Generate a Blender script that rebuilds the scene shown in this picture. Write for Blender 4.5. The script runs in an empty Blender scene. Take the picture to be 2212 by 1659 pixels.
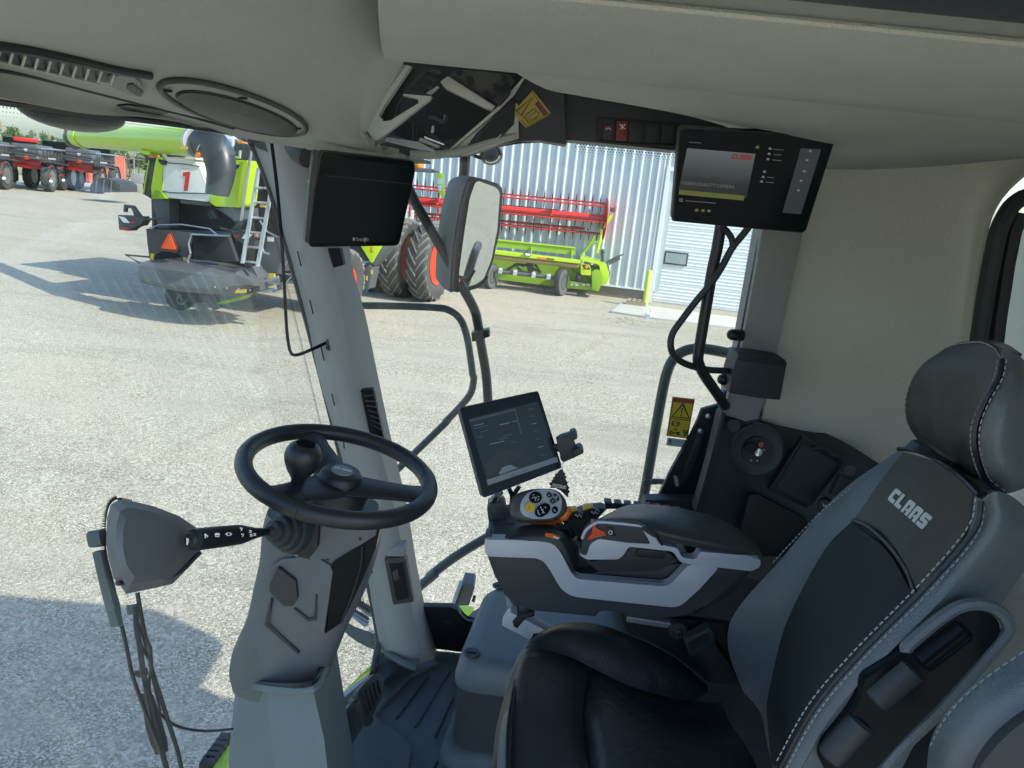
import bpy, bmesh, math, random
from mathutils import Vector, Matrix
random.seed(7)
R = math.radians
scn = bpy.context.scene
C = scn.collection

# ------------------------------------------------------------------ camera
CZ = 3.3
FPX, PITCH, ROLL = 1600.0, R(15.0), R(5.7)
cam = bpy.data.cameras.new('camera')
cam.sensor_width = 36.0
cam.lens = 36.0 * FPX / 2212.0
cam.clip_start = 0.05
cam.clip_end = 3000
camo = bpy.data.objects.new('camera', cam)
C.objects.link(camo)
_f = Vector((0, math.cos(PITCH), -math.sin(PITCH)))
_r0 = Vector((1, 0, 0)); _u0 = Vector((0, math.sin(PITCH), math.cos(PITCH)))
_r = _r0 * math.cos(ROLL) + _u0 * math.sin(ROLL)
_u = -_r0 * math.sin(ROLL) + _u0 * math.cos(ROLL)
M = Matrix((_r, _u, -_f)).transposed().to_4x4()
M.translation = Vector((0, 0, CZ))
camo.matrix_world = M
scn.camera = camo
CAM = Vector((0, 0, CZ))

# ------------------------------------------------------------------ light
SUN_EL, SUN_DIR = R(41), Vector((0.91, -0.41))      # horizontal direction towards the sun
w = bpy.data.worlds.new('World'); scn.world = w; w.use_nodes = True
nt = w.node_tree; nt.nodes.clear()
sky = nt.nodes.new('ShaderNodeTexSky'); sky.sky_type = 'NISHITA'; sky.sun_disc = False
sky.sun_elevation = SUN_EL
sky.sun_rotation = math.atan2(SUN_DIR.x, SUN_DIR.y)
sky.air_density = 1.1; sky.dust_density = 1.6; sky.ozone_density = 5.0
bg = nt.nodes.new('ShaderNodeBackground'); bg.inputs['Strength'].default_value = 0.15
wo = nt.nodes.new('ShaderNodeOutputWorld')
nt.links.new(sky.outputs[0], bg.inputs[0]); nt.links.new(bg.outputs[0], wo.inputs[0])
sl = bpy.data.lights.new('sun', 'SUN'); sl.energy = 2.8; sl.angle = R(0.5); sl.color = (1.0, 0.93, 0.82)
so = bpy.data.objects.new('sun', sl); C.objects.link(so)
_s = Vector((SUN_DIR.x, SUN_DIR.y, 0)).normalized() * math.cos(SUN_EL) + Vector((0, 0, math.sin(SUN_EL)))
so.rotation_mode = 'QUATERNION'; so.rotation_quaternion = (-_s).to_track_quat('-Z', 'Y')
scn.view_settings.view_transform = 'Standard'
scn.view_settings.look = 'None'
scn.view_settings.exposure = 1.25
scn.view_settings.gamma = 1.0
scn.view_settings.use_curve_mapping = False
try:
    scn.cycles.max_bounces = 10; scn.cycles.diffuse_bounces = 6; scn.cycles.transparent_max_bounces = 24
except Exception: pass

# ------------------------------------------------------------------ reading points off the photograph
# crops of the photograph: left, top, width in photograph pixels, width as viewed
CR = {'D0': (0, 0, 4032, 2212), 'A': (0, 0, 1400, 2212), 'B': (1300, 0, 1400, 2212), 'C': (2632, 0, 1400, 2212),
      'D': (300, 450, 1000, 2074), 'E': (1200, 500, 1300, 2212), 'F': (2500, 1000, 1532, 2210),
      'G': (300, 1550, 1500, 2212), 'H': (1700, 1450, 1400, 2212), 'I': (2700, 1250, 1332, 2210),
      'J': (800, 2200, 1300, 2212), 'K': (1700, 2000, 1300, 2106), 'L': (2732, 2049, 1300, 2212),
      'M': (0, 350, 700, 2212), 'N': (1950, 950, 500, 2212), 'O': (340, 1900, 620, 915),
      'Q': (1380, 200, 820, 2212), 'S': (1980, 340, 240, 2212), 'X': (2650, 520, 650, 2212),
      'V': (2580, 1540, 200, 1382), 'W': (1860, 1550, 400, 1659), 'Y': (2000, 1900, 460, 2212),
      'P': (1300, 2150, 650, 1961), 'U': (2200, 400, 560, 1270), 'T': (1350, 850, 550, 1164),
      'b': (2300, 850, 400, 2212), 'd': (2450, 1000, 500, 2212), 'h': (2000, 560, 700, 2212),
      'z': (3300, 2100, 732, 1314), 'm': (1620, 600, 340, 895), 'k': (660, 620, 200, 2212), 's': (3780, 740, 252, 633)}
SC = 2212 / 4032.0
def px(c, x, y):
    l, t, wd, v = CR[c]; s = wd / v * SC
    return (l * SC + x * s, t * SC + y * s)
def ray(x, y):
    a = (x - 1106) / FPX; b = -(y - 829.5) / FPX
    return _f + _r * a + _u * b
class Pl:
    "a real plane in the cab or the yard; P(c,x,y) is where the sight line through that photo point meets it"
    def __init__(s, p, n): s.p = Vector(p); s.n = Vector(n).normalized()
    def __call__(s, c, x, y, off=0.0):
        d = ray(*px(c, x, y)); t = (s.p + s.n * off - CAM).dot(s.n) / d.dot(s.n)
        return CAM + d * t
    def q(s, c, pts, off=0.0): return [s(c, a, b, off) for a, b in pts]
def PY(y): return Pl((0, y, 0), (0, 1, 0))
def PX(x): return Pl((x, 0, 0), (1, 0, 0))
def PZ(z): return Pl((0, 0, z), (0, 0, 1))
def at(c, x, y, yy):
    return PY(yy)(c, x, y)

# ------------------------------------------------------------------ mesh building
def cr4(p0, p1, p2, p3, t):
    return 0.5 * ((2 * p1) + (-p0 + p2) * t + (2 * p0 - 5 * p1 + 4 * p2 - p3) * t * t + (-p0 + 3 * p1 - 3 * p2 + p3) * t ** 3)
def spl(pts, n=6, closed=False):
    pts = [Vector(p) for p in pts]; out = []; L = len(pts)
    for i in range(L if closed else L - 1):
        if closed: a, b, c, d = pts[i - 1], pts[i], pts[(i + 1) % L], pts[(i + 2) % L]
        else:
            b, c = pts[i], pts[i + 1]
            a = pts[i - 1] if i else b * 2 - c
            d = pts[i + 2] if i + 2 < L else c * 2 - b
        for k in range(n): out.append(cr4(a, b, c, d, k / n))
    if not closed: out.append(pts[-1])
    return out
def rnd(pts, r, n=4):
    "round the corners of a closed polygon"
    out = []; L = len(pts)
    for i in range(L):
        p = pts[i]; a = pts[i - 1] - p; b = pts[(i + 1) % L] - p
        rr = min(r, a.length * .45, b.length * .45)
        A = p + a.normalized() * rr; Bq = p + b.normalized() * rr
        for k in range(n + 1):
            t = k / n; out.append(A * (1 - t) ** 2 + p * 2 * t * (1 - t) + Bq * t * t)
    return out
def frame(d):
    d = d.normalized(); a = Vector((0, 0, 1)) if abs(d.z) < .9 else Vector((1, 0, 0))
    u = d.cross(a).normalized(); return u, d.cross(u).normalized()

class B:
    def __init__(s): s.bm = bmesh.new()
    def _bev(s, verts, bev, seg=2):
        if bev > 0:
            es = {e for v in verts for e in v.link_edges}
            bmesh.ops.bevel(s.bm, geom=list(es), offset=bev, segments=seg, profile=.7, affect='EDGES', clamp_overlap=True)
    def prism(s, pts, vec, bev=0, seg=2):
        vec = Vector(vec); pts = [Vector(p) for p in pts]
        a = [s.bm.verts.new(p) for p in pts]; b = [s.bm.verts.new(p + vec) for p in pts]
        n = len(a)
        s.bm.faces.new(a); s.bm.faces.new(b[::-1])
        for i in range(n): s.bm.faces.new((a[i], b[i], b[(i + 1) % n], a[(i + 1) % n]))
        es = {e for v in a + b for e in v.link_edges}
        if bev > 0: bmesh.ops.bevel(s.bm, geom=list(es), offset=bev, segments=seg, profile=.7, affect='EDGES', clamp_overlap=True)
        return s
    def face(s, pts):
        s.bm.faces.new([s.bm.verts.new(Vector(p)) for p in pts]); return s
    def box(s, c, sz, rot=None, bev=0, seg=2):
        c = Vector(c); h = Vector(sz) / 2; rot = rot or Matrix.Identity(3)
        vs = [s.bm.verts.new(c + rot @ Vector((x * h.x, y * h.y, z * h.z))) for x in (-1, 1) for y in (-1, 1) for z in (-1, 1)]
        for f in ((0, 1, 3, 2), (4, 6, 7, 5), (0, 4, 5, 1), (2, 3, 7, 6), (0, 2, 6, 4), (1, 5, 7, 3)):
            s.bm.faces.new([vs[i] for i in f])
        s._bev(vs, bev, seg); return s
    def rings(s, rings, closed=True, cap=True, loop=False):
        V = [[s.bm.verts.new(p) for p in r] for r in rings]; n = len(V[0])
        pairs = list(zip(V, V[1:])) + ([(V[-1], V[0])] if loop else [])
        for a, b in pairs:
            for i in range(n if closed else n - 1):
                j = (i + 1) % n
                try: s.bm.faces.new((a[i], a[j], b[j], b[i]))
                except ValueError: pass
        if cap and closed and not loop:
            for r in (V[0][::-1], V[-1]):
                try: s.bm.faces.new(r)
                except ValueError: pass
        return s
    def tube(s, pts, r, n=10, closed=False, sm=0, cap=True):
        pts = [Vector(p) for p in pts]
        if sm: pts = spl(pts, sm, closed)
        L = len(pts); rs = r if isinstance(r, (list, tuple)) else [r] * L
        if len(rs) != L: rs = [rs[0] + (rs[-1] - rs[0]) * i / (L - 1) for i in range(L)]
        out = []; u = None
        for i, p in enumerate(pts):
            if closed: d = pts[(i + 1) % L] - pts[i - 1]
            else: d = pts[min(i + 1, L - 1)] - pts[max(i - 1, 0)]
            d.normalize()
            if u is None: u, v = frame(d)
            else:
                u = (u - d * u.dot(d)).normalized(); v = d.cross(u)
            out.append([p + (u * math.cos(2 * math.pi * k / n) + v * math.sin(2 * math.pi * k / n)) * rs[i] for k in range(n)])
        return s.rings(out, cap=cap, loop=closed)
    def lathe(s, prof, o, ax, n=24, cap=True, sx=1.0):
        o = Vector(o); ax = Vector(ax).normalized(); u, v = frame(ax)
        rr = [[o + ax * h + (u * math.cos(2 * math.pi * k / n) * sx + v * math.sin(2 * math.pi * k / n)) * max(r, 1e-5) for k in range(n)] for r, h in prof]
        return s.rings(rr, cap=cap)
    def ell(s, c, u, v, w_, nu=24, nv=12):
        c, u, v, w_ = map(Vector, (c, u, v, w_)); rr = []
        for j in range(nv + 1):
            t = math.pi * (j / nv); t = min(max(t, .02), math.pi - .02)
            rr.append([c + w_ * math.cos(t) + (u * math.cos(2 * math.pi * k / nu) + v * math.sin(2 * math.pi * k / nu)) * math.sin(t) for k in range(nu)])
        return s.rings(rr)
    def patch(s, grid, nu=4, nv=4, thick=0, flip=False):
        g = [spl(r, nu) for r in grid]; cols = list(zip(*g))
        g = list(zip(*[spl(c, nv) for c in cols]))
        V = [[s.bm.verts.new(p) for p in r] for r in g]; fs = []
        for a, b in zip(V, V[1:]):
            for i in range(len(a) - 1): fs.append(s.bm.faces.new((a[i], a[i + 1], b[i + 1], b[i]) if not flip else (a[i], b[i], b[i + 1], a[i + 1])))
        if thick:
            bmesh.ops.recalc_face_normals(s.bm, faces=fs)
            bmesh.ops.solidify(s.bm, geom=fs, thickness=thick)
        return s
    def mesh(s, name, recalc=True):
        me = bpy.data.meshes.new(name)
        if recalc: bmesh.ops.recalc_face_normals(s.bm, faces=s.bm.faces[:])
        s.bm.to_mesh(me); s.bm.free(); return me
    def obj(s, name, mat, parent=None, smooth=38, kind=None, label=None):
        me = s.mesh(name); return link(name, me, mat, parent, smooth, kind, label)

def link(name, me, mat, parent=None, smooth=38, kind=None, label=None):
    if mat is not None and not me.materials: me.materials.append(mat)
    if smooth:
        me.polygons.foreach_set('use_smooth', [True] * len(me.polygons))
        me.set_sharp_from_angle(angle=R(smooth))
    o = bpy.data.objects.new(name, me); C.objects.link(o)
    if parent is not None: par(o, parent)
    if kind: o['kind'] = kind
    if label: o['label'] = label
    return o
def wloc(o):
    m = Matrix.Translation(o.location) @ o.rotation_euler.to_matrix().to_4x4()
    if o.parent: m = wloc(o.parent) @ o.matrix_parent_inverse @ m
    return m
def par(o, p):
    o.parent = p; o.matrix_parent_inverse = wloc(p).inverted()
def thing(name, label, cat, loc=(0, 0, 0), group=None):
    o = bpy.data.objects.new(name, None); C.objects.link(o); o.location = loc; o.empty_display_size = .1
    o['label'] = label; o['category'] = cat
    if group: o['group'] = group
    return o
def tag(o, label, cat, group=None):
    o['label'] = label; o['category'] = cat
    if group: o['group'] = group
    return o
def dup(root, loc, label, rotz=0.0):
    def cp(o, p):
        c = o.copy(); C.objects.link(c)
        if p: c.parent = p
        for ch in list(o.children): cp(ch, c)
        return c
    r = cp(root, None); r.location = loc; r.rotation_euler = (0, 0, rotz); r['label'] = label
    return r
def text(s, size, o, xd, yd, mat, parent, ext=0.0004, align='LEFT', name='lettering', shear=0, wx=1.0):
    cu = bpy.data.curves.new('t', 'FONT'); cu.body = s; cu.size = 1; cu.align_x = align; cu.extrude = 0; cu.shear = shear
    to = bpy.data.objects.new('t', cu); C.objects.link(to)
    dg = bpy.context.evaluated_depsgraph_get()
    me = bpy.data.meshes.new_from_object(to.evaluated_get(dg)); bpy.data.objects.remove(to); bpy.data.curves.remove(cu)
    xd = Vector(xd).normalized(); yd = Vector(yd); yd = (yd - xd * yd.dot(xd)).normalized(); zd = xd.cross(yd); o = Vector(o)
    for v in me.vertices:
        v.co = o + xd * v.co.x * size * wx + yd * v.co.y * size + zd * ext
    me.materials.clear(); return link(name, me, mat, parent, smooth=0)
# block capitals with slanted strokes, in a 0..1 box per letter
LOGO = {'C': [[(0, .12), (.12, 0), (1, 0), (1, .3), (.42, .3), (.42, .7), (1, .7), (1, 1), (.12, 1), (0, .88)]],
        'L': [[(0, 0), (.9, 0), (.9, .3), (.42, .3), (.42, 1), (0, 1)]],
        'A': [[(0, 0), (.36, 0), (.36, .68), (.6, .68), (.6, .42), (.42, .42), (.42, .22), (.6, .22), (.6, 0), (1, 0), (1, .88), (.88, 1), (.12, 1), (0, .88)]],
        'S': [[(0, 0), (.88, 0), (1, .12), (1, .5), (.88, .62), (.4, .62), (.4, .72), (1, .72), (1, 1), (.12, 1), (0, .88), (0, .5), (.12, .38), (.6, .38), (.6, .28), (0, .28)]]}
def logo(o, xd, yd, ht, mat, parent, name='lettering', wr=.72, sh=.18, gap=.1, off=.0012):
    o, xd, yd = Vector(o), Vector(xd).normalized(), Vector(yd).normalized(); n = xd.cross(yd).normalized()
    b = B(); x0 = 0
    for ch in 'CLAAS':
        for poly in LOGO[ch]:
            b.face([o + xd * ((x0 + x * wr + y * sh) * ht) + yd * (y * ht) + n * off for x, y in poly])
        x0 += wr + gap
    return b.obj(name, mat, parent, smooth=0)

# ------------------------------------------------------------------ materials
MT = {}
def mat(name, col, rough=.5, metal=0, bump=None, var=None, emit=None, spec=None, coat=0, wr=None):
    "bump=(scale, strength, distance, kind)  var=(scale, amount, colour2)"
    m = bpy.data.materials.new(name); m.use_nodes = True; t = m.node_tree; p = t.nodes['Principled BSDF']
    p.inputs['Base Color'].default_value = (*col, 1); p.inputs['Roughness'].default_value = rough; p.inputs['Metallic'].default_value = metal
    if spec is not None: p.inputs['Specular IOR Level'].default_value = spec
    if coat: p.inputs['Coat Weight'].default_value = coat; p.inputs['Coat Roughness'].default_value = .08
    if emit: p.inputs['Emission Color'].default_value = (*emit[0], 1); p.inputs['Emission Strength'].default_value = emit[1]
    tc = t.nodes.new('ShaderNodeTexCoord')
    if var:
        n = t.nodes.new('ShaderNodeTexNoise'); n.inputs['Scale'].default_value = var[0]; n.inputs['Detail'].default_value = 5; n.inputs['Roughness'].default_value = .6
        mx = t.nodes.new('ShaderNodeMix'); mx.data_type = 'RGBA'
        rp = t.nodes.new('ShaderNodeValToRGB'); rp.color_ramp.elements[0].position = .38; rp.color_ramp.elements[1].position = .68
        ml = t.nodes.new('ShaderNodeMath'); ml.operation = 'MULTIPLY'; ml.inputs[1].default_value = var[1]
        mx.inputs['A'].default_value = (*col, 1); mx.inputs['B'].default_value = (*var[2], 1)
        t.links.new(tc.outputs['Object'], n.inputs['Vector']); t.links.new(n.outputs[0], rp.inputs[0]); t.links.new(rp.outputs[0], ml.inputs[0])
        t.links.new(ml.outputs[0], mx.inputs['Factor']); t.links.new(mx.outputs['Result'], p.inputs['Base Color'])
    if bump:
        k = bump[3] if len(bump) > 3 else 'noise'
        if k == 'noise':
            n = t.nodes.new('ShaderNodeTexNoise'); n.inputs['Scale'].default_value = bump[0]; n.inputs['Detail'].default_value = 3; o = n.outputs[0]
        else:
            n = t.nodes.new('ShaderNodeTexVoronoi'); n.inputs['Scale'].default_value = bump[0]; o = n.outputs[0]
        t.links.new(tc.outputs['Object'], n.inputs['Vector'])
        bp = t.nodes.new('ShaderNodeBump'); bp.inputs['Strength'].default_value = bump[1]; bp.inputs['Distance'].default_value = bump[2]
        t.links.new(o, bp.inputs['Height']); t.links.new(bp.outputs[0], p.inputs['Normal'])
        if wr:      # slow creases under the grain
            w1 = t.nodes.new('ShaderNodeTexNoise'); w1.inputs['Scale'].default_value = wr[0]; w1.inputs['Detail'].default_value = 2; w1.inputs['Distortion'].default_value = 1.2
            t.links.new(tc.outputs['Object'], w1.inputs['Vector']); b2 = t.nodes.new('ShaderNodeBump'); b2.inputs['Strength'].default_value = .6; b2.inputs['Distance'].default_value = wr[1]
            t.links.new(w1.outputs[0], b2.inputs['Height']); t.links.new(b2.outputs[0], bp.inputs['Normal'])
    MT[name] = m; return m
mat('headliner', (.395, .42, .375), .95, bump=(320, .35, .0014, 'vor'), var=(5, .6, (.34, .355, .31)))
mat('weave', (.58, .58, .50), .95, bump=(210, .6, .0025, 'vor'), var=(3, .5, (.52, .50, .42)))
mat('pillar_grey', (.27, .275, .265), .6, bump=(900, .15, .0006), var=(6, .25, (.23, .235, .23)))
mat('column_grey', (.095, .11, .118), .5, bump=(1100, .25, .0006), var=(5, .3, (.08, .092, .1)))
mat('base_teal', (.125, .160, .168), .5, bump=(1100, .2, .0006), var=(7, .5, (.10, .13, .138)))
mat('dark_plastic', (.022, .028, .031), .5, bump=(1200, .2, .0005), var=(12, .3, (.03, .036, .038)))
mat('console_dark', (.034, .041, .044), .55, bump=(900, .25, .0006), var=(10, .3, (.045, .05, .052)))
mat('taupe_plastic', (.062, .062, .057), .5, bump=(900, .2, .0005))
mat('black', (.008, .01, .012), .45)
mat('gloss_black', (.005, .008, .010), .25, spec=.12)
mat('bay_silver', (.50, .50, .45), .45)
mat('silver', (.46, .49, .53), .38, metal=.2, var=(30, .2, (.42, .45, .49)))
mat('chrome', (.7, .72, .74), .18, metal=1)
mat('steel', (.5, .52, .54), .35, metal=.8, var=(20, .3, (.4, .42, .44)))
mat('aluminium', (.52, .54, .55), .4, metal=.5)
mat('leather_black', (.010, .014, .017), .38, bump=(330, .45, .0012, 'vor'), var=(14, .35, (.016, .020, .023)), wr=(9, .010))
mat('leather_olive', (.021, .026, .025), .46, bump=(330, .4, .0010, 'vor'), var=(10, .3, (.016, .020, .020)), wr=(6, .006))
mat('leather_grey', (.105, .125, .134), .42, bump=(300, .5, .0012, 'vor'), var=(10, .3, (.075, .09, .097)), wr=(7, .008))
mat('seat_cloth', (.017, .026, .029), .9, bump=(420, .5, .001, 'vor'), var=(8, .3, (.013, .020, .023)))
mat('leather_pad', (.034, .042, .041), .42, bump=(330, .4, .0010, 'vor'), var=(10, .3, (.027, .033, .033)), wr=(7, .006))
mat('stitch', (.30, .325, .32), .7)
mat('logo_grey', (.55, .57, .56), .6)
mat('rubber_mat', (.058, .072, .082), .62, bump=(700, .35, .001), var=(7, .65, (.105, .118, .124)))
mat('box_grey', (.12, .145, .158), .5, bump=(900, .2, .0006), var=(6, .25, (.105, .125, .137)))
mat('wheel_black', (.014, .018, .021), .42, bump=(420, .35, .0008, 'vor'))
mat('screen', (.006, .011, .013), .14, spec=.09)
mat('screen_dim', (.030, .044, .047), .15, spec=.12)
mat('orange', (.85, .18, .015), .4)
mat('red_orange', (.62, .07, .02), .45)
mat('button_yellow', (.75, .47, .03), .4)
mat('white_print', (.75, .77, .76), .5)
mat('dim_print', (.23, .26, .27), .6)
mat('sticker_yellow', (.62, .43, .03), .45)
mat('sticker_yellow_old', (.42, .31, .05), .4)
mat('sticker_red', (.45, .10, .045), .5)
mat('dark_red', (.16, .03, .025), .4)
mat('cowl_red_shaded', (.28, .014, .014), .4)  # red darkened, shade on the sprayer's rear put into the colour
mat('mud', (.33, .285, .21), .95)
mat('switch_red', (.22, .03, .028), .45)
mat('sticker_grey', (.42, .46, .48), .5)
mat('green_print', (.02, .12, .07), .5)
mat('tube_black', (.016, .02, .022), .35, bump=(200, .1, .0005))
mat('tube_grey', (.06, .075, .08), .38, var=(15, .3, (.05, .062, .067)))
mat('cover_grey', (.10, .115, .125), .6, bump=(900, .15, .0005))
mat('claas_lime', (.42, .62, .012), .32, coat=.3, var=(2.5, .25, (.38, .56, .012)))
mat('shaded_lime', (.22, .38, .012), .42, var=(2.2, .35, (.18, .32, .01)))  # darker copy of the lime, shade put into the colour
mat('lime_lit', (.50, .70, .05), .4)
mat('machine_white', (.74, .76, .73), .35, coat=.3, var=(1.5, .2, (.68, .7, .67)))
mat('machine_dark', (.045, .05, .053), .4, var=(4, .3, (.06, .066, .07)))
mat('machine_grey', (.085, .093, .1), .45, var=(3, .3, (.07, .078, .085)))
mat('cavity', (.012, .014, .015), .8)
mat('red_paint', (.72, .035, .012), .35, coat=.3)
mat('reel_red', (.62, .025, .015), .4, var=(2, .25, (.5, .02, .012)))
mat('rim_red', (.80, .045, .012), .3, coat=.3)
mat('lug_dust', (.16, .155, .14), .9, var=(6, .5, (.11, .107, .10)))
mat('paper', (.62, .6, .52), .8)
mat('tyre', (.045, .047, .046), .85, bump=(60, .3, .004), var=(5, .55, (.085, .082, .075)))
mat('tyre_grey', (.085, .09, .092), .8, bump=(60, .2, .003), var=(5, .4, (.11, .11, .108)))
mat('amber', (.75, .22, .01), .25, coat=.5)
mat('tail_red', (.35, .01, .01), .25, coat=.5)
mat('smv_orange', (.9, .12, .02), .5)
mat('spout_rubber', (.028, .031, .033), .38, var=(6, .3, (.038, .041, .043)))
mat('concrete', (.50, .485, .44), .9, bump=(40, .3, .004), var=(3, .4, (.42, .405, .365)))
mat('foundation', (.17, .155, .135), .9, var=(2, .4, (.13, .12, .105)))
mat('wood', (.45, .36, .24), .8, var=(20, .4, (.36, .27, .17)))
mat('plastic_bag', (.8, .8, .8), .5)
mat('bark', (.09, .07, .05), .9)
mat('leaf_a', (.055, .105, .03), .8); mat('leaf_b', (.08, .13, .045), .8)
mat('pole_wood', (.34, .27, .19), .9)
mat('container_red', (.5, .12, .08), .6)
mat('tan', (.36, .27, .12), .6)
mat('bollard_lime', (.52, .68, .09), .5, var=(8, .25, (.46, .6, .08)))
mat('siding', (.53, .60, .61), .42, metal=.15, var=(.35, .25, (.46, .5, .52)))
mat('door_white', (.74, .77, .77), .5, var=(.6, .2, (.7, .73, .73)))
mat('trim_white', (.8, .82, .82), .5)
mat('far_white', (.78, .8, .8), .6)
mat('far_roof', (.3, .36, .36), .6)
mat('fence_metal', (.4, .42, .42), .4, metal=.6)
mat('barrier_grey', (.36, .36, .35), .9, var=(4, .3, (.3, .3, .29)))
mat('rub_brown', (.30, .26, .19), .9)
# gravel: individual stones as colour cells with relief, wheel tracks and clay-coloured worn patches
def gravel():
    m = bpy.data.materials.new('gravel'); m.use_nodes = True; t = m.node_tree; p = t.nodes['Principled BSDF']; N = t.nodes.new; Lk = t.links.new
    p.inputs['Roughness'].default_value = .92; p.inputs['Specular IOR Level'].default_value = .25
    tc = N('ShaderNodeTexCoord')
    def vor(sc):
        v = N('ShaderNodeTexVoronoi'); v.inputs['Scale'].default_value = sc; v.inputs['Randomness'].default_value = 1; Lk(tc.outputs['Object'], v.inputs['Vector']); return v
    v1, v2 = vor(88), vor(40)
    def ramp(src, els):
        r = N('ShaderNodeValToRGB'); cr = r.color_ramp
        while len(cr.elements) < len(els): cr.elements.new(.5)
        for e, (a, c) in zip(cr.elements, els): e.position = a; e.color = (*c, 1)
        Lk(src, r.inputs[0]); return r
    s1 = N('ShaderNodeSeparateColor'); Lk(v1.outputs['Color'], s1.inputs[0])
    s2 = N('ShaderNodeSeparateColor'); Lk(v2.outputs['Color'], s2.inputs[0])
    c1 = ramp(s1.outputs[0], [(0, (0.175, 0.156, 0.117)), (.3, (0.310, 0.276, 0.211)), (.55, (0.413, 0.376, 0.295)), (.8, (0.516, 0.477, 0.389)), (1, (0.681, 0.642, 0.543))])
    c2 = ramp(s2.outputs[1], [(0, (0.206, 0.201, 0.178)), (.5, (0.413, 0.371, 0.290)), (1, (0.619, 0.582, 0.487))])
    n0 = N('ShaderNodeTexNoise'); n0.inputs['Scale'].default_value = .55; n0.inputs['Detail'].default_value = 6; n0.inputs['Roughness'].default_value = .62
    mp = N('ShaderNodeMapping'); mp.inputs['Scale'].default_value = (.45, 1.3, 1); mp.inputs['Rotation'].default_value = (0, 0, .12)
    Lk(tc.outputs['Object'], mp.inputs[0]); Lk(mp.outputs[0], n0.inputs['Vector'])
    n1 = N('ShaderNodeTexNoise'); n1.inputs['Scale'].default_value = 2.3; n1.inputs['Detail'].default_value = 4; Lk(tc.outputs['Object'], n1.inputs['Vector'])
    a = N('ShaderNodeMix'); a.data_type = 'RGBA'
    k = ramp(n1.outputs[0], [(.45, (0, 0, 0)), (.62, (.75, .75, .75))]); Lk(k.outputs[0], a.inputs['Factor']); Lk(c1.outputs[0], a.inputs['A']); Lk(c2.outputs[0], a.inputs['B'])
    b = N('ShaderNodeMix'); b.data_type = 'RGBA'; b.inputs['B'].default_value = (.44, .395, .325, 1)
    k2 = ramp(n0.outputs[0], [(.48, (0, 0, 0)), (.7, (.85, .85, .85))]); Lk(k2.outputs[0], b.inputs['Factor']); Lk(a.outputs['Result'], b.inputs['A'])
    n3 = N('ShaderNodeTexNoise'); n3.inputs['Scale'].default_value = .32; n3.inputs['Detail'].default_value = 7; n3.inputs['Roughness'].default_value = .7; n3.inputs['Distortion'].default_value = .6
    m3 = N('ShaderNodeMapping'); m3.inputs['Scale'].default_value = (.5, 2.4, 1); m3.inputs['Rotation'].default_value = (0, 0, -.18); Lk(tc.outputs['Object'], m3.inputs[0]); Lk(m3.outputs[0], n3.inputs['Vector'])
    k3 = ramp(n3.outputs[0], [(.32, (.80, .80, .80)), (.5, (1, 1, 1)), (.72, (1.0, .97, .90))]); c3 = N('ShaderNodeMix'); c3.data_type = 'RGBA'; c3.blend_type = 'MULTIPLY'; c3.inputs['Factor'].default_value = 1
    Lk(b.outputs['Result'], c3.inputs['A']); Lk(k3.outputs[0], c3.inputs['B'])
    Lk(c3.outputs['Result'], p.inputs['Base Color'])
    ad = N('ShaderNodeMath'); ad.operation = 'ADD'; Lk(v1.outputs['Distance'], ad.inputs[0]); Lk(v2.outputs['Distance'], ad.inputs[1])
    bp = N('ShaderNodeBump'); bp.invert = True; bp.inputs['Strength'].default_value = .8; bp.inputs['Distance'].default_value = .008
    Lk(ad.outputs[0], bp.inputs['Height']); Lk(bp.outputs[0], p.inputs['Normal'])
    MT['gravel'] = m
gravel()
def glassmat(name, col, refl=.55):
    m = bpy.data.materials.new(name); m.use_nodes = True; t = m.node_tree; t.nodes.clear(); N = t.nodes.new
    o = N('ShaderNodeOutputMaterial'); tr = N('ShaderNodeBsdfTransparent'); tr.inputs[0].default_value = (*col, 1)
    gl = N('ShaderNodeBsdfGlossy'); gl.inputs['Roughness'].default_value = .01; fr = N('ShaderNodeFresnel'); ge = N('ShaderNodeNewGeometry'); mr = N('ShaderNodeMapRange'); mr.inputs['To Min'].default_value = 1.5; mr.inputs['To Max'].default_value = 1 / 1.5; t.links.new(ge.outputs['Backfacing'], mr.inputs['Value']); t.links.new(mr.outputs['Result'], fr.inputs[0])
    ml = N('ShaderNodeMath'); ml.operation = 'MULTIPLY'; ml.inputs[1].default_value = refl
    mx = N('ShaderNodeMixShader'); t.links.new(fr.outputs[0], ml.inputs[0]); t.links.new(ml.outputs[0], mx.inputs[0])
    # thin film of dust and smears on the pane
    di = N('ShaderNodeBsdfDiffuse'); di.inputs[0].default_value = (.75, .74, .68, 1); m2 = N('ShaderNodeMixShader'); tc = N('ShaderNodeTexCoord')
    mp = N('ShaderNodeMapping'); mp.inputs['Scale'].default_value = (2, 3.2, .9); mp.inputs['Rotation'].default_value = (.5, .2, .3)
    nz = N('ShaderNodeTexNoise'); nz.inputs['Scale'].default_value = 2.2; nz.inputs['Detail'].default_value = 6; rg = N('ShaderNodeMapRange'); rg.inputs['From Min'].default_value = .42; rg.inputs['From Max'].default_value = .8; rg.inputs['To Min'].default_value = .004; rg.inputs['To Max'].default_value = .04
    t.links.new(tc.outputs['Object'], mp.inputs[0]); t.links.new(mp.outputs[0], nz.inputs['Vector']); t.links.new(nz.outputs[0], rg.inputs['Value']); t.links.new(rg.outputs[0], m2.inputs[0])
    t.links.new(tr.outputs[0], m2.inputs[1]); t.links.new(di.outputs[0], m2.inputs[2])
    t.links.new(m2.outputs[0], mx.inputs[1]); t.links.new(gl.outputs[0], mx.inputs[2]); t.links.new(mx.outputs[0], o.inputs[0])
    MT[name] = m
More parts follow.
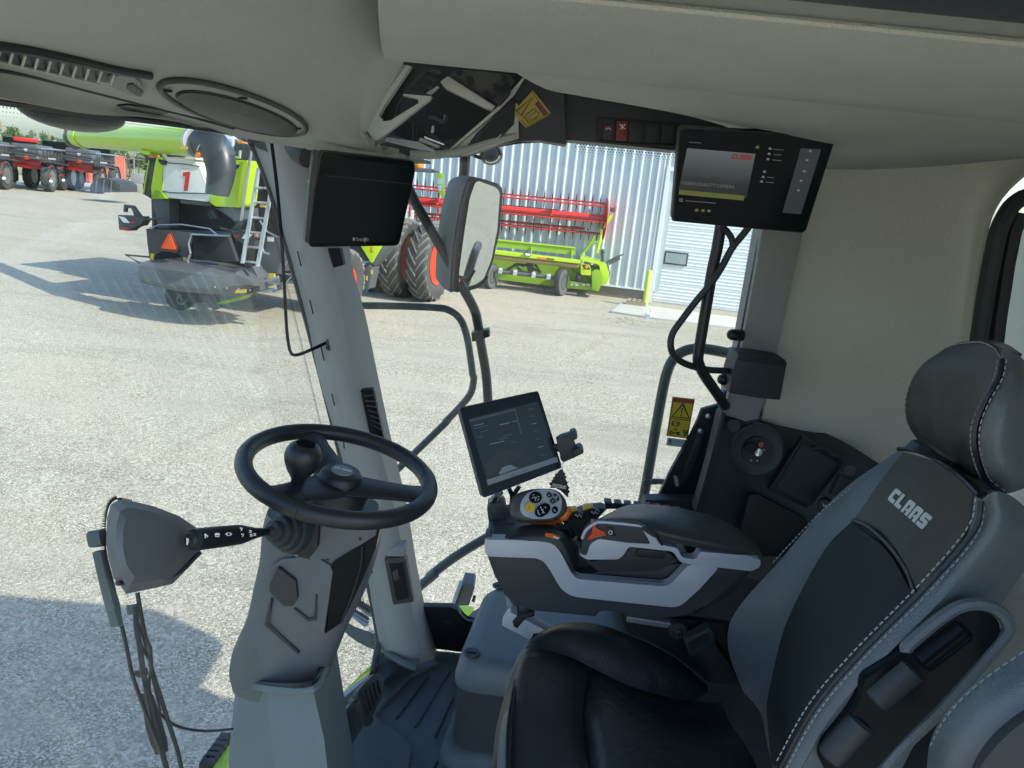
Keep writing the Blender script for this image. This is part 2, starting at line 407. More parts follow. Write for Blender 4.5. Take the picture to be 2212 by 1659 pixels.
glassmat('cab_glass', (.93, .965, .945)); glassmat('lens_glass', (.75, .78, .78))
def mirrormat():
    m = bpy.data.materials.new('mirror_face'); m.use_nodes = True; p = m.node_tree.nodes['Principled BSDF']
    p.inputs['Base Color'].default_value = (.60, .64, .63, 1); p.inputs['Metallic'].default_value = 1; p.inputs['Roughness'].default_value = .03
    MT['mirror_face'] = m
mirrormat()
def grassmat():
    mat('grass', (.19, .22, .075), .95, bump=(3, .5, .1), var=(.12, .8, (.30, .29, .13)))
grassmat()
# ================================================================== THE YARD
b = B(); s = 1400
b.face([(-s, -s, 0), (s, -s, 0), (s, s, 0), (-s, s, 0)])
b.obj('ground', MT['gravel'], smooth=0, kind='structure')
b = B(); g0 = [PZ(0)('M', *q) for q in ((-900, 1068), (1000, 1075), (1300, 1092), (1900, 1150))]
b.face([p + Vector((0, 0, .004)) for p in g0] + [Vector((10, 240, .004)), Vector((60, 900, .004)), Vector((-900, 900, .004))])
b.obj('grass_field', MT['grass'], smooth=0, kind='structure')

# ---- shed with ribbed metal siding
G1 = PZ(0)('N', 0, 750) + Vector((0, .6, 0)); G2 = PZ(0)('N', 2212, 1035) + Vector((0, .6, 0))
wd = (G2 - G1).normalized(); wn = Vector((wd.y, -wd.x, 0)); 
if wn.y > 0: wn = -wn
WALL = Pl(G1, wn)
def wx(p): return (p - G1).dot(wd)
xl = wx(WALL('E', 862, 300)); xdoor = wx(WALL('b', 1640, 700)); xtrim = wx(WALL('b', 1450, 300))
shed = thing('metal_shed', 'large pale blue-grey shed with ribbed metal siding and a white roller door', 'building', G1)
def wp(x, o, z): return G1 + wd * x + wn * o + Vector((0, 0, z))
FH = .36
def panel_mesh(wid, ht):
    b = B(); prof = [(0, 0)]
    n = max(1, round(wid / .305)); st = wid / n
    for i in range(n):
        c = st * (i + .5); prof += [(c - .062, 0), (c - .022, .042), (c + .022, .042), (c + .062, 0)]
        if i < n - 1: prof += [(c + st * .5 - .012, 0), (c + st * .5, .008), (c + st * .5 + .012, 0)]
    prof.append((wid, 0))
    lo = [b.bm.verts.new(wd * x + wn * y) for x, y in prof]; hi = [b.bm.verts.new(wd * x + wn * y + Vector((0, 0, ht))) for x, y in prof]
    for i in range(len(lo) - 1): b.bm.faces.new((lo[i], lo[i + 1], hi[i + 1], hi[i]))
    return b.mesh('siding_panel', recalc=False)
PW, HT = .915, 7.2
pm = panel_mesh(PW - .006, HT - FH); me_top = None
x = xtrim - .12
k = 0
while x > xl - .01:
    wdt = PW
    o = link('siding_panel', pm, MT['siding'], None, smooth=0); o.location = wp(x - wdt, 0.002 * (k % 2), FH); par(o, shed); x -= wdt; k += 1
xleft = x
pt = panel_mesh(PW - .006, HT - 4.3)
x = xdoor - .25; DW = 4.3
while x < xdoor + DW + 4:
    if x + PW < xdoor + DW: o = link('siding_panel', pt, MT['siding'], None, smooth=0); o.location = wp(x, 0.002 * (k % 2), 4.3)
    else: o = link('siding_panel', pm, MT['siding'], None, smooth=0); o.location = wp(x, 0.002 * (k % 2), FH)
    par(o, shed); x += PW; k += 1
xr = x
b = B()      # strip of flat siding between corner trim and door, foundation, trims
b.box(wp((xtrim + xdoor) / 2 + .02, -.02, (HT + FH) / 2), (xdoor - xtrim + .3, .03, HT - FH), Matrix((wd, wn, Vector((0, 0, 1)))).transposed())
RW = Matrix((wd, wn, Vector((0, 0, 1)))).transposed()
b.obj('flat_siding', MT['siding'], shed)
B().box(wp((xleft + xdoor) / 2, -.06, FH / 2 - .05), (xdoor - xleft, .1, FH + .1), RW).obj('foundation', MT['foundation'], shed)
B().box(wp((xleft + xdoor) / 2, .03, FH + .01), (xdoor - xleft, .05, .05), RW).obj('base_trim', MT['trim_white'], shed)
B().box(wp(xtrim, .03, (HT + FH) / 2), (.07, .06, HT - FH), RW).box(wp(xtrim + .16, .02, (HT + FH) / 2), (.04, .04, HT - FH), RW).obj('corner_trim', MT['trim_white'], shed)
B().box(wp(xdoor - .06, .03, 2.1), (.12, .08, 4.2), RW).box(wp(xdoor + DW + .06, .03, 2.1), (.12, .08, 4.2), RW).box(wp(xdoor + DW / 2, .03, 4.25), (DW + .24, .08, .12), RW).obj('door_frame', MT['trim_white'], shed)
door = B().box(wp(xdoor + DW / 2, -.12, 2.1), (DW, .02, 4.2), RW).obj('roller_door', MT['door_white'], shed)
b = B(); sh = .6
for i in range(1):
    prof = [(0, 0), (.02, .012)]
    for j in range(5):
        z0 = .05 + j * .11; prof += [(z0, .012), (z0 + .03, .012), (z0 + .042, .02), (z0 + .07, .02), (z0 + .082, .012)]
    prof += [(sh - .012, .012), (sh - .004, 0)]
    a = [b.bm.verts.new(wd * 0 + wn * y + Vector((0, 0, z))) for z, y in prof]; c = [b.bm.verts.new(wd * (DW - .02) + wn * y + Vector((0, 0, z))) for z, y in prof]
    for i in range(len(a) - 1): b.bm.faces.new((a[i], c[i], c[i + 1], a[i + 1]))
dm = b.mesh('door_panel', recalc=False)
for i in range(7):
    o = link('door_panel', dm, MT['door_white'], None, smooth=0); o.location = wp(xdoor + .01, -.10, .02 + i * sh); par(o, door)
p0 = WALL('b', 1790, 805); p1 = WALL('b', 2205, 1060)
cx = (wx(p0) + wx(p1)) / 2; czw = (p0.z + p1.z) / 2
fr = B().box(wp(cx, -.06, czw), (.76, .03, .42), RW, bev=.01).obj('door_window', MT['machine_dark'], door)
B().box(wp(cx, -.042, czw), (.66, .012, .32), RW).obj('pane', MT['far_roof'], door)
mx = Matrix((wd, wn, Vector((0, 0, 1)))).transposed()
B().box(wp((xleft + xr) / 2, -6.2, HT / 2 + .1), (xr - xleft - .1, 12, HT - .2), RW).obj('shed_body', MT['siding'], shed)
b = B(); b.prism([wp(xleft - .3, .4, HT), wp(xleft - .3, -6.2, HT + 1.6), wp(xleft - .3, -12.8, HT), wp(xleft - .3, -12.8, HT + .12), wp(xleft - .3, -6.2, HT + 1.74), wp(xleft - .3, .4, HT + .12)], wd * (xr - xleft + .6)); b.obj('roof', MT['siding'], shed)

PAD = PZ(.06)
pad = B().prism([PAD('E', 2050, 1232), PAD('E', 2125, 1172), PAD('d', 500, 905), PAD('d', 2150, 1120), PAD('d', 2150, 1300), PAD('d', 600, 1110)], (0, 0, -.12), bev=.01).obj('concrete_apron', MT['concrete'], kind='structure')
bp_ = PAD('d', 390, 905); bh = 1.12
bol = thing('bollard', 'lime green steel bollard standing beside the white roller door', 'bollard', bp_)
B().lathe([(.085, 0), (.085, bh - .05), (.07, bh - .015), (.03, bh)], bp_, (0, 0, 1), 20).obj('post', MT['bollard_lime'], bol)
B().lathe([(.12, 0), (.12, .012), (.09, .014)], bp_, (0, 0, 1), 20).obj('base_ring', MT['concrete'], bol)
# small timber crate and a scrap of plastic on the apron
cq = PAD('d', 245, 880)
crate = thing('timber_crate', 'small open timber pallet lying on the concrete beside the bollard', 'pallet', cq)
for i in range(4): B().box(cq + wd * (-.24 + i * .16) + Vector((0, 0, .13)), (.1, .5, .022), RW).obj('plank', MT['wood'], crate)
for j in (-.2, .2): B().box(cq + wn * j + Vector((0, 0, .06)), (.62, .05, .11), RW).obj('bearer', MT['wood'], crate)
bq = PZ(0)('d', 480, 1115)
b = B(); rg = []
for j in range(5):
    rr = (.2, .17, .12, .06, .005)[j]
    rg.append([bq + Vector((math.cos(a) * rr * random.uniform(.6, 1.3), math.sin(a) * rr * random.uniform(.6, 1.2), .005 + j * .055 * random.uniform(.7, 1.2))) for a in [2 * math.pi * q / 11 for q in range(11)]])
tag(b.rings(rg).obj('plastic_bag', MT['plastic_bag'], smooth=0), 'crumpled white plastic bag on the gravel at the apron edge', 'bag')
lg = PZ(.04)
tag(B().prism([lg('N', 1010, 868), lg('N', 1420, 915), lg('N', 1415, 935), lg('N', 1005, 885)], (0, 0, .07)).obj('timber_plank', MT['wood'], smooth=0), 'pale timber plank lying on gravel by the header wheel', 'plank')

# clods and pressed tracks left by tyres on the gravel
rnm = random.Random(11); b = B()
def clod(p, r_):
    rr = [[p + Vector((math.cos(a) * r_ * k * rnm.uniform(.7, 1.3), math.sin(a) * r_ * k * rnm.uniform(.7, 1.3), z * r_ * rnm.uniform(.6, 1.2))) for a in [q * 1.047 for q in range(6)]] for k, z in ((1, -.05), (.8, .22), (.35, .34))]
    b.rings(rr)
for k in range(120):
    q = PZ(0)('D0', 1275 + rnm.gauss(0, 42), 818 + rnm.gauss(0, 14)); clod(q, rnm.uniform(.012, .04))
for k in range(60):
    q = PZ(0)('D0', 1355 + rnm.gauss(0, 20), 690 + rnm.gauss(0, 5)); clod(q, rnm.uniform(.02, .06))
for k in range(14):
    f = k / 13
    for j in range(5): q = PZ(0)('D0', 1225 + 78 * f + j * 3.5, 772 - 46 * f + j * 1.2 + rnm.uniform(-1, 1)); clod(q, rnm.uniform(.02, .045))
for k in range(45):
    q = PZ(0)('D0', 620 + rnm.gauss(0, 18), 783 + rnm.gauss(0, 4)); clod(q, rnm.uniform(.012, .04))
for k in range(50):
    q = PZ(0)('D0', 310 + rnm.gauss(0, 40), 855 + rnm.gauss(0, 10)); clod(q, rnm.uniform(.01, .035))
b.obj('mud_clods', MT['mud'], smooth=0, kind='stuff')
# ---- tyres
def tyre(b, c, ax, Rr, wdt, rim, lugs=0, lug_h=.045, n=40):
    ax = Vector(ax).normalized(); c = Vector(c); h = wdt / 2; sd = Rr - rim
    pr = [(rim, -h * .72), (rim + sd * .25, -h * .93), (rim + sd * .6, -h), (rim + sd * .88, -h * .93), (Rr - lug_h * .4, -h * .78), (Rr, -h * .35), (Rr, h * .35), (Rr - lug_h * .4, h * .78), (rim + sd * .88, h * .93), (rim + sd * .6, h), (rim + sd * .25, h * .93), (rim, h * .72)]
    b.lathe(pr, c, ax, n, cap=False)
    return b
def treads(b, c, ax, Rr, wdt, rim, lugs, lug_h=.065):
    ax = Vector(ax).normalized(); c = Vector(c); h = wdt / 2
    u, v = frame(ax)
    for k in range(lugs):
        for sgn in (-1, 1):
            a0 = 2 * math.pi * (k + (.5 if sgn > 0 else 0)) / lugs
            rows = []
            for t in range(4):
                f = t / 3; x = sgn * h * (.02 + f * .98); aa = a0 - f * .95 * (wdt / Rr) * .75; r0 = Rr - .03 - (.06 if t == 3 else 0) - .02 * (t == 2); r1 = r0 + lug_h + .01
                da = (.026 + .02 * f) / Rr * 1.15
                def q(an, r): return c + ax * x + (u * math.cos(an) + v * math.sin(an)) * r
                rows.append([q(aa - da, r0), q(aa - da * .6, r1), q(aa + da * .6, r1), q(aa + da, r0)])
            b.rings(rows)
    return b
def rim(b, c, ax, r, dep, disc):
    "dished rim: open side towards +ax"
    b.lathe([(r + .015, dep), (r, dep), (r * .95, dep * .75), (r * .93, dep * .5), (r * .88, dep * .42), (r * .86, disc + .03), (r * .45, disc), (r * .3, disc + .04), (r * .26, disc + .1), (.02, disc + .1)], c, ax, 32, cap=True)
    return b

# ---- cutting header standing in front of the shed
HY = 24.0
HP = PY(HY)
hd = thing('harvester_header', 'lime green cutting header with raised red reel parked along the shed wall', 'header', (1, HY, 0))
def hq(c, pts, o=0): return HP.q(c, pts, o)
x0h = -1300
B().prism(hq('N', [(x0h, -160), (1390, 110), (1390, 240), (x0h, -40)], -.02), (0, .03, 0)).obj('rear_sheet', MT['shaded_lime'], hd)
B().prism(hq('N', [(x0h, -172), (1395, 105), (1395, 124), (x0h, -150)], -.06), (0, .1, 0)).obj('sheet_lip', MT['claas_lime'], hd)
B().prism(hq('N', [(x0h, 0), (1490, 330), (1490, 395), (x0h, 85)], -.18), (0, .3, 0), bev=.03).obj('frame_tube', MT['claas_lime'], hd)
for xx in (-700, 625, 1330):
    B().prism(hq('N', [(xx, 95 + (xx - 625) * .08), (xx + 14, 96 + (xx - 625) * .08), (xx + 16, 260 + (xx - 625) * .16), (xx - 2, 258 + (xx - 625) * .16)], -.1), (0, .12, 0)).obj('stiffener', MT['claas_lime'], hd)
B().prism(hq('N', [(x0h, 70), (1500, 385), (1820, 440), (1800, 870), (1200, 800), (x0h, 490)], .5), (0, .05, 0)).obj('rear_wall', MT['shaded_lime'], hd)
B().prism(hq('N', [(x0h, 330), (700, 640), (1500, 720), (1800, 760), (1800, 868), (1230, 812), (x0h, 500)], .1), (0, .5, 0), bev=.02).obj('floor_pan', MT['shaded_lime'], hd)
B().tube(hq('N', [(-500, 205), (250, 300), (1460, 435)], .0), .075, 14).obj('drive_shaft', MT['tan'], hd)
B().tube(hq('N', [(-900, 400), (90, 530), (940, 625), (1060, 645)], -.15), .06, 8).obj('axle_beam', MT['machine_grey'], hd)
for xx, yy in ((90, 512), (347, 545), (670, 585), (932, 617), (-350, 455)):
    lamp = B().prism(rnd(hq('N', [(xx - 30, yy - 52), (xx + 42, yy - 50), (xx + 30, yy + 50), (xx - 42, yy + 46)], -.26), .02), (0, .05, 0)).obj('marker_plate', MT['aluminium'], hd)
    B().prism(hq('N', [(xx - 18, yy - 34), (xx + 26, yy - 32), (xx + 22, yy - 4), (xx - 22, yy - 8)], -.275), (0, .02, 0)).obj('marker_lens', MT['machine_white'], lamp)
B().prism(hq('N', [(752, 272), (890, 288), (890, 320), (752, 306)], -.2), (0, .02, 0)).obj('orange_reflector', MT['orange'], hd)
B().prism(hq('N', [(892, 290), (1025, 305), (1025, 328), (892, 316)], -.2), (0, .02, 0)).obj('red_reflector', MT['dark_red'], hd)
wl = B().prism(rnd(hq('N', [(510, 190), (625, 205), (622, 265), (515, 255)], -.3), .03), (0, .12, 0)).obj('work_light', MT['machine_dark'], hd)
B().prism(hq('N', [(525, 205), (612, 217), (610, 255), (527, 246)], -.31), (0, .02, 0)).obj('lens', MT['white_print'], wl)
# dark linkage behind the axle
B().prism(hq('N', [(540, 330), (670, 345), (660, 560), (610, 700), (590, 690), (560, 500)], .25), (0, .1, 0)).obj('tilt_frame', MT['machine_dark'], hd)
B().tube(hq('N', [(200, 500), (380, 400), (555, 420), (800, 540), (690, 400)], .2), .05, 6).tube(hq('N', [(500, 430), (330, 390), (500, 560)], .15), .04, 6).obj('linkage', MT['machine_dark'], hd)
B().tube(hq('N', [(1330, 470), (1380, 530), (1470, 555), (1560, 590), (1640, 660), (1690, 740)], .2), .014, 6, sm=4).tube(hq('N', [(800, 740), (860, 850), (890, 770)], .1), .01, 6, sm=4).obj('hydraulic_hose', MT['black'], hd)
B().ell(hq('N', [(1450, 640)], .2)[0], (.1, 0, 0), (0, .1, 0), (0, 0, .16)).obj('gearbox', MT['machine_dark'], hd)
for xx in (1335, 1420, 1540, 1620): B().prism(hq('N', [(xx - 26, 735), (xx + 26, 741), (xx + 24, 780), (xx - 28, 772)], .05), (0, .04, 0)).obj('bracket', MT['aluminium'], hd)
# right hand end of the header
B().prism(rnd(hq('N', [(1490, 385), (1640, 410), (1670, 490), (1670, 595), (1492, 580)], -.2), .03), (0, .05, 0)).obj('lamp_plate', MT['claas_lime'], hd)
B().prism(hq('N', [(1510, 405), (1605, 410), (1660, 492), (1560, 490)], -.21), (0, .015, 0)).obj('lamp_backing', MT['black'], hd)
B().lathe([(.06, 0), (.055, .03), (.02, .045)], hq('N', [(1586, 448)], -.21)[0], (0, -1, 0), 16).obj('amber_lamp', MT['amber'], hd)
B().prism(hq('N', [(1520, 520), (1640, 530), (1636, 560), (1520, 550)], -.205), (0, .01, 0)).obj('warning_decal', MT['sticker_yellow'], hd)
B().prism(rnd(hq('N', [(1480, 260), (1800, 340), (1860, 360), (1930, 380), (1990, 560), (1960, 740), (1860, 770), (1830, 700), (1835, 560), (1815, 410), (1480, 330)], -.1), .06), (0, .9, 0), bev=.02).obj('end_shield', MT['claas_lime'], hd)
B().prism(rnd(hq('N', [(1680, 530), (1750, 490), (1850, 510), (1870, 620), (1850, 760), (1800, 870), (1690, 840)], -.12), .04), (0, .4, 0), bev=.02).obj('end_cover', MT['shaded_lime'], hd)
B().prism(hq('N', [(1935, 400), (1975, 420), (2000, 560), (1970, 680), (1935, 720)], .0), (0, .7, 0)).obj('drive_guard', MT['machine_dark'], hd)
B().prism(hq('N', [(1925, 355), (2120, 255), (2240, 215), (2240, 232), (2150, 285), (1950, 395)], .2), (0, .06, 0), bev=.008).tube(hq('N', [(1980, 395), (2130, 320), (2170, 290)], .15), .045, 8).obj('crop_divider', MT['machine_grey'], hd)
# reel arm and lift ram
B().tube(hq('N', [(1500, 230), (1640, 60), (1730, -90)], .2), .05, 8).tube(hq('N', [(1640, 60), (1800, 5)], .2), .04, 8).obj('reel_arm_brace', MT['shaded_lime'], hd)
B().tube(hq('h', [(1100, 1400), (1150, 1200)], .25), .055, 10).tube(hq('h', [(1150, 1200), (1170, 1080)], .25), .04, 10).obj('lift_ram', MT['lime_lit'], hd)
B().prism(hq('h', [(1190, 1070), (1215, 1000), (1285, 880), (1310, 890), (1300, 935), (1215, 1060)], .15), (0, .14, 0)).obj('reel_arm', MT['claas_lime'], hd)
B().box(hq('h', [(1300, 840)], .2)[0], (.14, .2, .14), bev=.02).obj('reel_motor', MT['machine_dark'], hd)
B().box(hq('h', [(1330, 835)], .2)[0], (.06, .12, .22), bev=.01).obj('motor_guard', MT['red_paint'], hd)
B().prism(hq('h', [(1160, 1390), (1195, 1400), (1195, 1500), (1160, 1490)], .0), (0, .3, 0)).ell(hq('h', [(1180, 1360)], .1)[0], (.07, 0, 0), (0, .07, 0), (0, 0, .08), 12, 8).obj('hose_block', MT['machine_dark'], hd)
# wheels
for (xx, yy, rr) in ((1165, 660, .43), (-60, 480, .40)):
    c = hq('N', [(xx, yy)], -.1)[0]; c.z = rr
    tw = B(); tyre(tw, c, (.90, -.43, 0), rr, .2, .22, 0, n=32)
    u, v = frame(Vector((.90, -.43, 0)))
    wh = tw.obj('wheel', MT['tyre_grey'], hd)
    gb = B()
    for j in (-.055, 0, .055): gb.tube([c + Vector((.90, -.43, 0)) * j + (u * math.cos(a) + v * math.sin(a)) * (rr + .003) for a in [2 * math.pi * q / 40 for q in range(40)]], .008, 4, closed=True)
    gb.obj('tread_groove', MT['black'], wh)
    rim(B(), c, (.90, -.43, 0), .22, .09, .0).obj('rim', MT['machine_grey'], wh)
# reel: centre tube, end disc, spiders, six bats, tines
ra = hq('h', [(-1500, 700)], .75)[0]; rb = hq('h', [(1195, 955)], .75)[0]; ra.y = rb.y = HY + .72
ra = rb + (ra - rb) * 1.0
rx = (rb - ra).normalized(); rl = (rb - ra).length; rv = Vector((0, 0, 1)); rv = (rv - rx * rv.dot(rx)).normalized(); ru = rx.cross(rv)
reel = B().tube([ra, rb - rx * .05], .13, 18).obj('reel', MT['reel_red'], hd)
RR = .52
db = B(); db.lathe([(.05, 0), (.66, 0), (.68, .015), (.66, .03), (.05, .03)], rb + rx * .02, rx, 40)
db.obj('end_disc', MT['reel_red'], reel)
nb = 6; tine = B(); tine.rings([[Vector((0, 0, 0)) + Vector((math.cos(a) * r_, math.sin(a) * r_, 0)) + Vector((0, off, -z)) for a in (0, 2.1, 4.2)] for r_, off, z in ((.026, 0, -.03), (.022, .02, .12), (.018, .03, .18), (.007, .06, .30))])
tm = tine.mesh('tine')
angs = [110, 50, 170, -10, -70, -130]
for A in angs:
    off = ru * math.cos(R(A)) * RR + rv * math.sin(R(A)) * RR
    B().tube([ra + off, rb + off - rx * .03], .026, 8).obj('bat', MT['reel_red'], reel)
    if A not in (110, 50): B().tube([ra + off + rv * .04, rb + off + rv * .04 - rx * .05], .016, 6).obj('bat_strip', MT['black'], reel)
    up = A in (110,)
    n = int(rl / .26)
    for i in range(n):
        p = rb + off - rx * (.18 + i * .26)
        if p.x < -5.2: break
        o = link('tine', tm, MT['black'], None, smooth=0); o.location = p
        o.rotation_euler = (R(205) if A == 110 else R(18), 0, 0); par(o, reel)
        if i == 0:
            pass
for f in (.02, 1.72, 3.6, 5.4):
    cc = rb - rx * (.02 + f)
    sb = B()
    for A in angs:
        d = ru * math.cos(R(A)) + rv * math.sin(R(A)); e2 = rx.cross(d)
        sb.prism([cc + d * .12 + e2 * .07, cc + d * .12 - e2 * .07, cc + d * RR - e2 * .025, cc + d * (RR + .04), cc + d * RR + e2 * .025], rx * .03)
    sb.obj('spider', MT['red_paint'], reel)
# ---- parked combine seen from behind
th = R(14); ch = Vector((math.sin(th), math.cos(th), 0)); ce = Vector((math.cos(th), -math.sin(th), 0))
RP = Pl((-5.6, 15.0, 0), ch)
cb = thing('combine_harvester', 'white and lime green combine harvester numbered 1 parked facing away with grey chopper', 'combine', RP('D', 900, 1500) * Vector((1, 1, 0)) if False else (-5.8, 15.5, 0))
def rq(pts, o=0, c='D'): return RP.q(c, pts, o)
def rp(name, pts, m, o=0, dep=.1, bev=0, par_=None, rr=0, c='D', kind=None):
    p = rq(pts, o, c)
    if rr: p = rnd(p, rr)
    return B().prism(p, ch * dep, bev).obj(name, MT[m], par_ or cb, kind=kind)
Wt = [(715, 345), (800, 342), (960, 368), (1010, 440), (1055, 560), (1092, 645), (1086, 716), (735, 678), (702, 640), (700, 480)]
hood = rp('rear_hood', Wt, 'machine_white', 0, 1.6, .03, rr=.05)
rp('hood_top', [(690, 330), (740, 318), (960, 338), (985, 372), (720, 352)], 'machine_white', -.05, 1.5, .02)
rp('left_hood_panel', [(655, 345), (712, 350), (698, 480), (700, 640), (735, 690), (618, 692), (612, 600), (640, 420)], 'claas_lime', -.04, 1.2, .02, rr=.03)
rp('left_hood_step', [(640, 620), (700, 640), (735, 690), (618, 692), (612, 660)], 'shaded_lime', -.07, .1, .01)
rp('right_hood_panel', [(1180, 362), (1402, 376), (1362, 742), (1342, 762), (1135, 752), (1086, 716), (1092, 645), (1180, 660), (1230, 560)], 'claas_lime', -.03, .45, .02, rr=.04)
rp('vent_opening', [(1290, 408), (1335, 412), (1328, 432), (1300, 455), (1285, 450)], 'black', -.035, .1)
rp('hood_lamp', [(668, 365), (728, 380), (722, 415), (690, 410), (672, 385)], 'black', -.06, .06, rr=.02)
lb = rp('left_side_body', [(590, 372), (640, 384), (612, 610), (618, 695), (545, 652), (555, 500)], 'machine_dark', .15, 2.5, .02)
rp('left_side_edge', [(588, 375), (596, 378), (552, 640), (542, 648)], 'claas_lime', .12, .03)
bc = rp('beacon', [(585, 350), (590, 328), (612, 318), (640, 330), (645, 358)], 'amber', .2, .15, .02, rr=.03)
rp('beacon_base', [(590, 358), (645, 362), (640, 390), (590, 380)], 'black', .2, .14)
# printed number and dealer lettering
n1 = rq([(660, 665), (845, 622), (985, 628), (865, 1462), (695, 1448), (770, 815), (658, 830)], -.012, 'k')
B().face(n1).obj('number_one', MT['reel_red'], hood, smooth=0)
o_ = rq([(690, 500)], -.012, 'k')[0]; xe = (rq([(1150, 545)], -.012, 'k')[0] - o_); ye = rq([(710, 375)], -.012, 'k')[0] - o_
text('AG CENTRE', ye.length * .5, o_, xe, ye, MT['machine_grey'], hood, .004, wx=1.0)
B().tube([rq([(625 + 48 * math.cos(a), 428 + 60 * math.sin(a))], -.012, 'k')[0] for a in [2 * math.pi * q / 20 for q in range(20)]], .006, 4, closed=True).obj('dealer_emblem', MT['sticker_grey'], hood)
B().tube(rq([(702, 625), (760, 640), (1090, 648)], -.012), .012, 5).tube(rq([(712, 395), (860, 405), (1010, 425)], -.012), .010, 5).tube(rq([(706, 350), (698, 480), (702, 640), (736, 684)], -.03), .010, 5).obj('panel_gap', MT['machine_grey'], hood)
rp('hidden_tank_bulk', [(330, 165), (1280, 192), (1280, 400), (560, 400), (560, 262), (330, 232)], 'machine_dark', 1.8, 2.8, .03)  # hidden box added to make the combine's shadow fuller
# dark cavity under the hood
rp('hidden_body_bulk', [(600, 370), (1330, 372), (1330, 1000), (620, 1000)], 'machine_dark', 1.6, 4.4, .03)  # hidden bulk added to broaden the shadow on the ground
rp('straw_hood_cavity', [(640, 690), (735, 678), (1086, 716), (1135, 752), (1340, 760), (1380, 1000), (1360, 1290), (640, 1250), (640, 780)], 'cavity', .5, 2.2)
rp('window_sheet', [(1010, 1000), (1240, 1000), (1310, 1200), (960, 1200), (950, 1010)], 'machine_dark', .3, .1)
rp('inner_guard', [(690, 940), (1240, 960), (1240, 990), (690, 975)], 'machine_grey', .2, .1)
rp('cavity_lip', [(850, 700), (1100, 722), (1100, 752), (850, 728)], 'machine_dark', .0, .3, .01)
rp('side_flap', [(630, 690), (760, 690), (760, 930), (670, 930), (640, 790), (625, 740)], 'machine_grey', .2, 1.4, .02)
rp('right_hopper', [(1120, 765), (1345, 765), (1350, 860), (1290, 880), (1240, 820)], 'machine_grey', .1, .6, .02)
# rear plate with the slow vehicle triangle
pl = rp('rear_plate', [(570, 934), (660, 940), (945, 968), (938, 1000), (918, 1090), (905, 1230), (868, 1225), (862, 1150), (810, 1125), (700, 1115), (650, 1140), (640, 1195), (600, 1195), (580, 1040)], 'machine_dark', -.25, .06, .01)
rp('smv_triangle', [(748, 958), (772, 960), (832, 1112), (815, 1132), (690, 1114), (670, 1092)], 'dark_red', -.29, .03, 0, pl)
rp('smv_centre', [(752, 975), (765, 976), (812, 1100), (802, 1106), (700, 1094), (694, 1086)], 'smv_orange', -.305, .02, 0, pl)
for x in (606, 872): rp('warning_decal', [(x, 1135 + (x - 606) * .12), (x + 27, 1138 + (x - 606) * .12), (x + 25, 1190 + (x - 606) * .13), (x - 1, 1188 + (x - 606) * .13)], 'sticker_yellow', -.27, .015, 0, pl)
B().tube(rq([(600, 930), (680, 905), (860, 900), (1090, 935), (1150, 985)], -.1), .018, 6).tube(rq([(935, 1140), (920, 1060), (945, 980), (1260, 995)], -.33), .022, 8).tube(rq([(930, 1150), (920, 1215), (1060, 1235), (1170, 1255), (1470, 1360), (1530, 1365), (1650, 1330)], -.4), .026, 8, sm=3).obj('guard_rail', MT['steel'], cb)
B().tube(rq([(595, 1165), (405, 1148), (520, 1215), (600, 1205)], -.2), .022, 6).obj('side_hoop', MT['machine_dark'], cb)
# straw chopper: a rounded drum housing across the back
def chop_ring(x, yt, yb, dep):
    a = RP('D', x, yt, -.55); c = RP('D', x, yb, -.55); mid = (a + c) / 2; h = (a - c).length / 2; up = (a - c).normalized(); out = []
    for f_, d_ in ((1, 0), (.96, .45), (.86, .80), (.70, .96), (.2, 1.0), (-.35, .98), (-.72, .80), (-.92, .42), (-1, .1), (-1, 0)): out.append(mid + up * h * f_ - ch * dep * d_)
    for k in range(4): out.append(mid + up * h * (-1 + k * .667) + ch * (.7))
    return out
b = B(); b.rings([chop_ring(574, 1195, 1310, .02), chop_ring(618, 1195, 1370, .4), chop_ring(660, 1190, 1395, .5), chop_ring(900, 1215, 1445, .58), chop_ring(1170, 1255, 1468, .58), chop_ring(1300, 1280, 1470, .5), chop_ring(1400, 1260, 1440, .42), chop_ring(1500, 1345, 1400, .25)])
chp = b.obj('straw_chopper', MT['machine_grey'], cb, smooth=28)
rp('chopper_end_plate', [(570, 1195), (618, 1195), (640, 1225), (618, 1290), (610, 1310), (575, 1290)], 'machine_dark', -.35, .3, .01, chp)
rp('chopper_decal', [(1305, 1435), (1392, 1428), (1386, 1458), (1294, 1462)], 'sticker_yellow', -1.06, .01, 0, chp)
for i in range(9):
    p = RP('D', 660 + i * 95, 1365 + i * 9, -1.09 + abs(i - 4) * .018); B().lathe([(.016, 0), (.012, .012)], p, -ch, 8).obj('bolt', MT['steel'], chp)
for i in range(8): rp('tail_fin', [(735 + i * 44, 1425 + i * 4), (745 + i * 44, 1426 + i * 4), (745 + i * 44, 1545), (735 + i * 44, 1540)], 'machine_dark', -.1, .5)
rp('spreader_plate', [(1040, 1480), (1075, 1475), (1150, 1580), (1120, 1600), (1080, 1560)], 'machine_grey', -.4, .2)
rp('spreader_skirt', [(1140, 1540), (1370, 1480), (1340, 1510), (1180, 1555)], 'shaded_lime', -.3, .3)
c = RP('D', 880, 1520, -.1); c.z = .45
B().lathe([(.05, 0), (.34, 0), (.37, .06), (.34, .14), (.05, .14)], c, -ch + Vector((0, 0, .35)), 28).obj('spreader_disc', MT['cavity'], cb)
B().tube([RP('D', 860 + 34 * math.cos(a), 1515 + 36 * math.sin(a), -.35) for a in [q * .35 for q in range(15)]], .02, 6).obj('spiral_guard', MT['machine_grey'], cb)
